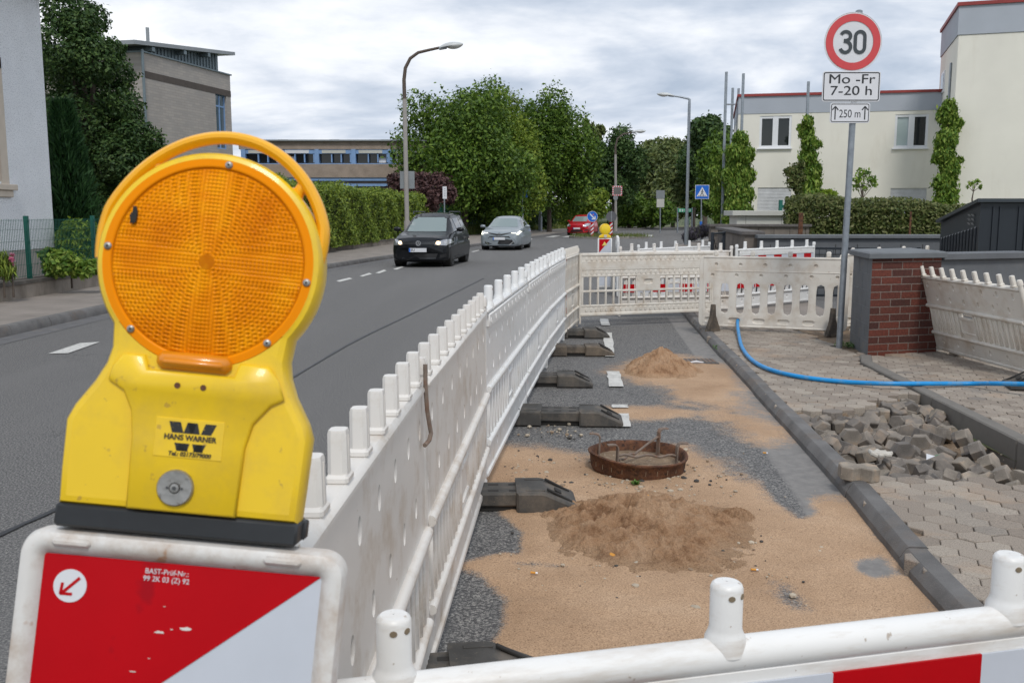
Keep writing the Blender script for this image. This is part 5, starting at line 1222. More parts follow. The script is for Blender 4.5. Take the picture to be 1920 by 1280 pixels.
wood([(1262,300,32),(1255,280,22),(1275,285,20),(1270,335,40),(1262,370,42)],106,10000,.22,LM['far'],'soft grey-green far tree behind the grey sign backs',12)
wood([(1300,310,30),(1295,290,20),(1315,330,34),(1300,365,42),(1325,300,24)],100,10000,.2,LM['dark'],'dark green far tree behind the bare grey lamp post',13)
wood([(1322,245,24),(1308,238,15),(1335,232,16),(1345,255,26),(1330,275,30),(1300,262,14)],88,9000,.19,LM['dark'],'tall dark tree rising left of the flat-roofed house behind the steel poles',14)
wood([(1345,330,34),(1335,300,28),(1350,280,30),(1338,370,36)],70,9000,.16,LM['maple'],'green tree close behind the two ivy columns by the house corner',15)
wood([(1110,385,26),(1085,395,24),(1125,370,16),(1060,400,20)],88,7000,.19,LM['lime'],'low yellow-green bushy tree under the dark tree near the red car',16)
wood([(1180,395,30),(1210,400,26),(1160,400,24),(1240,398,26),(1188,378,18)],96,7000,.2,LM['maple'],'low bush behind the green fence right of the mirror post',17)
wood([(905,405,30),(870,400,34),(940,408,26),(985,400,26),(1020,405,22),(845,405,24)],84,7000,.2,LM['dark'],'dark undergrowth tree below the street maples behind the green fence',18)
bl=pxblobs([(745,345,20),(765,352,22),(790,345,22),(820,350,26),(838,365,18),(775,368,24),(805,372,22)],57,1.0,3); tree('tree',bl,7000,.12,LM['purple'],(bl[3][0],57,.1),2,.1,'dark purple-leaved shrub between the grey sign back and the hedge end',None,cat='shrub',seed=6)
# left big tree, dark spruce
bl=pxblobs([(128,20,46),(150,50,36),(180,35,24),(128,95,60),(175,110,46),(212,95,22),(120,160,66),(180,175,58),(222,140,30),(235,200,32),(215,235,48),(150,240,70),(252,250,34),(235,300,52),(285,262,22),(275,300,34),(300,285,20),(170,300,70),(230,360,56),(170,380,60),(290,340,40),(318,330,20)],26,1.2,4,1.3)
tree('tree',bl,64000,.050,LM['leftleaf'],(bl[7][0],26,.3),5,.22,'big dark leafy tree beside the white house, reaching past the top edge',None,seed=8,up=.5)
root=empty('spruce_tree',(D(130,401,21.6).x,21.6,.3),0,'dense dark spruce right at the corner of the white house','tree'); rs=np.random.RandomState(3); V=[];Fc=[]
def spruce():
    n=15000; z=rs.rand(n)**.8*3.75; R0=(.80*(1-z/4.2)**.8+.05); a=rs.rand(n)*2*PI; q=rs.rand(n)**.35*(1+.12*np.sin(a*7+z*3)); x=R0*q*np.cos(a); y=R0*q*np.sin(a)
    d=np.stack([np.cos(a)*.6+rs.normal(size=n)*.3,np.sin(a)*.6+rs.normal(size=n)*.3,.9+rs.normal(size=n)*.3],1); d/=np.linalg.norm(d,axis=1)[:,None]
    w=np.cross(d,rs.normal(size=(n,3))); w/=np.linalg.norm(w,axis=1)[:,None]; C=np.stack([x,y,z],1); s=.11*(.5+rs.rand(n))[:,None]
    V=np.stack([C-d*s,C+w*s*.16,C+d*s,C-w*s*.16],1).reshape(-1,3); mesh_np('crown',V,np.arange(n*4).reshape(-1,4),LM['spruce'],root)
spruce(); trunk(root,(0,0,0),3.2,.08,[],2)
# garden plants behind the left fence
def shrub(name,lst,Y,n,size,mat,label,seed,cat='shrub',jit=.3,**k):
    bl=pxblobs(lst,Y,jit,seed); base=(bl[0][0],Y,.3); root=empty(name,base,0,label,cat); leaves('foliage',[(b[0]-base[0],b[1]-base[1],b[2]-base[2],*b[3:]) for b in bl],n,size,mat,root,seed,**k)
    mb=MB(); mb.tube([(0,0,-.1),(0,0,max(.1,bl[0][2]-.3))],[.02,.008],6); mb.build('stem',R['bark'],root); return root
shrub('shrub',[(150,440,26),(130,450,24),(170,445,24),(185,455,26),(135,425,12),(150,465,30),(120,460,22)],20.0,7000,.085,LM['yellowgreen'],'bright yellow-green shrub behind the green mesh fence',31,aspect=.25,up=1.2,droop=1)
shrub('shrub',[(120,495,22),(100,500,20),(140,500,20),(85,480,12),(95,475,10),(115,480,14),(160,505,16),(175,500,14)],17.2,2200,.055,LM['vine'],'leafy green garden plants low behind the fence posts',32)
shrub('flower',[(8,505,16),(2,490,16),(18,512,10)],15.2,420,.10,LM['hedge'],'tuft of long green iris-like leaves at the left edge behind the fence',33,cat='plant',droop=1,aspect=.12)
R['pink']=leafmat('pink_petals',[(.55,.10,.22),(.70,.22,.35),(.75,.35,.45)],.3)
root=shrub('flower',[(22,486,4),(20,495,5),(24,478,3),(18,502,4)],15.3,160,.03,R['pink'],'single pink gladiolus spike behind the fence at the left edge',34,cat='flower')
# hedge behind the left low wall
def hedge(name,p0,p1,thick,z0,z1,n,size,mat,label,seed,parts=True,wob=.08):
    rs=np.random.RandomState(seed); a=np.array(p0);b=np.array(p1); d=b-a; L=np.linalg.norm(d); d/=L; nn=np.array([-d[1],d[0]])
    root=empty(name,(p0[0],p0[1],0),0,label,'hedge')
    u=rs.rand(n)*L; face=rs.rand(n); v=np.where(face<.42,0,np.where(face<.58,1,rs.rand(n)))*thick; zt=z1+.10*np.sin(u*.9+seed)+.05*np.sin(u*2.7)
    w=np.where(face<.58,rs.rand(n),1-.06*rs.rand(n)); z=z0+(zt-z0)*w; bulge=wob*np.sin(u*1.9+z*2.3)+wob*.7*np.sin(u*5.1-z*4); v=v+bulge*np.where(v<thick*.5,-1,1)+rs.normal(size=n)*.05
    top=face>=.58; z=z+np.where(top,rs.rand(n)**3*.28,0)
    C=np.stack([d[0]*u+nn[0]*v,d[1]*u+nn[1]*v,z],1)
    nrm=rs.normal(size=(n,3))*.7; nrm[:,0]-=nn[0]*np.where(v<thick/2,1,-1)*.6; nrm[:,1]-=nn[1]*np.where(v<thick/2,1,-1)*.6; nrm[:,2]+=.5; nrm/=np.linalg.norm(nrm,axis=1)[:,None]
    t=rs.normal(size=(n,3)); t-=nrm*(t*nrm).sum(1)[:,None]; t/=np.linalg.norm(t,axis=1)[:,None]; bb=np.cross(nrm,t); s=size*(.6+.8*rs.rand(n))[:,None]
    V=np.stack([C-t*s,C+bb*s*.5,C+t*s,C-bb*s*.5],1).reshape(-1,3); mesh_np('foliage',V,np.arange(n*4).reshape(-1,4),mat,root)
    mb=MB(); M_=Matrix(((d[0],nn[0],0,0),(d[1],nn[1],0,0),(0,0,1,0),(0,0,0,1))); mb.box(.1,L-.1,.18,thick-.18,z0,z1-.22,0,M_); mb.build('shade_core',R['darkhedge'],root); return root
R['darkhedge']=M('hedge_core_shade',(.03,.035,.015),.95,var=.5,vs=12)  # plain box inside the hedge; shade between the leaves put into its colour
hedge('hedge',(-7.75,25),(-6.0,44.0),1.1,.3,2.45,52000,.055,LM['hedge'],'long clipped green hedge behind the low wall on the left','a' and 3)
hedge('hedge',(-6.0,44.0),(-4.95,57.5),1.1,.3,2.42,24000,.07,LM['hedge'],'shorter sunlit end of the clipped hedge beyond the curved lamp post',5)
# hedge on the right in front of the flat-roofed house
hedge('hedge',(7.0,24.2),(11.6,23.2),.8,1.0,1.66,26000,.045,LM['beech'],'low clipped mottled hedge in front of the flat-roofed house',7,wob=.04)
# ---------------------------------------------------------------- left: low wall, mesh fence, house
def wallrun(name,pl,y0,y1,h,th,mat,capmat,label,capo=.03):
    root=empty(name,(0,0,0),0,label,'wall'); ys=np.linspace(y0,y1,max(3,int((y1-y0)/1.5))); V=[];n=len(ys)
    mb=MB(); A_=[(lerp_poly(pl,y),y) for y in ys]
    V=[(x,y,0) for x,y in A_]+[(x,y,h) for x,y in A_]+[(x-th,y,0) for x,y in A_]+[(x-th,y,h) for x,y in A_]
    mb.add(V,[(i,i+1,n+i+1,n+i) for i in range(n-1)]+[(2*n+i,2*n+i+1,3*n+i+1,3*n+i) for i in range(n-1)]+[(0,n,3*n,2*n),(n-1,2*n-1,4*n-1,3*n-1)]); mb.build('masonry',mat,root)
    mb=MB(); V=[(x+capo,y,h) for x,y in A_]+[(x+capo,y,h+.06) for x,y in A_]+[(x-th-.02,y,h+.07) for x,y in A_]+[(x-th-.02,y,h) for x,y in A_]
    mb.add(V,[(k*n+i,k*n+i+1,(k+1)%4*n+i+1,(k+1)%4*n+i) for k in range(4) for i in range(n-1)]+[(0,n,2*n,3*n),(n-1,2*n-1,3*n-1,4*n-1)]); mb.build('cap',capmat,root); return root
R['oldwall']=M('stained_concrete_wall',(.27,.235,.20),.9,var=.2,vs=2,bmp=.5,bs=50,dirt=(.13,.105,.08),da=.6,ds=3,stretch=(1,1,.4))
R['oldcap']=M('dark_cap',(.10,.09,.078),.9,var=.3,vs=6,bmp=.5,bs=60)
wallrun('low_wall',LW,6,24.5,.36,.25,R['oldwall'],R['oldcap'],'low stained concrete wall with dark cap carrying the green mesh fence')
wallrun('low_wall',LW,24.8,58,.30,.25,R['oldwall'],R['oldcap'],'low kerb-like wall at the foot of the clipped hedge')
root=empty('mesh_fence',(0,0,0),0,'green welded mesh fence with square posts in front of the white house','fence')
posts=[9.15,11.6,14.05,16.5,18.95,21.4,23.85]; mbw=MB()
for i,y in enumerate(posts):
    x=lerp_poly(LW,y)-.12; mb=MB(); mb.rbox(x-.035,x+.035,y-.035,y+.035,.40,1.50,.004); mb.rbox(x-.034,x+.034,y-.034,y+.034,1.50,1.515,.003); 
    for z in (.62,1.05,1.42): mb.box(x+.03,x+.045,y-.02,y+.02,z-.02,z+.02)
    mb.build('post',R['green'],root)
for i in range(len(posts)-1):
    mb=MB(); y0,y1=posts[i],posts[i+1]; n=int((y1-y0)/.05)
    for k in range(1,n):
        y=y0+(y1-y0)*k/n; x=lerp_poly(LW,y)-.08; mb.box(x-.0025,x+.0025,y-.0025,y+.0025,.46,1.46)
    for z in (.48,.68,.88,1.08,1.28,1.44): 
        for dx in (-.006,.006):
            xa=lerp_poly(LW,y0)-.08+dx;xb=lerp_poly(LW,y1)-.08+dx; mb.tube([(xa,y0,z),(xb,y1,z)],.0032,4)
    mb.build('mesh_panel',R['green'],root)
# white house
root=empty('house',(-9.5,19.6,0),0,'white roughcast house with a brown window at the left edge','house')
def wall_open(parent,name,u0,u1,z0,z1,ops,mk,mat,th=.3):
    """wall in plane u-z with rectangular openings; mk(u,d,z)->point, d = depth behind the face"""
    us=sorted({u0,u1,*[o[0] for o in ops],*[o[1] for o in ops]}); zs=sorted({z0,z1,*[o[2] for o in ops],*[o[3] for o in ops]}); mb=MB()
    for i in range(len(us)-1):
        for j in range(len(zs)-1):
            um=(us[i]+us[i+1])/2; zm=(zs[j]+zs[j+1])/2
            if any(o[0]<um<o[1] and o[2]<zm<o[3] for o in ops): continue
            mb.add([mk(us[i],0,zs[j]),mk(us[i+1],0,zs[j]),mk(us[i+1],0,zs[j+1]),mk(us[i],0,zs[j+1])],[(0,1,2,3)])
    for a,b,c,d in ops:
        q=[(a,c),(b,c),(b,d),(a,d)]
        for k in range(4):
            p=q[k];r=q[(k+1)%4]; mb.add([mk(p[0],0,p[1]),mk(r[0],0,r[1]),mk(r[0],th,r[1]),mk(p[0],th,p[1])],[(0,1,2,3)])
    return mb.build(name,mat,parent,fix=False)
mkh=lambda u,d,z:(0-d,u-19.6,z)
wall_open(root,'wall',8,19.6,.86,6.2,[(16.2,17.78,2.15,4.30)],mkh,R['wall_blue'])
mb=MB(); mb.box(-9,0,-.001,.0,.86,6.2) ; mb.box(-9,-8.99,-11.6,0,.0,6.2); mb.build('side_wall',R['wall_blue'],root)
mb=MB(); mb.box(-8.9,-.02,-11.6,-.02,0.2,.86); mb.build('plinth',R['plinth'],root)
w_=empty('window'); w_.parent=root
mb=MB()
def hb(u0,u1,d0,d1,z0,z1): mb.box(-d1,-d0,u0-19.6,u1-19.6,z0,z1)
hb(17.70,17.95,-.02,.16,2.10,4.42); hb(16.0,17.95,-.02,.16,4.22,4.42); mb.build('surround',R['stonetrim'],w_)
mb=MB(); mb.rbox(-.05,.09,16.0-19.6,18.12-19.6,1.99,2.10,.01); mb.rbox(.0,.05,16.0-19.6,18.02-19.6,1.86,1.99,.01); mb.build('sill',R['stonetrim'],w_)
mb=MB(); hb(17.52,17.70,.16,.22,2.10,4.22); hb(16.2,17.52,.16,.22,2.10,2.28); mb.build('frame',R['wood'],w_)
mb=MB(); hb(16.2,17.52,.19,.20,2.28,4.22); mb.build('pane',R['glass'],w_)
rf=MB(); rf.rbox(-9.2,.42,-12,.42,6.02,6.14,.02); rf.add([(.42,.42,6.14),(.42,-12,6.14),(-4.5,-12,8.4),(-4.5,.42,8.4)],[(0,1,2,3)]); rf.tube([(.46,.42,6.1),(.46,-12,6.1)],.07,10); rf.build('roof',[M('brown_eave',(.09,.04,.035),.6)],root)
# ---------------------------------------------------------------- school buildings
R['greybrick']=M('grey_beige_brick',(.37,.345,.325),.9,var=.07,vs=.6,bmp=.2,bs=12)
def add_courses(m):
    nt=m.node_tree;n=nt.nodes;l=nt.links;b=n['Principled BSDF']; src=b.inputs['Base Color'].links[0].from_socket
    tc=n.new('ShaderNodeTexCoord'); sp=n.new('ShaderNodeSeparateXYZ'); l.new(tc.outputs['Object'],sp.inputs[0]); cb=n.new('ShaderNodeCombineXYZ'); l.new(sp.outputs[0],cb.inputs[0]); l.new(sp.outputs[2],cb.inputs[1])
    bt=n.new('ShaderNodeTexBrick'); l.new(cb.outputs[0],bt.inputs['Vector']); bt.inputs['Scale'].default_value=1; bt.inputs['Brick Width'].default_value=.5; bt.inputs['Row Height'].default_value=.14; bt.inputs['Mortar Size'].default_value=.014
    bt.inputs['Color1'].default_value=(1.08,1.05,1.02,1); bt.inputs['Color2'].default_value=(.9,.9,.9,1); bt.inputs['Mortar'].default_value=(.86,.85,.84,1); l.new(mix(nt,1.0,src,bt.outputs[0],'MULTIPLY'),b.inputs['Base Color'])
add_courses(R['greybrick'])
A0=D(266,98,48); B0=D(431,142,56); h1=A0.z
d=Vector((B0.x-A0.x,B0.y-A0.y)); L=d.length; ang=math.atan2(d.y,d.x); root=empty('school_building',(A0.x,A0.y,0),ang,'grey brick school block with a zinc-clad sloping roof storey','building')
ww=D(397,160,54.4); 
wall_open(root,'wall',0,L,0,h1,[(L*.80,L*.94,h1-4.25,h1-1.15),(L*.80,L*.94,h1-7.9,h1-5.6)],lambda u,d,z:(u,d,z),R['greybrick'])
mb=MB(); mb.box(0,.01,0.001,14,0,h1); mb.box(L-.01,L,.001,14,0,h1); mb.build('side_wall',R['greybrick'],root)
R['bandbrown']=M('dark_brick_band',(.085,.07,.062),.9); 
for q in ((-.015,L+.015,h1-1.22,h1-.88),(-.015,L*.8,h1-5.62,h1-5.3)): MB().box(q[0],q[1],-.015,.0,q[2],q[3]).build('brick_band',R['bandbrown'],root)
mb=MB(); mb.box(-.05,L+.08,-.08,14,h1,h1+.07); mb.build('coping',R['zinc'],root)
for (z0,z1) in ((h1-4.25,h1-1.15),(h1-7.9,h1-5.6)):
    w_=empty('window'); w_.parent=root; u0,u1=L*.80,L*.94; mb=MB()
    for u in (u0+.04,(u0+u1)/2,u1-.04): mb.box(u-.04,u+.04,.12,.2,z0,z1)
    for z in (z0+.04,z1-.7,z1-.04): mb.box(u0,u1,.13,.19,z-.04,z+.04)
    mb.build('frame',R['blueframe'],w_); mb=MB(); mb.box(u0,u1,.16,.17,z0,z1); mb.build('pane',M('school_glass',(.10,.14,.18),.08,coat=.8),w_)
# zinc storey: wedge under the mono-pitch roof
zt0=h1+.28; zt1=D(415,100,55.3).z
mb=MB(); P=[(L*.10,h1+.07),(L*.92,h1+.07),(L*.92,zt1),(L*.10,zt0+.28)]; mb.prism(P,.35,9)
for i in range(22):
    x=L*(.11+.81*i/22); zt=zt0+.28+(zt1-zt0-.28)*(x/L-.10)/.82; mb.box(x-.02,x+.02,.30,.36,h1+.07,zt)
mb.build('zinc_storey',R['zinc'],root)
rf=MB(); rf.add([(-.9,-.25,zt0-.05),(L*1.03,-.25,zt1+.02),(L*1.03,10,zt1+.02),(-.9,10,zt0-.05),(-.9,-.25,zt0+.15),(L*1.03,-.25,zt1+.20),(L*1.03,10,zt1+.20),(-.9,10,zt0+.15)],[(0,3,2,1),(4,5,6,7),(0,1,5,4),(1,2,6,5),(2,3,7,6),(3,0,4,7)]); 
rf.tube([(L*.42,2,zt1),(L*.42,2,zt1+.75)],.09,10); rf.build('roof',R['signback'],root)
for u in (.08,.42,.70): MB().box(L*u-.12,L*u+.12,-.22,.4,zt0+(zt1-zt0)*u-.22,zt0+(zt1-zt0)*u-.02).build('roof_beam',R['zinc'],root)
mb=MB(); mb.tube([(-.12,-.1,0),(-.12,-.1,h1+.1)],.07,8); mb.build('downpipe',R['zinc'],root)
# low block with blue windows
Y=66; a=D(447,265,Y); bx=D(800,265,Y).x; h1=a.z; root=empty('school_building',(a.x,Y,0),0,'long two-storey school wing with blue window frames and gravel-textured bands','building')
L=bx-a.x; mm=lambda y: D(500,y,Y).z
z_t,z_w1,z_w0,z_b1,z_b0=mm(266),mm(280),mm(308),mm(333),mm(346)
mb=MB(); mb.box(0,L,0,12,z_w1,h1); mb.box(0,L,-.12,12,z_b1,z_w0); mb.box(.02,L,.3,12,0,z_b1); mb.build('concrete_bands',R['aggregate'],root)
mb=MB(); mb.box(.02,L,.45,12,z_w0,z_w1); mb.build('glazing',R['glass'],root)
mb=MB(); mb.box(-.2,L+.2,-.25,12.2,h1,h1+.09); 
for i in range(3): mb.box(2+i*3.7,2.7+i*3.7,3,4,h1+.09,h1+.35)
mb.build('roof',R['signback'],root)
pitch=72/1750*Y*.935; n=int(L/pitch)
for i in range(min(n,14)):
    w_=empty('window'); w_.parent=root; x=.15+i*pitch; mb=MB(); rn=random.Random(i)
    mb.box(x,x+.30,-.05,.40,z_w0,z_w1-.0); mb.box(x+.3,x+pitch,.05,.36,z_w1-.30,z_w1); mb.box(x+.3,x+pitch,.05,.36,z_w0,z_w0+.06)
    for u in (.42,.68): mb.box(x+pitch*u+.05,x+pitch*u+.13,.08,.36,z_w0+.12,z_w1-.30)
    mb.box(x+pitch-.12,x+pitch-.001,.08,.35,z_w0+.12,z_w1-.30); mb.build('frame',R['blueframe'],w_)
    if rn.random()<.5: mb=MB(); u0=rn.choice([.2,.45,.7]); mb.box(x+pitch*u0,x+pitch*(u0+.22),.38,.44,z_w0+.12,z_w0+.12+rn.uniform(.25,.9)); mb.build('blind',R['winwhite'],w_)
    mb=MB(); mb.box(x+.5,x+pitch-.4,.02,.05,z_w1-.27,z_w1-.06); mb.build('vent_panel',R['signwhite'] if rn.random()<.5 else R['cabinet'],w_)
mb=MB(); mb.box(0,L,-.04,.28,z_b1-.22,z_b1-.001); mb.box(0,L,-.04,.28,z_b0-.12,z_b0+.05)
for i in range(min(n,14)+1): mb.box(.15+i*pitch*1.0,.42+i*pitch*1.0,-.06,.28,0,z_b0-.12)
mb.build('lower_frames',R['blueframe'],root)
Y=128; a=D(985,378,Y); c=D(1100,425,Y); root=empty('low_building',(a.x,Y,0),0,'low brown building with a dark window strip glimpsed behind the green fence','building')
mb=MB(); Lb=c.x-a.x; mb.box(0,Lb,0,8,0,a.z); mb.build('wall',R['aggregate'],root); mb=MB(); mb.box(-.2,Lb+.2,-.3,8.2,a.z,a.z+.35); mb.build('roof',R['cabinet'],root)
mb=MB(); z1=D(1000,404,Y).z; z0=D(1000,412,Y).z; mb.box(.5,Lb-.5,-.06,-.01,z0,z1); mb.build('window_strip',R['wallpaint'],root)
# ---------------------------------------------------------------- flat-roofed house on the right
th=math.radians(-12); W0=Vector((9.25,39.2)); root=empty('house',(W0.x,W0.y,0),th,'cream two-storey flat-roofed house wing with grey upper band and red roof edge','house')
def loc_of(px,py):   # pixel -> (u,z) on the wing face
    r=ray(px,py); dirv=Vector((math.cos(th),math.sin(th))); nv=Vector((-dirv.y,dirv.x)); t=(W0.dot(nv))/(r.x*nv.x+r.y*nv.y); p=Vector((r.x*t,r.y*t)); return ((p-W0).dot(dirv),H+r.z*t)
ht=loc_of(1385,182)[1]; zb=loc_of(1400,214)[1]; Lw=9.2
ops=[]; 
for x0,x1,y0,y1 in ((1425,1485,218,278),(1679,1742,215,278),(1421,1484,352,400),(1670,1738,353,400)):
    u0,zt_=loc_of(x0,y0); u1,_=loc_of(x1,y0); zz=loc_of(x0,y1)[1]; ops.append((u0,u1,zz,zt_))
wall_open(root,'wall',0,Lw,0,zb,ops,lambda u,d,z:(u,d,z),R['wall_cream'],.15)
mb=MB(); mb.box(-.01,0,0.001,9,0,zb); mb.box(0,Lw,8.9,9,0,zb); mb.box(.05,Lw-.05,.5,8.5,0.1,zb-.3,1); mb.build('side_wall',[R['wall_cream'],R['dark']],root)
mb=MB(); mb.box(-.02,Lw,-.02,9,zb,ht); mb.build('upper_band',R['wall_grey'],root)
mb=MB(); mb.box(-.08,Lw,-.08,9.1,ht,ht+.10); mb.build('roof_edge',R['redtrim'],root)
for i,(u0,u1,z0,z1) in enumerate(ops):
    w_=empty('window'); w_.parent=root
    if i<2:
        um=(u0+u1)/2; mb=MB()
        for a_,b_ in ((u0,u0+.09),(um-.11,um+.11),(u1-.09,u1)): mb.box(a_,b_,.02,.12,z0,z1)
        for a_,b_ in ((u0+.09,um-.11),(um+.11,u1-.09)): mb.box(a_,b_,.03,.115,z0,z0+.10); mb.box(a_,b_,.03,.115,z1-.10,z1)
        mb.build('frame',R['winwhite'],w_)
        mb=MB(); mb.box(u0+.09,um-.11,.09,.10,z0+.1,z1-.1,1 if i else 0); mb.box(um+.11,u1-.09,.09,.10,z0+.1,z1-.1,0)
        mb.build('pane',[R['glass'],R['glass_pale']],w_)
        mb=MB(); mb.rbox(u0-.08,u1+.04,-.10,.02,z0-.06,z0-.001,.01); mb.build('sill',R['winwhite'],w_)
        if i: 
            mb=MB(); mb.box(um+.13,u1-.5,.102,.106,z0+.35,z1-.1); mb.build('curtain',R['glass_pale'],w_)
    else:
        mb=MB(); k=int((z1-z0)/.055)
        for j in range(k): zz=z0+(z1-z0)*j/k; mb.add([(u0,.03,zz),(u1,.03,zz),(u1,.045,zz+.05),(u0,.045,zz+.05),(u1,.06,zz+(z1-z0)/k),(u0,.06,zz+(z1-z0)/k)],[(0,1,2,3),(3,2,4,5)])
        mb.build('roller_shutter',M('shutter_white',(.58,.59,.60),.5),w_)
mb=MB(); mb.tube([(Lw*.30,-.06,0),(Lw*.30,-.06,zb)],.03,8); mb.build('downpipe',R['winwhite'],root) if 0 else None
th2=math.radians(-18); r_=D(1797,66,34); root=empty('house',(r_.x,34,0),th2,'tall cream tower block of the flat-roofed house at the right edge','house')
hz=D(1797,12,34).z; zb2=D(1797,66,34).z
mb=MB(); mb.rbox(0,8,0,5,0,zb2,.02); mb.build('wall',R['wall_cream'],root); mb=MB(); mb.box(-.03,8.03,-.03,5.03,zb2,hz); mb.build('upper_band',R['wall_grey'],root); mb=MB(); mb.box(-.09,8.1,-.09,5.1,hz,hz+.12); mb.build('roof_edge',R['redtrim'],root)
for z0,z1 in ((6.2,7.0),(5.0,5.8)):
    mb=MB(); mb.box(-.04,-.001,3.2,4.2,z0,z1); w_=mb.build('window',R['winwhite'],root); mb=MB(); mb.box(-.05,-.041,3.3,4.1,z0+.1,z1-.1); mb.build('pane',R['glass'],w_)
mb=MB(); mb.rbox(2.75,8.05,-.7,-.001,0,5.6,.02); mb.build('porch_wall',R['wall_cream'],root) if 0 else None
# steel trellis poles and climbing plants
def pole(px,y0,y1,Y,label,w=.045): 
    a=D(px,y0,Y); mb=MB(); mb.rbox(-w,w,-w,w,.0,a.z,.006); o=mb.build('steel_post',R['galv']); o.location=(a.x,Y,0); tag(o,label,'post','tall square steel posts carrying the climbers')
for px,y0,Y,lb in ((1362,135,35.5,'tallest steel post left of the house corner'),(1394,138,36.2,'tall steel post in front of the left house corner'),(1374,165,38.5,'shorter steel post between the two tall ones, left of the house'),(1385,166,40.5,'short steel post end closest to the house corner behind the tall ones'),(1516,153,36.6,'steel post right of the first upper window'),(1784,118,35.2,'steel post against the tower block')): pole(px,y0,0,Y,lb)
mb=MB(); a=D(1362,196,35.5);b=D(1378,196,38.5); mb.tube([a,b],.03,6); tag(mb.build('steel_crossbar',R['galv']),'steel crossbar linking two tall posts by the house','crossbar')
def vine(lst,Y,n,label,seed,size=.075,mat='vine',**k):
    bl=pxblobs(lst,Y,.15,seed,.8); base=(bl[0][0],Y,0); root=empty('climbing_plant',base,0,label,'climber'); leaves('foliage',[(b[0]-base[0],b[1]-base[1],b[2],*b[3:]) for b in bl],n,size,LM[mat],root,seed,up=.1,droop=1,aspect=.4,**k)
    mb=MB(); mb.tube([(0,0,0),(0,0,max(b[2] for b in bl)-.2)],.05,6); mb.build('stem',R['bark'],root)
vine([(1388,262,15),(1378,285,17),(1398,290,17),(1385,315,20),(1400,330,16),(1380,350,22),(1398,365,16),(1378,385,20),(1395,395,16),(1370,410,14),(1365,330,14)],35.2,13000,'thick ivy-like climber covering the post in front of the house corner',41)
vine([(1352,300,12),(1345,325,14),(1352,350,16),(1348,380,16),(1350,405,14),(1340,340,8)],36.0,7000,'shaggy climber on the leftmost tall post beside the far trees',42)
vine([(1515,228,11),(1512,248,15),(1518,270,16),(1515,295,17),(1522,320,19),(1518,345,21),(1520,370,23),(1532,382,20),(1505,300,8),(1535,270,6),(1500,240,6)],36.0,10000,'leafy climber on the post right of the first upper window',43)
vine([(1780,200,13),(1775,215,18),(1785,235,17),(1775,262,20),(1770,290,20),(1780,315,18),(1772,342,21),(1775,370,21),(1768,385,18),(1800,230,7),(1755,300,7),(1800,300,6)],33.5,14000,'tall climber between the second upper window and the tower block',44)
def sapling(px,ty,by,Y,lst,n,label,seed,mat='vine'):
    bl=pxblobs(lst,Y,.1,seed,.8); b=D(px,by,Y); root=empty('sapling',(b.x,Y,0),0,label,'tree'); leaves('crown',[(q[0]-b.x,q[1]-Y,q[2],*q[3:]) for q in bl],n,.06,LM[mat],root,seed,shell=.2)
    t=D(px+4,ty,Y); mb=MB(); mb.tube([(0,0,0),(.04,0,b.z*.6),(-.02,0,b.z),(t.x-b.x,0,t.z)],[.03,.028,.02,.008],6); rs=random.Random(seed)
    for q in bl: mb.tube([(0,0,b.z+.2),(q[0]-b.x,q[1]-Y,q[2])],[.012,.005],5)
    mb.build('trunk',R['bark'],root,smooth=True)
sapling(1616,320,385,30,[(1610,335,12),(1622,325,11),(1634,338,11),(1605,350,9),(1640,345,7),(1622,350,9),(1612,318,6)],330,'slim young tree with a small airy crown in front of the cream wall',51)
sapling(1494,320,385,30,[(1490,320,14),(1485,340,13),(1500,335,12),(1478,322,9),(1500,310,9),(1495,355,10)],1100,'young bushy tree left of the climber by the shuttered window',52,'beech')
sapling(1824,345,372,28,[(1822,345,7),(1832,342,6),(1815,350,5),(1838,350,5)],70,'tiny sparse sapling in front of the tower block',53)
shrub('shrub',[(1555,372,16),(1540,378,15),(1530,382,12),(1572,380,12),(1548,364,9)],28,3000,.05,LM['yellowgreen'],'bright green rounded shrub behind the mottled hedge',54)
mb=MB(); 
for x0,x1,y0,y1 in ((1460,1467,375,398),(1488,1496,372,388),(1520,1528,370,386)):
    a=D(x0,y1,27);b=D(x1,y0,27); mb.rbox(a.x,b.x,-.05,.05,a.z,b.z,.005)
a=D(1467,387,27);b=D(1540,384,27); mb.rbox(a.x,b.x,-.04,.04,a.z-.04,b.z,.005); a=D(1460,398,27)
for px in (1463,1525): q=D(px,390,27); mb.rbox(q.x-.04,q.x+.04,-.04,.04,0,q.z,.005)
o=mb.build('garden_frame',R['green']); o.location=(0,27,0); tag(o,'dark green garden frame sticking up behind the mottled hedge','garden frame')
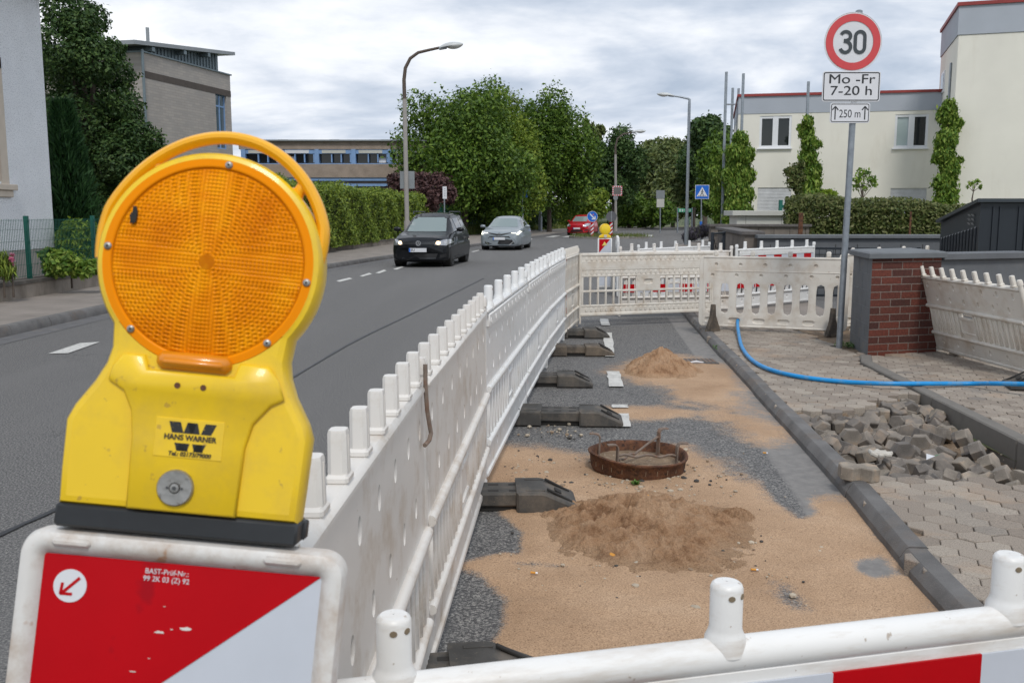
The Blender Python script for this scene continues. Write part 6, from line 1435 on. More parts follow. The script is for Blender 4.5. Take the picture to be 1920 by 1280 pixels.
# ---------------------------------------------------------------- garden walls, cabinet, shed
a=D(1382,395,26.5); b=D(1462,395,26.5); root=empty('utility_cabinet',(a.x,26.5,0),0,'long beige cabinet with overhanging lid beside the mottled hedge','cabinet'); w=b.x-a.x+1.0; hc=a.z
mb=MB(); mb.rbox(0,w,0,.9,0,hc-.14,.01); 
for u in (.25,1.25,1.9): mb.box(u,u+.008,-.002,.0,.1,hc-.14,1)
mb.box(.09,.10,-.03,0,hc-.5,hc-.38,1); mb.build('body',[R['cabinet'],R['dark']],root); mb=MB(); mb.rbox(-.15,w+.1,-.12,1,hc-.14,hc,.01); mb.build('lid',R['cabinet'],root)
R['blockwall']=M('grey_block_wall',(.17,.145,.125),.9,var=.2,vs=2.5,bmp=.5,bs=40,dirt=(.10,.09,.08),da=.5,ds=3)
def gwall(name,p0,p1,h,th,mat,cap,label,joints=True):
    a=Vector(p0);b=Vector(p1);d=b-a;L=d.length; root=empty(name,(a.x,a.y,0),math.atan2(d.y,d.x),label,'wall'); mb=MB(); mb.box(0,L,0,th,0,h)
    mb.build('masonry',mat,root)
    if joints:
        mb=MB()
        for i in range(1,int(h/.2)): mb.box(0,L,-.003,.0,i*.2-.006,i*.2+.006)
        for i in range(int(h/.2)):
            x=.2*(i%2)+.2
            while x<L: mb.box(x,x+.01,-.004,.0,i*.2+.006,i*.2+.194); x+=.4
        mb.build('joints',R['dark'],root)
    mb=MB(); mb.rbox(-.05,L+.05,-.06,th+.06,h,h+.07,.01); mb.build('cap',cap,root); return root
R['stonecap']=M('old_stone_cap',(.11,.10,.095),.85,var=.25,vs=8,bmp=.5,bs=50)
gwall('garden_wall',(5.05,24.0),(7.55,24.0),1.22,.25,R['blockwall'],R['stonecap'],'long block wall with flat stone cap in front of the beige cabinet')
gwall('garden_wall',(4.62,17.5),(5.38,23.3),1.16,.3,R['blockwall'],R['stonecap'],'short block wall running towards the camera from the far wall')
gwall('garden_wall',(4.55,17.35),(9.6,17.35),1.10,.25,R['wallpaint'],R['capgrey'],'long dark grey painted garden wall behind the sign post',True)
# wire gate leaves in front of the dark wall
def gate(p0,p1,z1,label,cross=False):
    a=Vector(p0);b=Vector(p1);d=b-a;L=d.length; root=empty('metal_gate',(a.x,a.y,.07),math.atan2(d.y,d.x),label,'gate'); mb=MB()
    for x in (0,L): mb.rbox(x-.03,x+.03,-.03,.03,0,z1,.004)
    for z in (.08,z1-.03): mb.rbox(0,L,-.02,.02,z-.02,z+.02,.004)
    mb.build('frame',R['shed'],root); mb=MB(); k=int(L/.11)
    for i in range(1,k): mb.box(L*i/k-.004,L*i/k+.004,-.004,.004,.08,z1-.03)
    for z in (.3,.55,.8): mb.box(0,L,-.004,.004,z-.004,z+.004)
    if cross: mb.tube([(0,0,.1),(L,0,z1)],.008,4); mb.tube([(L,0,.1),(0,0,z1)],.008,4)
    mb.build('wire_panel',R['shed'],root)
gate((4.75,16.4),(6.9,16.0),.92,'dark wire gate leaf in front of the long grey garden wall')
gate((3.95,18.6),(4.40,19.6),1.12,'narrow dark gate with crossed braces beside the block wall',True)
for px,y0,Y,w,lb in ((1502,399,23.0,.05,'rusty upright post in front of the mottled hedge, close to its left end'),(1708,397,22.6,.022,'thin rusty post against the mottled hedge left of the dark shed')):
    a=D(px,y0,Y); mb=MB(); mb.rbox(-w,w,-w*.6,w*.6,0,a.z,.004); o=mb.build('rusty_post',R['rust']); o.location=(a.x,Y,0); tag(o,lb,'post')
# dark metal shed
a=Vector((5.93,12.0)); root=empty('metal_shed',(a.x,a.y,.05),math.radians(4),'dark anthracite sheet-metal shed with sloping roof at the right edge','shed')
hf=D(1833,379,12).z-.05; Ls=3.0; dpt=2.1; hb_=hf-.28
side=D(1772,418,14.0)
sx=.62  # side wall runs back and to the right
def SP(u,v,z): return (u+v*(.30),v,z)
mb=MB(); mb.add([SP(0,0,0),SP(Ls,0,0),SP(Ls,0,hf),SP(0,0,hf),SP(0,dpt,0),SP(Ls,dpt,0),SP(Ls,dpt,hb_),SP(0,dpt,hb_)],[(0,1,2,3),(5,4,7,6),(0,3,7,4),(1,5,6,2)])
for i in range(12):
    v=.12+i*.165; zt_=(hf-.30) if True else 0; q=[SP(-.006,v,.05),SP(-.006,v+.06,.05),SP(-.006,v+.06,zt_-.1*v),SP(-.006,v,zt_-.1*v)]; q2=[SP(-.02,v+.012,.06),SP(-.02,v+.048,.06),SP(-.02,v+.048,zt_-.02-.1*v),SP(-.02,v+.012,zt_-.02-.1*v)]; mb.add(q+q2,[(4,5,6,7),(0,1,5,4),(1,2,6,5),(2,3,7,6),(3,0,4,7)])
for i in range(9):
    u=.16+i*.34; 
    for s_ in (0,.09): mb.box(u+s_,u+s_+.02,-.014,-.001,.05,hf-.06)
mb.build('walls',R['shed'],root)
mb=MB(); mb.add([SP(-.06,-.07,hf),SP(Ls,-.07,hf),SP(Ls,dpt+.1,hb_),SP(-.06,dpt+.1,hb_),SP(-.06,-.07,hf+.045),SP(Ls,-.07,hf+.045),SP(Ls,dpt+.1,hb_+.045),SP(-.06,dpt+.1,hb_+.045)],[(0,3,2,1),(4,5,6,7),(0,1,5,4),(1,2,6,5),(2,3,7,6),(3,0,4,7)]); mb.build('roof',M('shed_roof',(.05,.06,.07),.4,.3),root)
mb=MB(); mb.box(.62,1.32,-.022,-.0145,.05,hf-.1); mb.box(.615,.622,-.03,-.01,.05,hf-.1,1); mb.box(.60,.62,-.035,-.02,hf-.35,hf-.15,2); mb.box(.60,.62,-.035,-.02,.3,.5,2); mb.build('door',[R['shed'],R['dark'],R['galv']],root)
mb=MB()
for i in range(3):
    for j in (0,1):
        v=.22+j*.17; z=hf-.10-i*.055-.03*j*0-.08; mb.add([SP(-.008,v,z),SP(-.008,v+.12,z),SP(-.03,v+.12,z+.03),SP(-.03,v,z+.03)],[(0,1,2,3)])
mb.build('vent_slots',R['signback'],root)
# ---------------------------------------------------------------- street furniture
def lamppost(base,H0,pts,r0,r1,head,label,mat='galv',steel_top=None):
    root=empty('street_lamp',base,0,label,'street lamp','street lamps along the road'); mb=MB(); k=len(pts); mb.tube([(0,0,0),(0,0,1.2)],[r0*1.35,r0*1.35],12); mb.tube([(0,0,1.2)]+pts[:1],[r0,r0*.9],12); mb.build('mast',R[mat],root,smooth=True)
    mb=MB(); mb.tube(pts,[r0*.85+(r1-r0*.85)*i/(k-1) for i in range(k)],10); mb.build('bracket_arm',R[steel_top or mat],root,smooth=True)
    hp,hd,hl,hw=head; hp=Vector(hp);hd=Vector(hd).normalized(); side=Vector((-hd.y,hd.x,0)).normalized(); upv=side.cross(hd)*-1
    if upv.z<0: upv=-upv
    q=Matrix(((hd.x,side.x,upv.x,hp.x),(hd.y,side.y,upv.y,hp.y),(hd.z,side.z,upv.z,hp.z),(0,0,0,1)))
    def shell(zs,name,mat_,x0,x1):
        mb=MB(); V=[];n=14;st=12
        for i in range(st+1):
            t=i/st; w=hw*math.sin(PI*min(1,.10+.86*t))**.6; hh=zs*math.sin(PI*(.08+.88*t))**.7
            for j in range(n+1): a_=PI*j/n; V.append((x0+(x1-x0)*t,w*math.cos(a_),hh*math.sin(a_)))
        mb.add(V,[(i*(n+1)+j,i*(n+1)+j+1,(i+1)*(n+1)+j+1,(i+1)*(n+1)+j) for i in range(st) for j in range(n)],0,q); return mb.build(name,mat_,root,smooth=True,fix=False)
    shell(hw*.75,'lamp_head',R['lamphead'],0,hl); shell(-hw*.55,'lamp_glass',R['lampglass'],hl*.35,hl*.98)
    mb=MB(); mb.rbox(-.02,hl*.3,-hw*.5,hw*.5,-hw*.25,hw*.2,.01,0,q); mb.build('lamp_neck',R['signback'],root); return root
R['lamphead']=M('lamp_head_grey',(.50,.52,.52),.4); R['lampglass']=M('lamp_glass',(.60,.60,.58),.2,coat=.5)
def rel(px,py,Y,b): p=D(px,py,Y); return (p.x-b.x,p.y-b.y,p.z-b.z)
Y=34.9;b=Vector((G(765,480).x,Y,.1)); R['conc_mast']=M('grey_concrete_mast',(.33,.31,.29),.85,var=.08,vs=3)
b=Vector((D(764,470,Y).x,Y,.1)); root=lamppost(b,8,[rel(758.5,186,Y,b),rel(757.5,150,Y,b),rel(760,128,Y,b),rel(769,110,Y,b),rel(784,99,Y,b),rel(805,94,Y,b),rel(828,89,Y,b)],.085,.045,(rel(824,91,Y,b),(1,0,.16),.86,.20),'tall street lamp with a swan-neck brown arm behind the black car','conc_mast','rust_pole')
mb=MB(); a=D(749,321,Y)-b; c=D(777,354,Y)-b; mb.rbox(a.x,c.x,.10,.12,c.z,a.z,.01); mb.build('back_of_sign',R['signback'],root)
Y=80;b=Vector((D(1013,436,Y).x,Y,.1)); lamppost(b,10,[rel(1013,216,Y,b),rel(1014,213,Y,b),rel(1035,206,Y,b)],.13,.06,(rel(1033,207,Y,b),(1,0,.15),1.25,.26),'straight street lamp standing between the two big maple crowns')
Y=80;b=Vector((D(1154,432,Y).x,Y,.1)); root=lamppost(b,9,[rel(1154,290,Y,b),rel(1154,275,Y,b),rel(1158,260,Y,b),rel(1168,252,Y,b),rel(1187,248,Y,b)],.11,.06,(rel(1185,248.5,Y,b),(1,0,.1),1.15,.24),'street lamp carrying the square traffic mirror','conc_mast','rust_pole')
mb=MB(); p=rel(1157,358,Y,b); s=.36; mb.rbox(p[0]-s-.05,p[0]+s+.05,-.14,-.11,p[2]-s-.05,p[2]+s+.05,.01); o=mb.build('mirror_frame',R['signwhite'],root)
mb=MB(); mb.box(p[0]-s+.06,p[0]+s-.06,-.15,-.141,p[2]-s+.06,p[2]+s-.06); mb.build('mirror',M('mirror_glass',(.30,.28,.27),.15,.8),root)
mb=MB()
for i in range(5):
    u=-s+.02+i*.175
    for (x,z) in ((u,s-.01),(u,-s+.01)): mb.box(p[0]+x-.045,p[0]+x+.045,-.149,-.1405,p[2]+z-.05,p[2]+z+.05)
    for (x,z) in ((s-.01,u),(-s+.01,u)): mb.box(p[0]+x-.05,p[0]+x+.05,-.1485,-.1402,p[2]+z-.045,p[2]+z+.045)
mb.build('red_marks',R['signred'],root)
mb=MB(); q=rel(1154,371,Y,b); mb.lathe([(.20,-.01),(.20,.01)],20,M=Matrix.Translation((q[0],-.12,q[2]))@Matrix.Rotation(PI/2,4,'X')); mb.build('back_of_sign',R['signback'],root)
Y=45;b=Vector((D(1286,470,Y).x,Y,PV)); lamppost(b,7,[rel(1292.5,195,Y,b),rel(1293,187,Y,b),rel(1291,185.5,Y,b),rel(1275,182,Y,b),rel(1261,180,Y,b)],.075,.035,(rel(1263,180.5,Y,b),(-1,0,.12),.78,.16),'grey galvanised street lamp near the pedestrian crossing sign, arm pointing left')
# small signs
def post(px,yb,yt,Y,r=.03,mat='galv',z0=0.05): 
    b=D(px,yb,Y); root=empty('traffic_sign',(b.x,Y,z0),0); mb=MB(); mb.tube([(0,0,0),(D(px,yt,Y).x-b.x,0,D(px,yt,Y).z-z0)],r,10); mb.build('post',R[mat],root,smooth=True); return root
def rp(root,px,py,Y): p=D(px,py,Y); return p-root.location
root=post(833,408,352,40,.03); tag(root,'narrow white upright sign on a thin post at the hedge end','traffic sign'); a=rp(root,830,350,40);c=rp(root,838,373,40); mb=MB(); mb.rbox(a.x,c.x,-.05,-.035,c.z,a.z,.005); mb.build('sign_board',R['signwhite'],root)
mb=MB(); 
for i in range(5): mb.box(a.x+.05,c.x-.05,-.052,-.0505,a.z-.1-i*.075,a.z-.08-i*.075)
mb.build('board_print',R['signback'],root)
root=post(1238,420,360,75,.05); tag(root,'grey backs of two stacked signs in front of the far trees','traffic sign'); 
for y0,y1,x0,x1,m_ in ((357,372.5,1230,1246,'signback'),(373,389,1231,1245,'cabinet')): a=rp(root,x0,y0,75);c=rp(root,x1,y1,75); mb=MB(); mb.rbox(a.x,c.x,-.10,-.07,c.z,a.z,.01); mb.build('back_of_sign',R[m_],root)
# pedestrian crossing sign
root=post(1315,433,373,54,.035); tag(root,'blue square pedestrian crossing sign with white triangle left of the climbers','traffic sign'); a=rp(root,1303.5,347.5,54);c=rp(root,1329,373,54); cx=(a.x+c.x)/2; cz=(a.z+c.z)/2; s=(c.x-a.x)/2
mb=MB(); mb.rbox(cx-s,cx+s,-.055,-.04,cz-s,cz+s,.008); mb.build('sign_board',R['signwhite'],root); mb=MB(); mb.rbox(cx-s*.94,cx+s*.94,-.058,-.052,cz-s*.94,cz+s*.94,.004); mb.build('blue_field',R['signblue'],root)
mb=MB(); mb.prism([(cx-s*.78,cz-s*.62),(cx+s*.78,cz-s*.62),(cx,cz+s*.74)],-.061,-.0585); mb.build('white_triangle',R['signwhite'],root)
mb=MB()
def st(p,q,w): stroke(mb,[(cx+s*p[0],cz+s*p[1]),(cx+s*q[0],cz+s*q[1])],w*s,-.064,-.062)
mb.lathe([(s*.08,-.001),(s*.08,.001)],12,M=Matrix.Translation((cx+.02*s,-.063,cz+s*.30))@Matrix.Rotation(PI/2,4,'X'))
st((0,.22),(-.02,-.12),.13); st((-.02,-.08),(.2,-.42),.09); st((-.02,-.08),(-.22,-.42),.09); st((0,.15),(.2,-.02),.06); st((0,.15),(-.2,.02),.06)
for i in range(5): st((-.5+i*.22,-.58),(-.42+i*.22,-.46),.09)
mb.build('pictogram',R['signblack'],root)
mb=MB(); q=rp(root,1314,424,54); mb.tube([(q.x,0,q.z+.0),(q.x,0,q.z+.26)],.075,12); mb.build('blue_sleeve',R['signblue'],root); mb=MB(); mb.tube([(q.x,0,q.z-.26),(q.x,0,q.z-.001)],.075,12); mb.build('white_sleeve',R['signwhite'],root)
root=post(979,430,358,68,.04); tag(root,'crossing sign seen from the side above the grey car, with a blue and white sleeve','traffic sign'); mb=MB(); q=rp(root,987,360,68); mb.rbox(q.x-.25,q.x+.08,-.06,-.04,q.z-.4,q.z+.25,.01); mb.build('blue_field',R['signblue'],root)
q=rp(root,979,402,68); mb=MB(); mb.tube([(q.x,0,q.z),(q.x,0,q.z+.28)],.09,12); mb.build('blue_sleeve',R['signblue'],root); mb=MB(); mb.tube([(q.x,0,q.z-.3),(q.x,0,q.z-.001)],.09,12); mb.build('white_sleeve',R['signwhite'],root)
# green name board
root=post(1270.5,424,389,75,.06); tag(root,'small green board with white lettering between two grey posts by the bend','sign'); mb=MB(); q=rp(root,1297,424,75); mb.tube([(q.x,0,0),(q.x,0,rp(root,1297,389,75).z)],.06,8); mb.build('post',R['galv'],root); a=rp(root,1271,391,75);c=rp(root,1297,398,75); mb=MB(); mb.rbox(a.x,c.x,-.08,-.06,c.z,a.z,.01); mb.build('green_board',M('board_green',(.02,.32,.16),.5),root)
mb=MB(); rn=random.Random(2); x=a.x+.08
while x<c.x-.15:
    w=rn.uniform(.05,.16); mb.box(x,x+w,-.083,-.0805,a.z-.12,a.z-.05); mb.box(x+.02,x+w*.9,-.083,-.0805,c.z+.05,c.z+.13); x+=w+.05
mb.build('board_print',R['signwhite'],root)
# traffic island with keep-right sign and its grey-backed partner
def rw_post(px,py0,py1,Y,lb,front):
    b=D(px,py1,Y); root=empty('bollard_sign',(b.x,Y,b.z),0,lb,'traffic sign'); h=D(px,py0,Y).z-b.z; n=7; mb=MB(); 
    for i in range(n):
        z0,z1=h*i/n,h*(i+1)/n; sh=.05; V=[]
        for z,k in ((z0,1),(z1,1)):
            for j in range(12): q=2*PI*j/12; V.append((.10*math.cos(q),.10*math.sin(q),z+(.10*math.cos(q)*.9 if (i>0 or z>z0) and (i<n-1 or z<z1) else 0)))
        mb.add(V,[(j,(j+1)%12,12+(j+1)%12,12+j) for j in range(12)],i%2)
    mb.build('striped_post',[R['red'],R['signwhite']],root,smooth=True)
    cz=D(px,406,Y).z-b.z; M0=Matrix.Translation((0,-.12,cz))
    mb=MB(); mb.tube([(0,0,h),(0,0,cz+.3)],.03,8); mb.build('post',R['galv'],root)
    if front:
        disc(.335,-.12,R['signwhite'],'sign_disc',M0=M0,par=root); disc(.315,0,R['signblue'],'blue_field',M0=Matrix.Translation((0,-.125,cz)),par=root)
        mb=MB(); stroke(mb,[(-.15,cz+.17),(.12,cz-.13)],.075,-.132,-.129); stroke(mb,[(.17,cz+.03),(.17,cz-.18)],.07,-.134,-.131); stroke(mb,[(.19,cz-.155),(-.04,cz-.155)],.07,-.136,-.133); mb.build('white_arrow',R['signwhite'],root)
        mb=MB(); mb.lathe([(.05,-.001),(.05,.001)],12,M=Matrix.Translation((.06,-.134,cz+.12))@Matrix.Rotation(PI/2,4,'X')); mb.build('sticker',R['pink'],root)
    else:
        disc(.335,-.12,R['signback_dark'],'back_of_sign',M0=M0,par=root); mb=MB(); mb.box(-.03,.03,-.14,-.123,cz-.33,cz+.33); mb.build('bracket',R['signback'],root)
R['signback_dark']=M('sign_back_dark',(.12,.12,.13),.5,.2)
rw_post(1110,417,442,60,'blue keep-right arrow sign on a striped post in front of the red car',True)
rw_post(1145.5,416,441,60,'round grey sign back on a red and white striped post right of the arrow sign',False)
mb=MB(); n=40; P=[(6.3+2.6*math.cos(2*PI*i/n),61.5+2.4*math.sin(2*PI*i/n)) for i in range(n)]; mb.add([(x,y,.0) for x,y in P]+[(x,y,.12) for x,y in P]+[(x,y,.13) for x,y in inset(P,.15)],[tuple(range(2*n,3*n))]+[(k*n+i,k*n+(i+1)%n,(k+1)*n+(i+1)%n,(k+1)*n+i) for k in (0,1) for i in range(n)]); mb.build('traffic_island',R['concrete'])['kind']='structure'
def tufts(name,pts,n,h,spread,mat,label=None,seed=0,kind='stuff',cat=None):
    rs=np.random.RandomState(seed); P=np.array(pts)[rs.randint(0,len(pts),n)]+rs.normal(size=(n,3))*np.array([spread,spread,0]); hh=h*(.4+.9*rs.rand(n)); a=rs.rand(n)*2*PI; w=.012+h*.03; lean=rs.normal(size=(n,2))*h*.3
    V=np.stack([P-np.stack([np.cos(a)*w,np.sin(a)*w,0*a],1),P+np.stack([np.cos(a)*w,np.sin(a)*w,0*a],1),P+np.stack([lean[:,0],lean[:,1],hh],1)],1).reshape(-1,3); o=mesh_np(name,V,np.arange(n*3).reshape(-1,3),mat); return tag(o,label,cat,None,kind)
ys=np.random.RandomState(4).uniform(50,104,900); tufts('tall_grass',[(lerp_poly(LW,y)-abs(np.random.RandomState(int(y*99)).normal())*1.2-.1,y,.12) for y in ys],26000,.62,.35,R['grass'],seed=3)
tufts('weeds',[(6.3+x*.5,61+y*.5,.12) for x in range(-4,5) for y in range(-4,4)],1200,.22,.3,R['grass'],seed=5)
bl=pxblobs([(1300,438,12),(1315,434,12),(1328,432,10),(1288,444,9),(1336,430,8)],50,.6,3); base=(bl[0][0],50,0); root=empty('lavender_bush',base,0,'purple-grey lavender bed in front of the block wall','plant'); leaves('foliage',[(q[0]-base[0],q[1]-base[1],q[2],*q[3:]) for q in bl],3500,.10,LM['lavender'],root,3,droop=1,aspect=.15)
# tall green mesh fence round the bend
root=empty('mesh_fence',(0,0,0),0,'tall dark green mesh fence following the far side of the bend','fence'); F_pl=[(-4.6,58.5),(-2.7,70),(1.2,84.5),(5.6,97.5),(19.5,113),(40,124)]; FP=resample([(a-.3,b+.6) for a,b in F_pl],2.5)
mb=MB()
for i,(a,b2) in enumerate(zip(FP[:-1],FP[1:])):
    d=(b2-a); L=d.length; q=math.atan2(d.y,d.x); M_=Matrix.Translation((a.x,a.y,.15))@Matrix.Rotation(q,4,'Z')
    m2=MB(); m2.rbox(-.035,.035,-.035,.035,0,2.35,.004,0,M_); m2.build('post',R['green'],root)
    for k in range(1,25): mb.box(L*k/25-.006,L*k/25+.006,-.006,.006,.05,2.28,0,M_)
    for k in range(12): mb.box(0,L,-.008,.008,.08+k*.2-.007,.08+k*.2+.007,0,M_)
mb.build('mesh_panel',R['green'],root)
# ---------------------------------------------------------------- far beacon board with yellow lamp
root=empty('beacon_board',(1.80,18.3,.02),.05,'red and white beacon board far down the lane at the end of the white panels','beacon board')
mb=MB(); mb.rbox(-.14,.14,-.03,.03,.1,1.07,.02); mb.build('frame',R['plastic_clean'],root,smooth=True)
mb=MB(); mb.box(-.115,.115,-.034,-.031,.15,1.045,1)
for z in (1.045,.60): mb.prism([(-.115,z),(.10,z),(-.115,z-.26)],-.037,-.0345,0)
mb.prism([(-.01,1.0),(.04,.93),(-.06,.92)],-.039,-.0375,2); mb.build('striped_sheet',[R['red'],R['whitesheet'],M('yellow_sticker',(.75,.62,.15),.5)],root)
root=empty('warning_lamp',(1.80,18.3,1.09),.15,'small yellow warning lamp on the far beacon board, seen from the back','warning lamp')
mb=MB(); P=ring2(0,.165,.108,-60,240,24)+[(-.11,.04),(-.12,0),(.12,0),(.11,.04)]; mb.prism(P,-.04,.04,bev=.012); mb.build('housing',R['yellow'],root,smooth=True)
mb=MB(); mb.lathe([(.085,-.0),(.08,.012),(.03,.022),(.001,.024)],24,M=Matrix.Translation((0,-.038,.165))@Matrix.Rotation(PI/2,4,'X')); mb.build('lens',M('pale_lens',(.85,.60,.02),.3,coat=.4),root,smooth=True)
mb=MB(); mb.rbox(-.03,.03,-.05,-.041,.0,.06,.006); mb.build('bolt_plate',R['stonetrim'],root)
# ---------------------------------------------------------------- cars
def car(name,loc,ang,p,paint,label):
    """nose towards local -y; front axle at y=0"""
    root=empty(name,(loc[0],loc[1],.004),ang,label,'car'); Wd,Hh,fo,wb,ro=p['w']/2,p['h'],p['fo'],p['wb'],p['ro']
    y0=-fo; y1=wb+ro
    # stations: (y, z_bottom, half width low, half width max, z_shoulder, half width shoulder, z_top, half width top)
    S=p['st']; ys=np.array([s[0] for s in S]); 
    def smoothstep_interp(y):
        A=np.array(S); 
        i=int(np.clip(np.searchsorted(ys,y)-1,0,len(S)-2)); t=(y-ys[i])/(ys[i+1]-ys[i])
        return A[i]*(1-t)+A[i+1]*t
    yy=np.unique(np.concatenate([np.linspace(y0,y1,70),ys])); V=[];ns=29
    bow=p.get('bow',.20)
    for y in yy:
        _,zb,wl,wm,zs,ws,zt,wt=smoothstep_interp(y)
        zb=max(zb,.16)
        pts=[(0,zb),(wl*.9,zb),(wl,zb+.04),(wm*.992,zb+(zs-zb)*.30),(wm,zb+(zs-zb)*.55),((wm*.6+ws*.4),zb+(zs-zb)*.85),(ws,zs),(ws*.985,zs+.02),((ws+wt)/2,(zs+zt)/2 if zt-zs>.12 else zs+(zt-zs)*.6),(wt,zt-.035 if zt-zs>.12 else zt-(zt-zs)*.3),(wt*.9,zt-.008 if zt-zs>.12 else zt-(zt-zs)*.12),(wt*.5,zt+.018),(0,zt+.024)]
        # resample the half section
        Pn=np.array(pts); dd=np.r_[0,np.cumsum(np.hypot(*np.diff(Pn,axis=0).T))]; u=dd/dd[-1]; q=np.linspace(0,1,ns); hx=np.interp(q,u,Pn[:,0]); hz=np.interp(q,u,Pn[:,1])
        f=max(0,1-(y-y0)/.9); g=max(0,1-(y1-y)/.6)
        row=[]
        for x,z in zip(hx,hz):
            yb=y+bow*f*(abs(x)/Wd)**2.2-.16*g*(abs(x)/Wd)**2.2
            row.append((x,yb,z))
        V.append(row+[(-x,b_,z) for x,b_,z in row[-2:0:-1]])
    n=len(V[0]); vs=[v for r in V for v in r]; k=len(V); mb=MB()
    mb.add(vs,[(i*n+j,i*n+(j+1)%n,(i+1)*n+(j+1)%n,(i+1)*n+j) for i in range(k-1) for j in range(n)]+[tuple(range(n))[::-1],tuple(range((k-1)*n,k*n))])
    body=mb.build('body',paint,root,smooth=True,ang=32)
    sm=None
    bmx=bmesh.new(); bmx.from_mesh(body.data); bvh=BVHTree.FromBMesh(bmx); bmx.free()
    # wheel arches cut out
    wr=p['wr']
    cutm=MB()
    for y in (0,wb):
        for s in (-1,1):
            cutm.lathe([(wr+.045,-.14),(wr+.045,.14)],28,M=Matrix.Translation((s*Wd*.98,y,wr+.01))@Matrix.Rotation(PI/2,4,'Y'))
    cut=cutm.build('arch_cutter',R['dark'],None); bo=body.modifiers.new('arch','BOOLEAN'); bo.object=cut; bo.operation='DIFFERENCE'; bo.solver='EXACT'
    dg=bpy.context.evaluated_depsgraph_get(); dg.update(); nm=bpy.data.meshes.new_from_object(body.evaluated_get(dg)); body.modifiers.clear(); body.data=nm; 
    nm.materials.clear(); nm.materials.append(paint); nm.set_sharp_from_angle(angle=math.radians(32)); bpy.data.objects.remove(cut)
    
    for y in (0,wb):
        for s in (-1,1) : MB().lathe([(wr+.043,-.13),(wr+.043,.12)],24,M=Matrix.Translation((s*(Wd*.98-.14),y,wr+.01))@Matrix.Rotation(PI/2,4,'Y')).build('arch_liner',R['dark'],root)
    def decal(name,poly,axis,mat,off=.006,th=.010,side=1,ymax=None,sub=3,parent=None):
        bm=bmesh.new(); 
        if axis=='f': vs=[bm.verts.new((x,0,z)) for x,z in poly]
        else: vs=[bm.verts.new((0,y,z)) for y,z in poly]
        f=bm.faces.new(vs); bmesh.ops.triangulate(bm,faces=[f]); 
        for _ in range(sub): bmesh.ops.subdivide_edges(bm,edges=bm.edges[:],cuts=1,use_grid_fill=True); 
        for v in bm.verts:
            if axis=='f': h=bvh.ray_cast(Vector((v.co.x,-5,v.co.z)),Vector((0,1,0)))
            else: h=bvh.ray_cast(Vector((5*side,v.co.y,v.co.z)),Vector((-side,0,0)))
            if h[0] is not None: v.co=h[0]+h[1]*off*(1 if h[1].dot(Vector((0,-1,0)) if axis=='f' else Vector((side,0,0)))>0 else -1)
        me=bpy.data.meshes.new(name); bmesh.ops.recalc_face_normals(bm,faces=bm.faces); bm.to_mesh(me); bm.free(); me.materials.append(mat); me.shade_smooth(); o=bpy.data.objects.new(name,me); link(o,parent or root); return o
    for nm_,poly,mat,off in p['front']: decal(nm_,poly,'f',mat,off)
    for s in (-1,1):
        for nm_,poly,mat,off in p['side']: decal(nm_,poly,'s',mat,off,side=s)
    def atf(x,z):
        h=bvh.ray_cast(Vector((x,-5,z)),Vector((0,1,0))); return h[0]
    # number plate
    for (x,z,w,h) in (p['plate'],):
        q=atf(x,z); pl=MB(); pl.rbox(x-w/2,x+w/2,q.y-.035,q.y-.005,z-h/2,z+h/2,.004); o=pl.build('number_plate',R['signwhite'],root)
        pl=MB(); pl.box(x-w/2+.003,x-w/2+.045,q.y-.037,q.y-.0352,z-h/2+.003,z+h/2-.003); pl.build('plate_country_band',R['signblue'],o)
        if p.get('txt'): text(p['txt'],'plate_lettering',o,(x-w/2+.115,q.y-.0365,z),.10,R['signblack'],off=.001)
    # emblem
    ex,ez,er=p['emblem']; q=atf(ex,ez); e=MB(); Ms=Matrix.Translation((ex,q.y-.008,ez))@Matrix.Rotation(PI/2,4,'X')
    if p['kind']=='ring':
        e.lathe([(er*.78,0),(er*.78,.008),(er,.008),(er,0)],28,M=Ms,cap=(False,False)); e.lathe([(er*.8,0),(er*.8,.003)],28,1,M=Ms)
        for a,b_ in (((-.30,.66),(-.0,.02)),((.30,.66),(.0,.02)),((-.72,.28),(-.30,-.66)),((-.30,-.66),(0,-.08)),((0,-.08),(.30,-.66)),((.30,-.66),(.72,.28))): stroke(e,[(ex+er*a[0],ez+er*a[1]),(ex+er*b_[0],ez+er*b_[1])],er*.17,q.y-.015,q.y-.010)
    elif p['kind']=='ellipses':
        for rx_,rz_,cz_ in ((1,.68,0),(.36,.62,0),(.72,.26,.30)): stroke(e,[(ex+er*rx_*math.cos(t),ez+er*(cz_+rz_*math.sin(t))) for t in np.linspace(0,2*PI,21)],er*.14,q.y-.012,q.y-.006)
    else:
        P_=[(0,1),(.6,0),(0,-1),(-.6,0),(0,1)]; stroke(e,[(ex+er*a,ez+er*b_) for a,b_ in P_],er*.3,q.y-.012,q.y-.006)
    e.build('emblem',[R['chrome'],R['dark']],root)
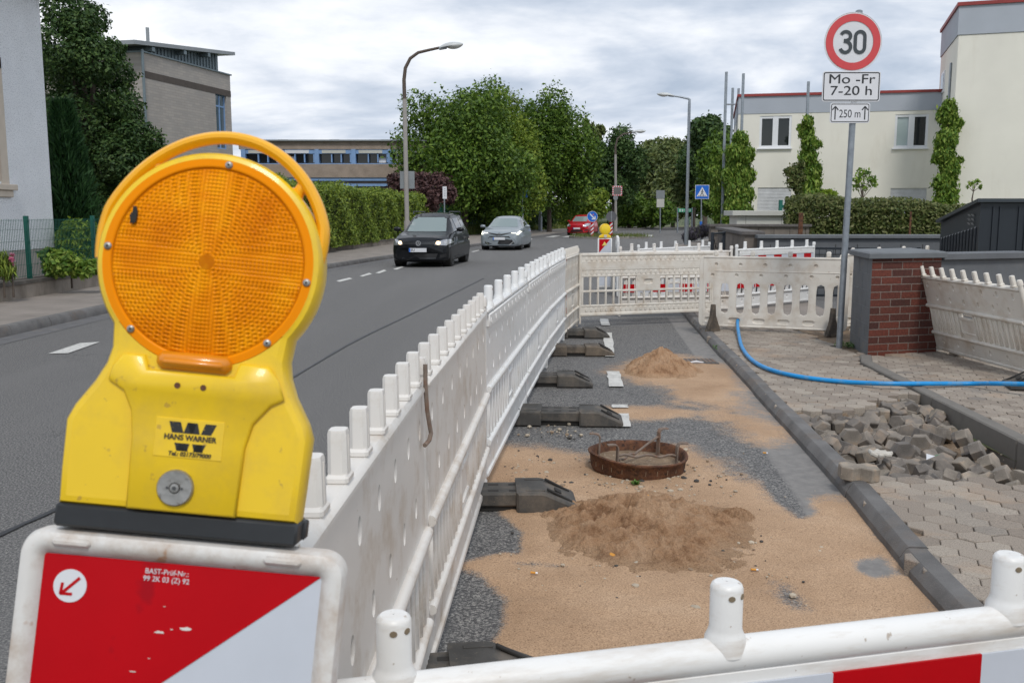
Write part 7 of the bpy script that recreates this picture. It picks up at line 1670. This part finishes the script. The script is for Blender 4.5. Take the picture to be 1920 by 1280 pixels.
    # wheels
    for y in (0,wb):
        for s in (-1,1):
            w_=empty('wheel',(s*(Wd-.125),y,wr)); w_.parent=root; q=Matrix.Rotation(PI/2*s,4,'Y'); mb=MB(); mb.lathe([(wr*.62,-.10),(wr*.93,-.105),(wr,-.08),(wr,.08),(wr*.93,.105),(wr*.66,.10),(wr*.62,.07)],32,M=q); mb.build('tyre',R['tyre'],w_,smooth=True,ang=40)
            mb=MB(); mb.lathe([(wr*.66,.09),(wr*.60,.07),(wr*.56,.02)],28,M=q,cap=(False,True)); 
            rim=[]
            for i in range(p.get('spokes',10)):
                a=2*PI*i/p.get('spokes',10); mb.rbox(.03,wr*.62,-.022,.022,.045,.085,.006,0,q@Matrix.Rotation(a,4,'Z'))
            mb.lathe([(.05,.04),(.05,.09),(.02,.095)],14,M=q); mb.build('rim',R['rim'] if p.get('bright',1) else R['steel_dark'],w_,smooth=True,ang=30)
    # mirrors
    mx,my,mz=p['mirror']
    for s in (-1,1):
        mb=MB(); M_=Matrix.Translation((s*mx,my,mz)); V=[];nn=12
        for i in range(9):
            t=i/8; r_=math.sin(PI*min(1,.08+.86*t))**.5
            for j in range(nn): a=2*PI*j/nn; V.append((s*(-.11+.22*t),-.045*0+.05*r_*math.cos(a),.068*r_*math.sin(a)))
        mb.add(V,[(i*nn+j,i*nn+(j+1)%nn,(i+1)*nn+(j+1)%nn,(i+1)*nn+j) for i in range(8) for j in range(nn)]+[tuple(range(nn)),tuple(range(8*nn,9*nn))],0,M_); mb.tube([(s*(mx-.08),my,mz-.04),(s*(mx-.19),my+.02,mz-.08)],.018,6); mb.build('wing_mirror',paint,root,smooth=True)
    mb=MB(); mb.box(-Wd*.8,Wd*.8,-fo*.6,wb+ro*.6,.14,.30); mb.build('underbody',R['dark'],root)
    if p.get('rails'):
        for s in (-1,1):
            mb=MB(); ry=p['rails']; mb.tube([(s*.56,ry[0],Hh-.045),(s*.57,ry[0]+.10,Hh+.035),(s*.58,ry[1]-.1,Hh+.03),(s*.58,ry[1],Hh-.06)],.018,6); mb.build('roof_rail',R['blackplastic'],root)
    return root,atf,decal
R['chrome']=M('chrome',(.72,.73,.75),.2,.9,var=.03)
def paintm(name,col,metal=.3,rough=.35,coat=.5): 
    m=M(name,col,rough,metal,var=.04,vs=1.5,coat=coat); m.node_tree.nodes['Principled BSDF'].inputs['Coat Roughness'].default_value=.03; m.node_tree.nodes['Principled BSDF'].inputs['Specular IOR Level'].default_value=.15; return m
PB=paintm('black_car_paint',(.006,.007,.009),.0,.5,.45); PG=paintm('grey_blue_car_paint',(.28,.315,.34),.35,.4); PR=paintm('red_car_paint',(.45,.008,.018),.1,.3)
R['carglass']=glassmat('car_glass',(.20,.25,.25),.04); R['sideglass']=glassmat('side_glass',(.015,.018,.02),.05)
m_,nt,n_,l_,b_=newmat('headlamp_on'); b_.inputs['Base Color'].default_value=(.9,.7,.5,1); b_.inputs['Emission Color'].default_value=(1,.72,.42,1); b_.inputs['Emission Strength'].default_value=1.6; R['lit']=m_
m_,nt,n_,l_,b_=newmat('daylight_strip'); b_.inputs['Base Color'].default_value=(.9,.9,.8,1); b_.inputs['Emission Color'].default_value=(1,.98,.75,1); b_.inputs['Emission Strength'].default_value=1.3; R['drl']=m_
R['lampunit']=M('headlamp_unit',(.42,.43,.45),.12,.5,var=.25,vs=12,coat=1)
R['grille']=M('grille_black',(.012,.012,.013),.5); R['line']=M('bright_grille_line',(.16,.17,.18),.3,.6)
def mirp(poly): return [(-x,z) for x,z in poly][::-1]
def ell(cx,cz,rx,rz,n=14): return [(cx+rx*math.cos(2*PI*i/n),cz+rz*math.sin(2*PI*i/n)) for i in range(n)]
# black compact van-like hatchback
hl=[(.46,.655),(.78,.63),(.86,.70),(.83,.80),(.70,.80),(.52,.73)]
f=[('windscreen',[(-.60,1.02),(.60,1.02),(.56,1.20),(.50,1.44),(-.50,1.44),(-.56,1.20)],R['carglass'],.004),
 ('upper_grille',[(-.46,.655),(.46,.655),(.50,.735),(-.50,.735)],R['grille'],.003),('grille_bar',[(-.47,.685),(.47,.685),(.47,.695),(-.47,.695)],R['line'],.008),('grille_bar',[(-.485,.722),(.485,.722),(.485,.733),(-.485,.733)],R['line'],.008),
 ('lower_intake',[(-.50,.27),(.50,.27),(.56,.40),(-.56,.40)],R['grille'],.003),('headlight',hl,R['lampunit'],.006),('headlight',mirp(hl),R['lampunit'],.006),
 ('lit_bulb',ell(.56,.705,.065,.05),R['lit'],.012),('lit_bulb',ell(-.56,.705,.065,.05),R['lit'],.012),
 ('fog_pocket',[(.60,.27),(.80,.30),(.78,.40),(.62,.36)],R['grille'],.003),('fog_pocket',mirp([(.60,.27),(.80,.30),(.78,.40),(.62,.36)]),R['grille'],.003),('intake_trim',[(-.50,.255),(.50,.255),(.50,.268),(-.50,.268)],R['line'],.006)]
sd=[('side_window',[(.62,1.00),(1.10,1.0),(1.18,1.40),(.98,1.38)],R['sideglass'],.004),('side_window',[(1.2,1.0),(2.05,1.02),(2.02,1.42),(1.26,1.41)],R['sideglass'],.004),('side_window',[(2.14,1.02),(2.75,1.06),(2.55,1.40),(2.12,1.42)],R['sideglass'],.004),('door_seam',[(1.13,.35),(1.145,.35),(1.155,1.0),(1.14,1.0)],R['grille'],.003),('door_handle',[(1.70,.90),(1.88,.91),(1.88,.935),(1.70,.925)],R['chrome'],.02),('sill_trim',[(.45,.24),(2.2,.24),(2.2,.29),(.45,.29)],R['blackplastic'],.006)]
ST=[(-.86,.24,.70,.74,.50,.70,.56,.60),(-.84,.20,.76,.80,.62,.76,.74,.66),(-.72,.18,.82,.84,.76,.79,.84,.68),(-.40,.17,.85,.86,.86,.79,.91,.70),(.05,.17,.86,.87,.93,.78,.96,.70),(.28,.17,.86,.875,.96,.79,1.00,.70),(.95,.17,.865,.88,.98,.80,1.44,.575),(1.25,.17,.865,.88,.99,.80,1.535,.555),(1.9,.17,.865,.88,1.0,.80,1.57,.56),(2.8,.17,.86,.875,1.02,.79,1.535,.58),(3.15,.2,.84,.86,1.02,.77,1.42,.56),(3.32,.25,.80,.84,.95,.74,1.12,.55),(3.36,.3,.78,.82,.90,.72,1.0,.55)]
car('parked_car' if 0 else 'car',(-2.62,28.25),math.radians(-7),dict(w=1.76,h=1.58,fo=.86,wb=2.58,ro=.78,st=ST,front=f,side=sd,plate=(-.02,.50,.52,.115),txt='EU',emblem=(0,.70,.075),kind='ring',wr=.32,mirror=(.98,.62,1.08),rails=(1.0,2.9),spokes=10,bow=.30),PB,'black hatchback with roof rails and lit round headlamps driving towards the camera')
# grey hatchback
hl=[(.42,.70),(.66,.665),(.83,.66),(.86,.80),(.78,.84),(.62,.76)]
f=[('windscreen',[(-.62,.98),(.62,.98),(.58,1.12),(.47,1.34),(-.47,1.34),(-.58,1.12)],R['carglass'],.004),
 ('upper_grille',[(-.62,.75),(-.10,.63),(.10,.63),(.62,.75),(.62,.77),(.10,.70),(-.10,.70),(-.62,.77)],R['grille'],.005),
 ('lower_intake',[(-.66,.27),(.66,.27),(.55,.44),(.42,.60),(-.42,.60),(-.55,.44)],R['grille'],.003),('headlight',hl,R['lampunit'],.006),('headlight',mirp(hl),R['lampunit'],.006),
 ('running_light',[(.70,.665),(.80,.665),(.85,.78),(.80,.81)],R['drl'],.012),('running_light',mirp([(.70,.665),(.80,.665),(.85,.78),(.80,.81)]),R['drl'],.012),('running_light',[(.50,.725),(.70,.715),(.70,.735),(.52,.745)],R['drl'],.012),('running_light',mirp([(.50,.725),(.70,.715),(.70,.735),(.52,.745)]),R['drl'],.012),
 ('intake_trim',[(.42,.24),(.47,.22),(.62,.36),(.66,.36),(.66,.39),(.60,.385)],R['chrome'],.012),('intake_trim',mirp([(.42,.24),(.47,.22),(.62,.36),(.66,.36),(.66,.39),(.60,.385)]),R['chrome'],.012)]
sd=[('side_window',[(.80,.97),(1.35,.98),(1.35,1.30),(1.18,1.26)],R['sideglass'],.004),('side_window',[(1.42,.98),(2.25,1.0),(2.15,1.32),(1.42,1.31)],R['sideglass'],.004),('door_seam',[(1.30,.35),(1.315,.35),(1.32,.97),(1.305,.97)],R['grille'],.003)]
ST=[(-.93,.22,.66,.72,.46,.68,.52,.58),(-.90,.19,.76,.80,.60,.76,.68,.66),(-.75,.17,.84,.86,.72,.80,.77,.70),(-.4,.16,.87,.88,.82,.80,.86,.70),(.1,.16,.88,.89,.88,.80,.92,.70),(.42,.16,.88,.895,.92,.80,.96,.70),(1.15,.16,.88,.895,.95,.80,1.34,.56),(1.5,.16,.88,.895,.96,.80,1.42,.54),(2.1,.16,.88,.895,.98,.80,1.44,.54),(2.9,.18,.87,.89,1.0,.78,1.36,.53),(3.25,.22,.85,.87,1.0,.76,1.18,.52),(3.45,.28,.80,.84,.92,.74,1.0,.52)]
rg,atf,dec=car('car',(-.42,41.2),math.radians(-8.5),dict(w=1.79,h=1.45,fo=.93,wb=2.64,ro=.81,st=ST,front=f,side=sd,plate=(-.0,.50,.52,.115),txt=None,emblem=(0,.69,.065),kind='ellipses',wr=.33,mirror=(1.00,.78,1.0),spokes=5,bright=0,bow=.28),PG,'blue-grey hatchback with slanting daylight strips following the black car')
# red small car
hl=[(.44,.66),(.62,.60),(.78,.68),(.80,.84),(.66,.86),(.50,.76)]
f=[('windscreen',[(-.56,1.0),(.56,1.0),(.52,1.16),(.46,1.36),(-.46,1.36),(-.52,1.16)],R['carglass'],.004),
 ('lower_intake',[(-.50,.25),(.50,.25),(.42,.37),(-.42,.37)],R['grille'],.003),('headlight',hl,R['chrome'],.006),('headlight',mirp(hl),R['chrome'],.006),
 ('fog_pocket',[(.52,.30),(.78,.36),(.78,.44),(.62,.42)],R['grille'],.003),('fog_pocket',mirp([(.52,.30),(.78,.36),(.78,.44),(.62,.42)]),R['grille'],.003)]
sd=[('side_window',[(.50,1.0),(1.55,1.0),(1.50,1.34),(.95,1.34)],R['sideglass'],.004),('side_window',[(1.66,1.02),(2.2,1.08),(2.05,1.32),(1.64,1.34)],R['sideglass'],.004)]
ST=[(-.68,.22,.62,.66,.48,.64,.54,.54),(-.66,.19,.70,.74,.62,.70,.72,.60),(-.5,.17,.78,.80,.78,.74,.84,.62),(-.1,.16,.80,.82,.88,.75,.93,.64),(.15,.16,.81,.825,.93,.75,.98,.66),(.75,.16,.815,.83,.97,.76,1.36,.58),(1.05,.16,.815,.83,.98,.76,1.45,.56),(1.7,.16,.815,.83,1.0,.76,1.47,.56),(2.3,.18,.81,.82,1.02,.74,1.40,.54),(2.6,.22,.78,.80,1.0,.72,1.22,.52),(2.75,.28,.74,.78,.92,.70,.98,.5)]
car('car',(4.90,69.2),math.radians(-19),dict(w=1.66,h=1.47,fo=.68,wb=2.37,ro=.55,st=ST,front=f,side=sd,plate=(.0,.50,.52,.115),txt=None,emblem=(0,.80,.05),kind='diamond',wr=.30,mirror=(.92,.55,1.02),spokes=6),PR,'small red hatchback in the bend behind the traffic island')
rc=[o for o in sc.objects if o.parent is None and str(o.get('label','')).startswith('blue-grey')][0]
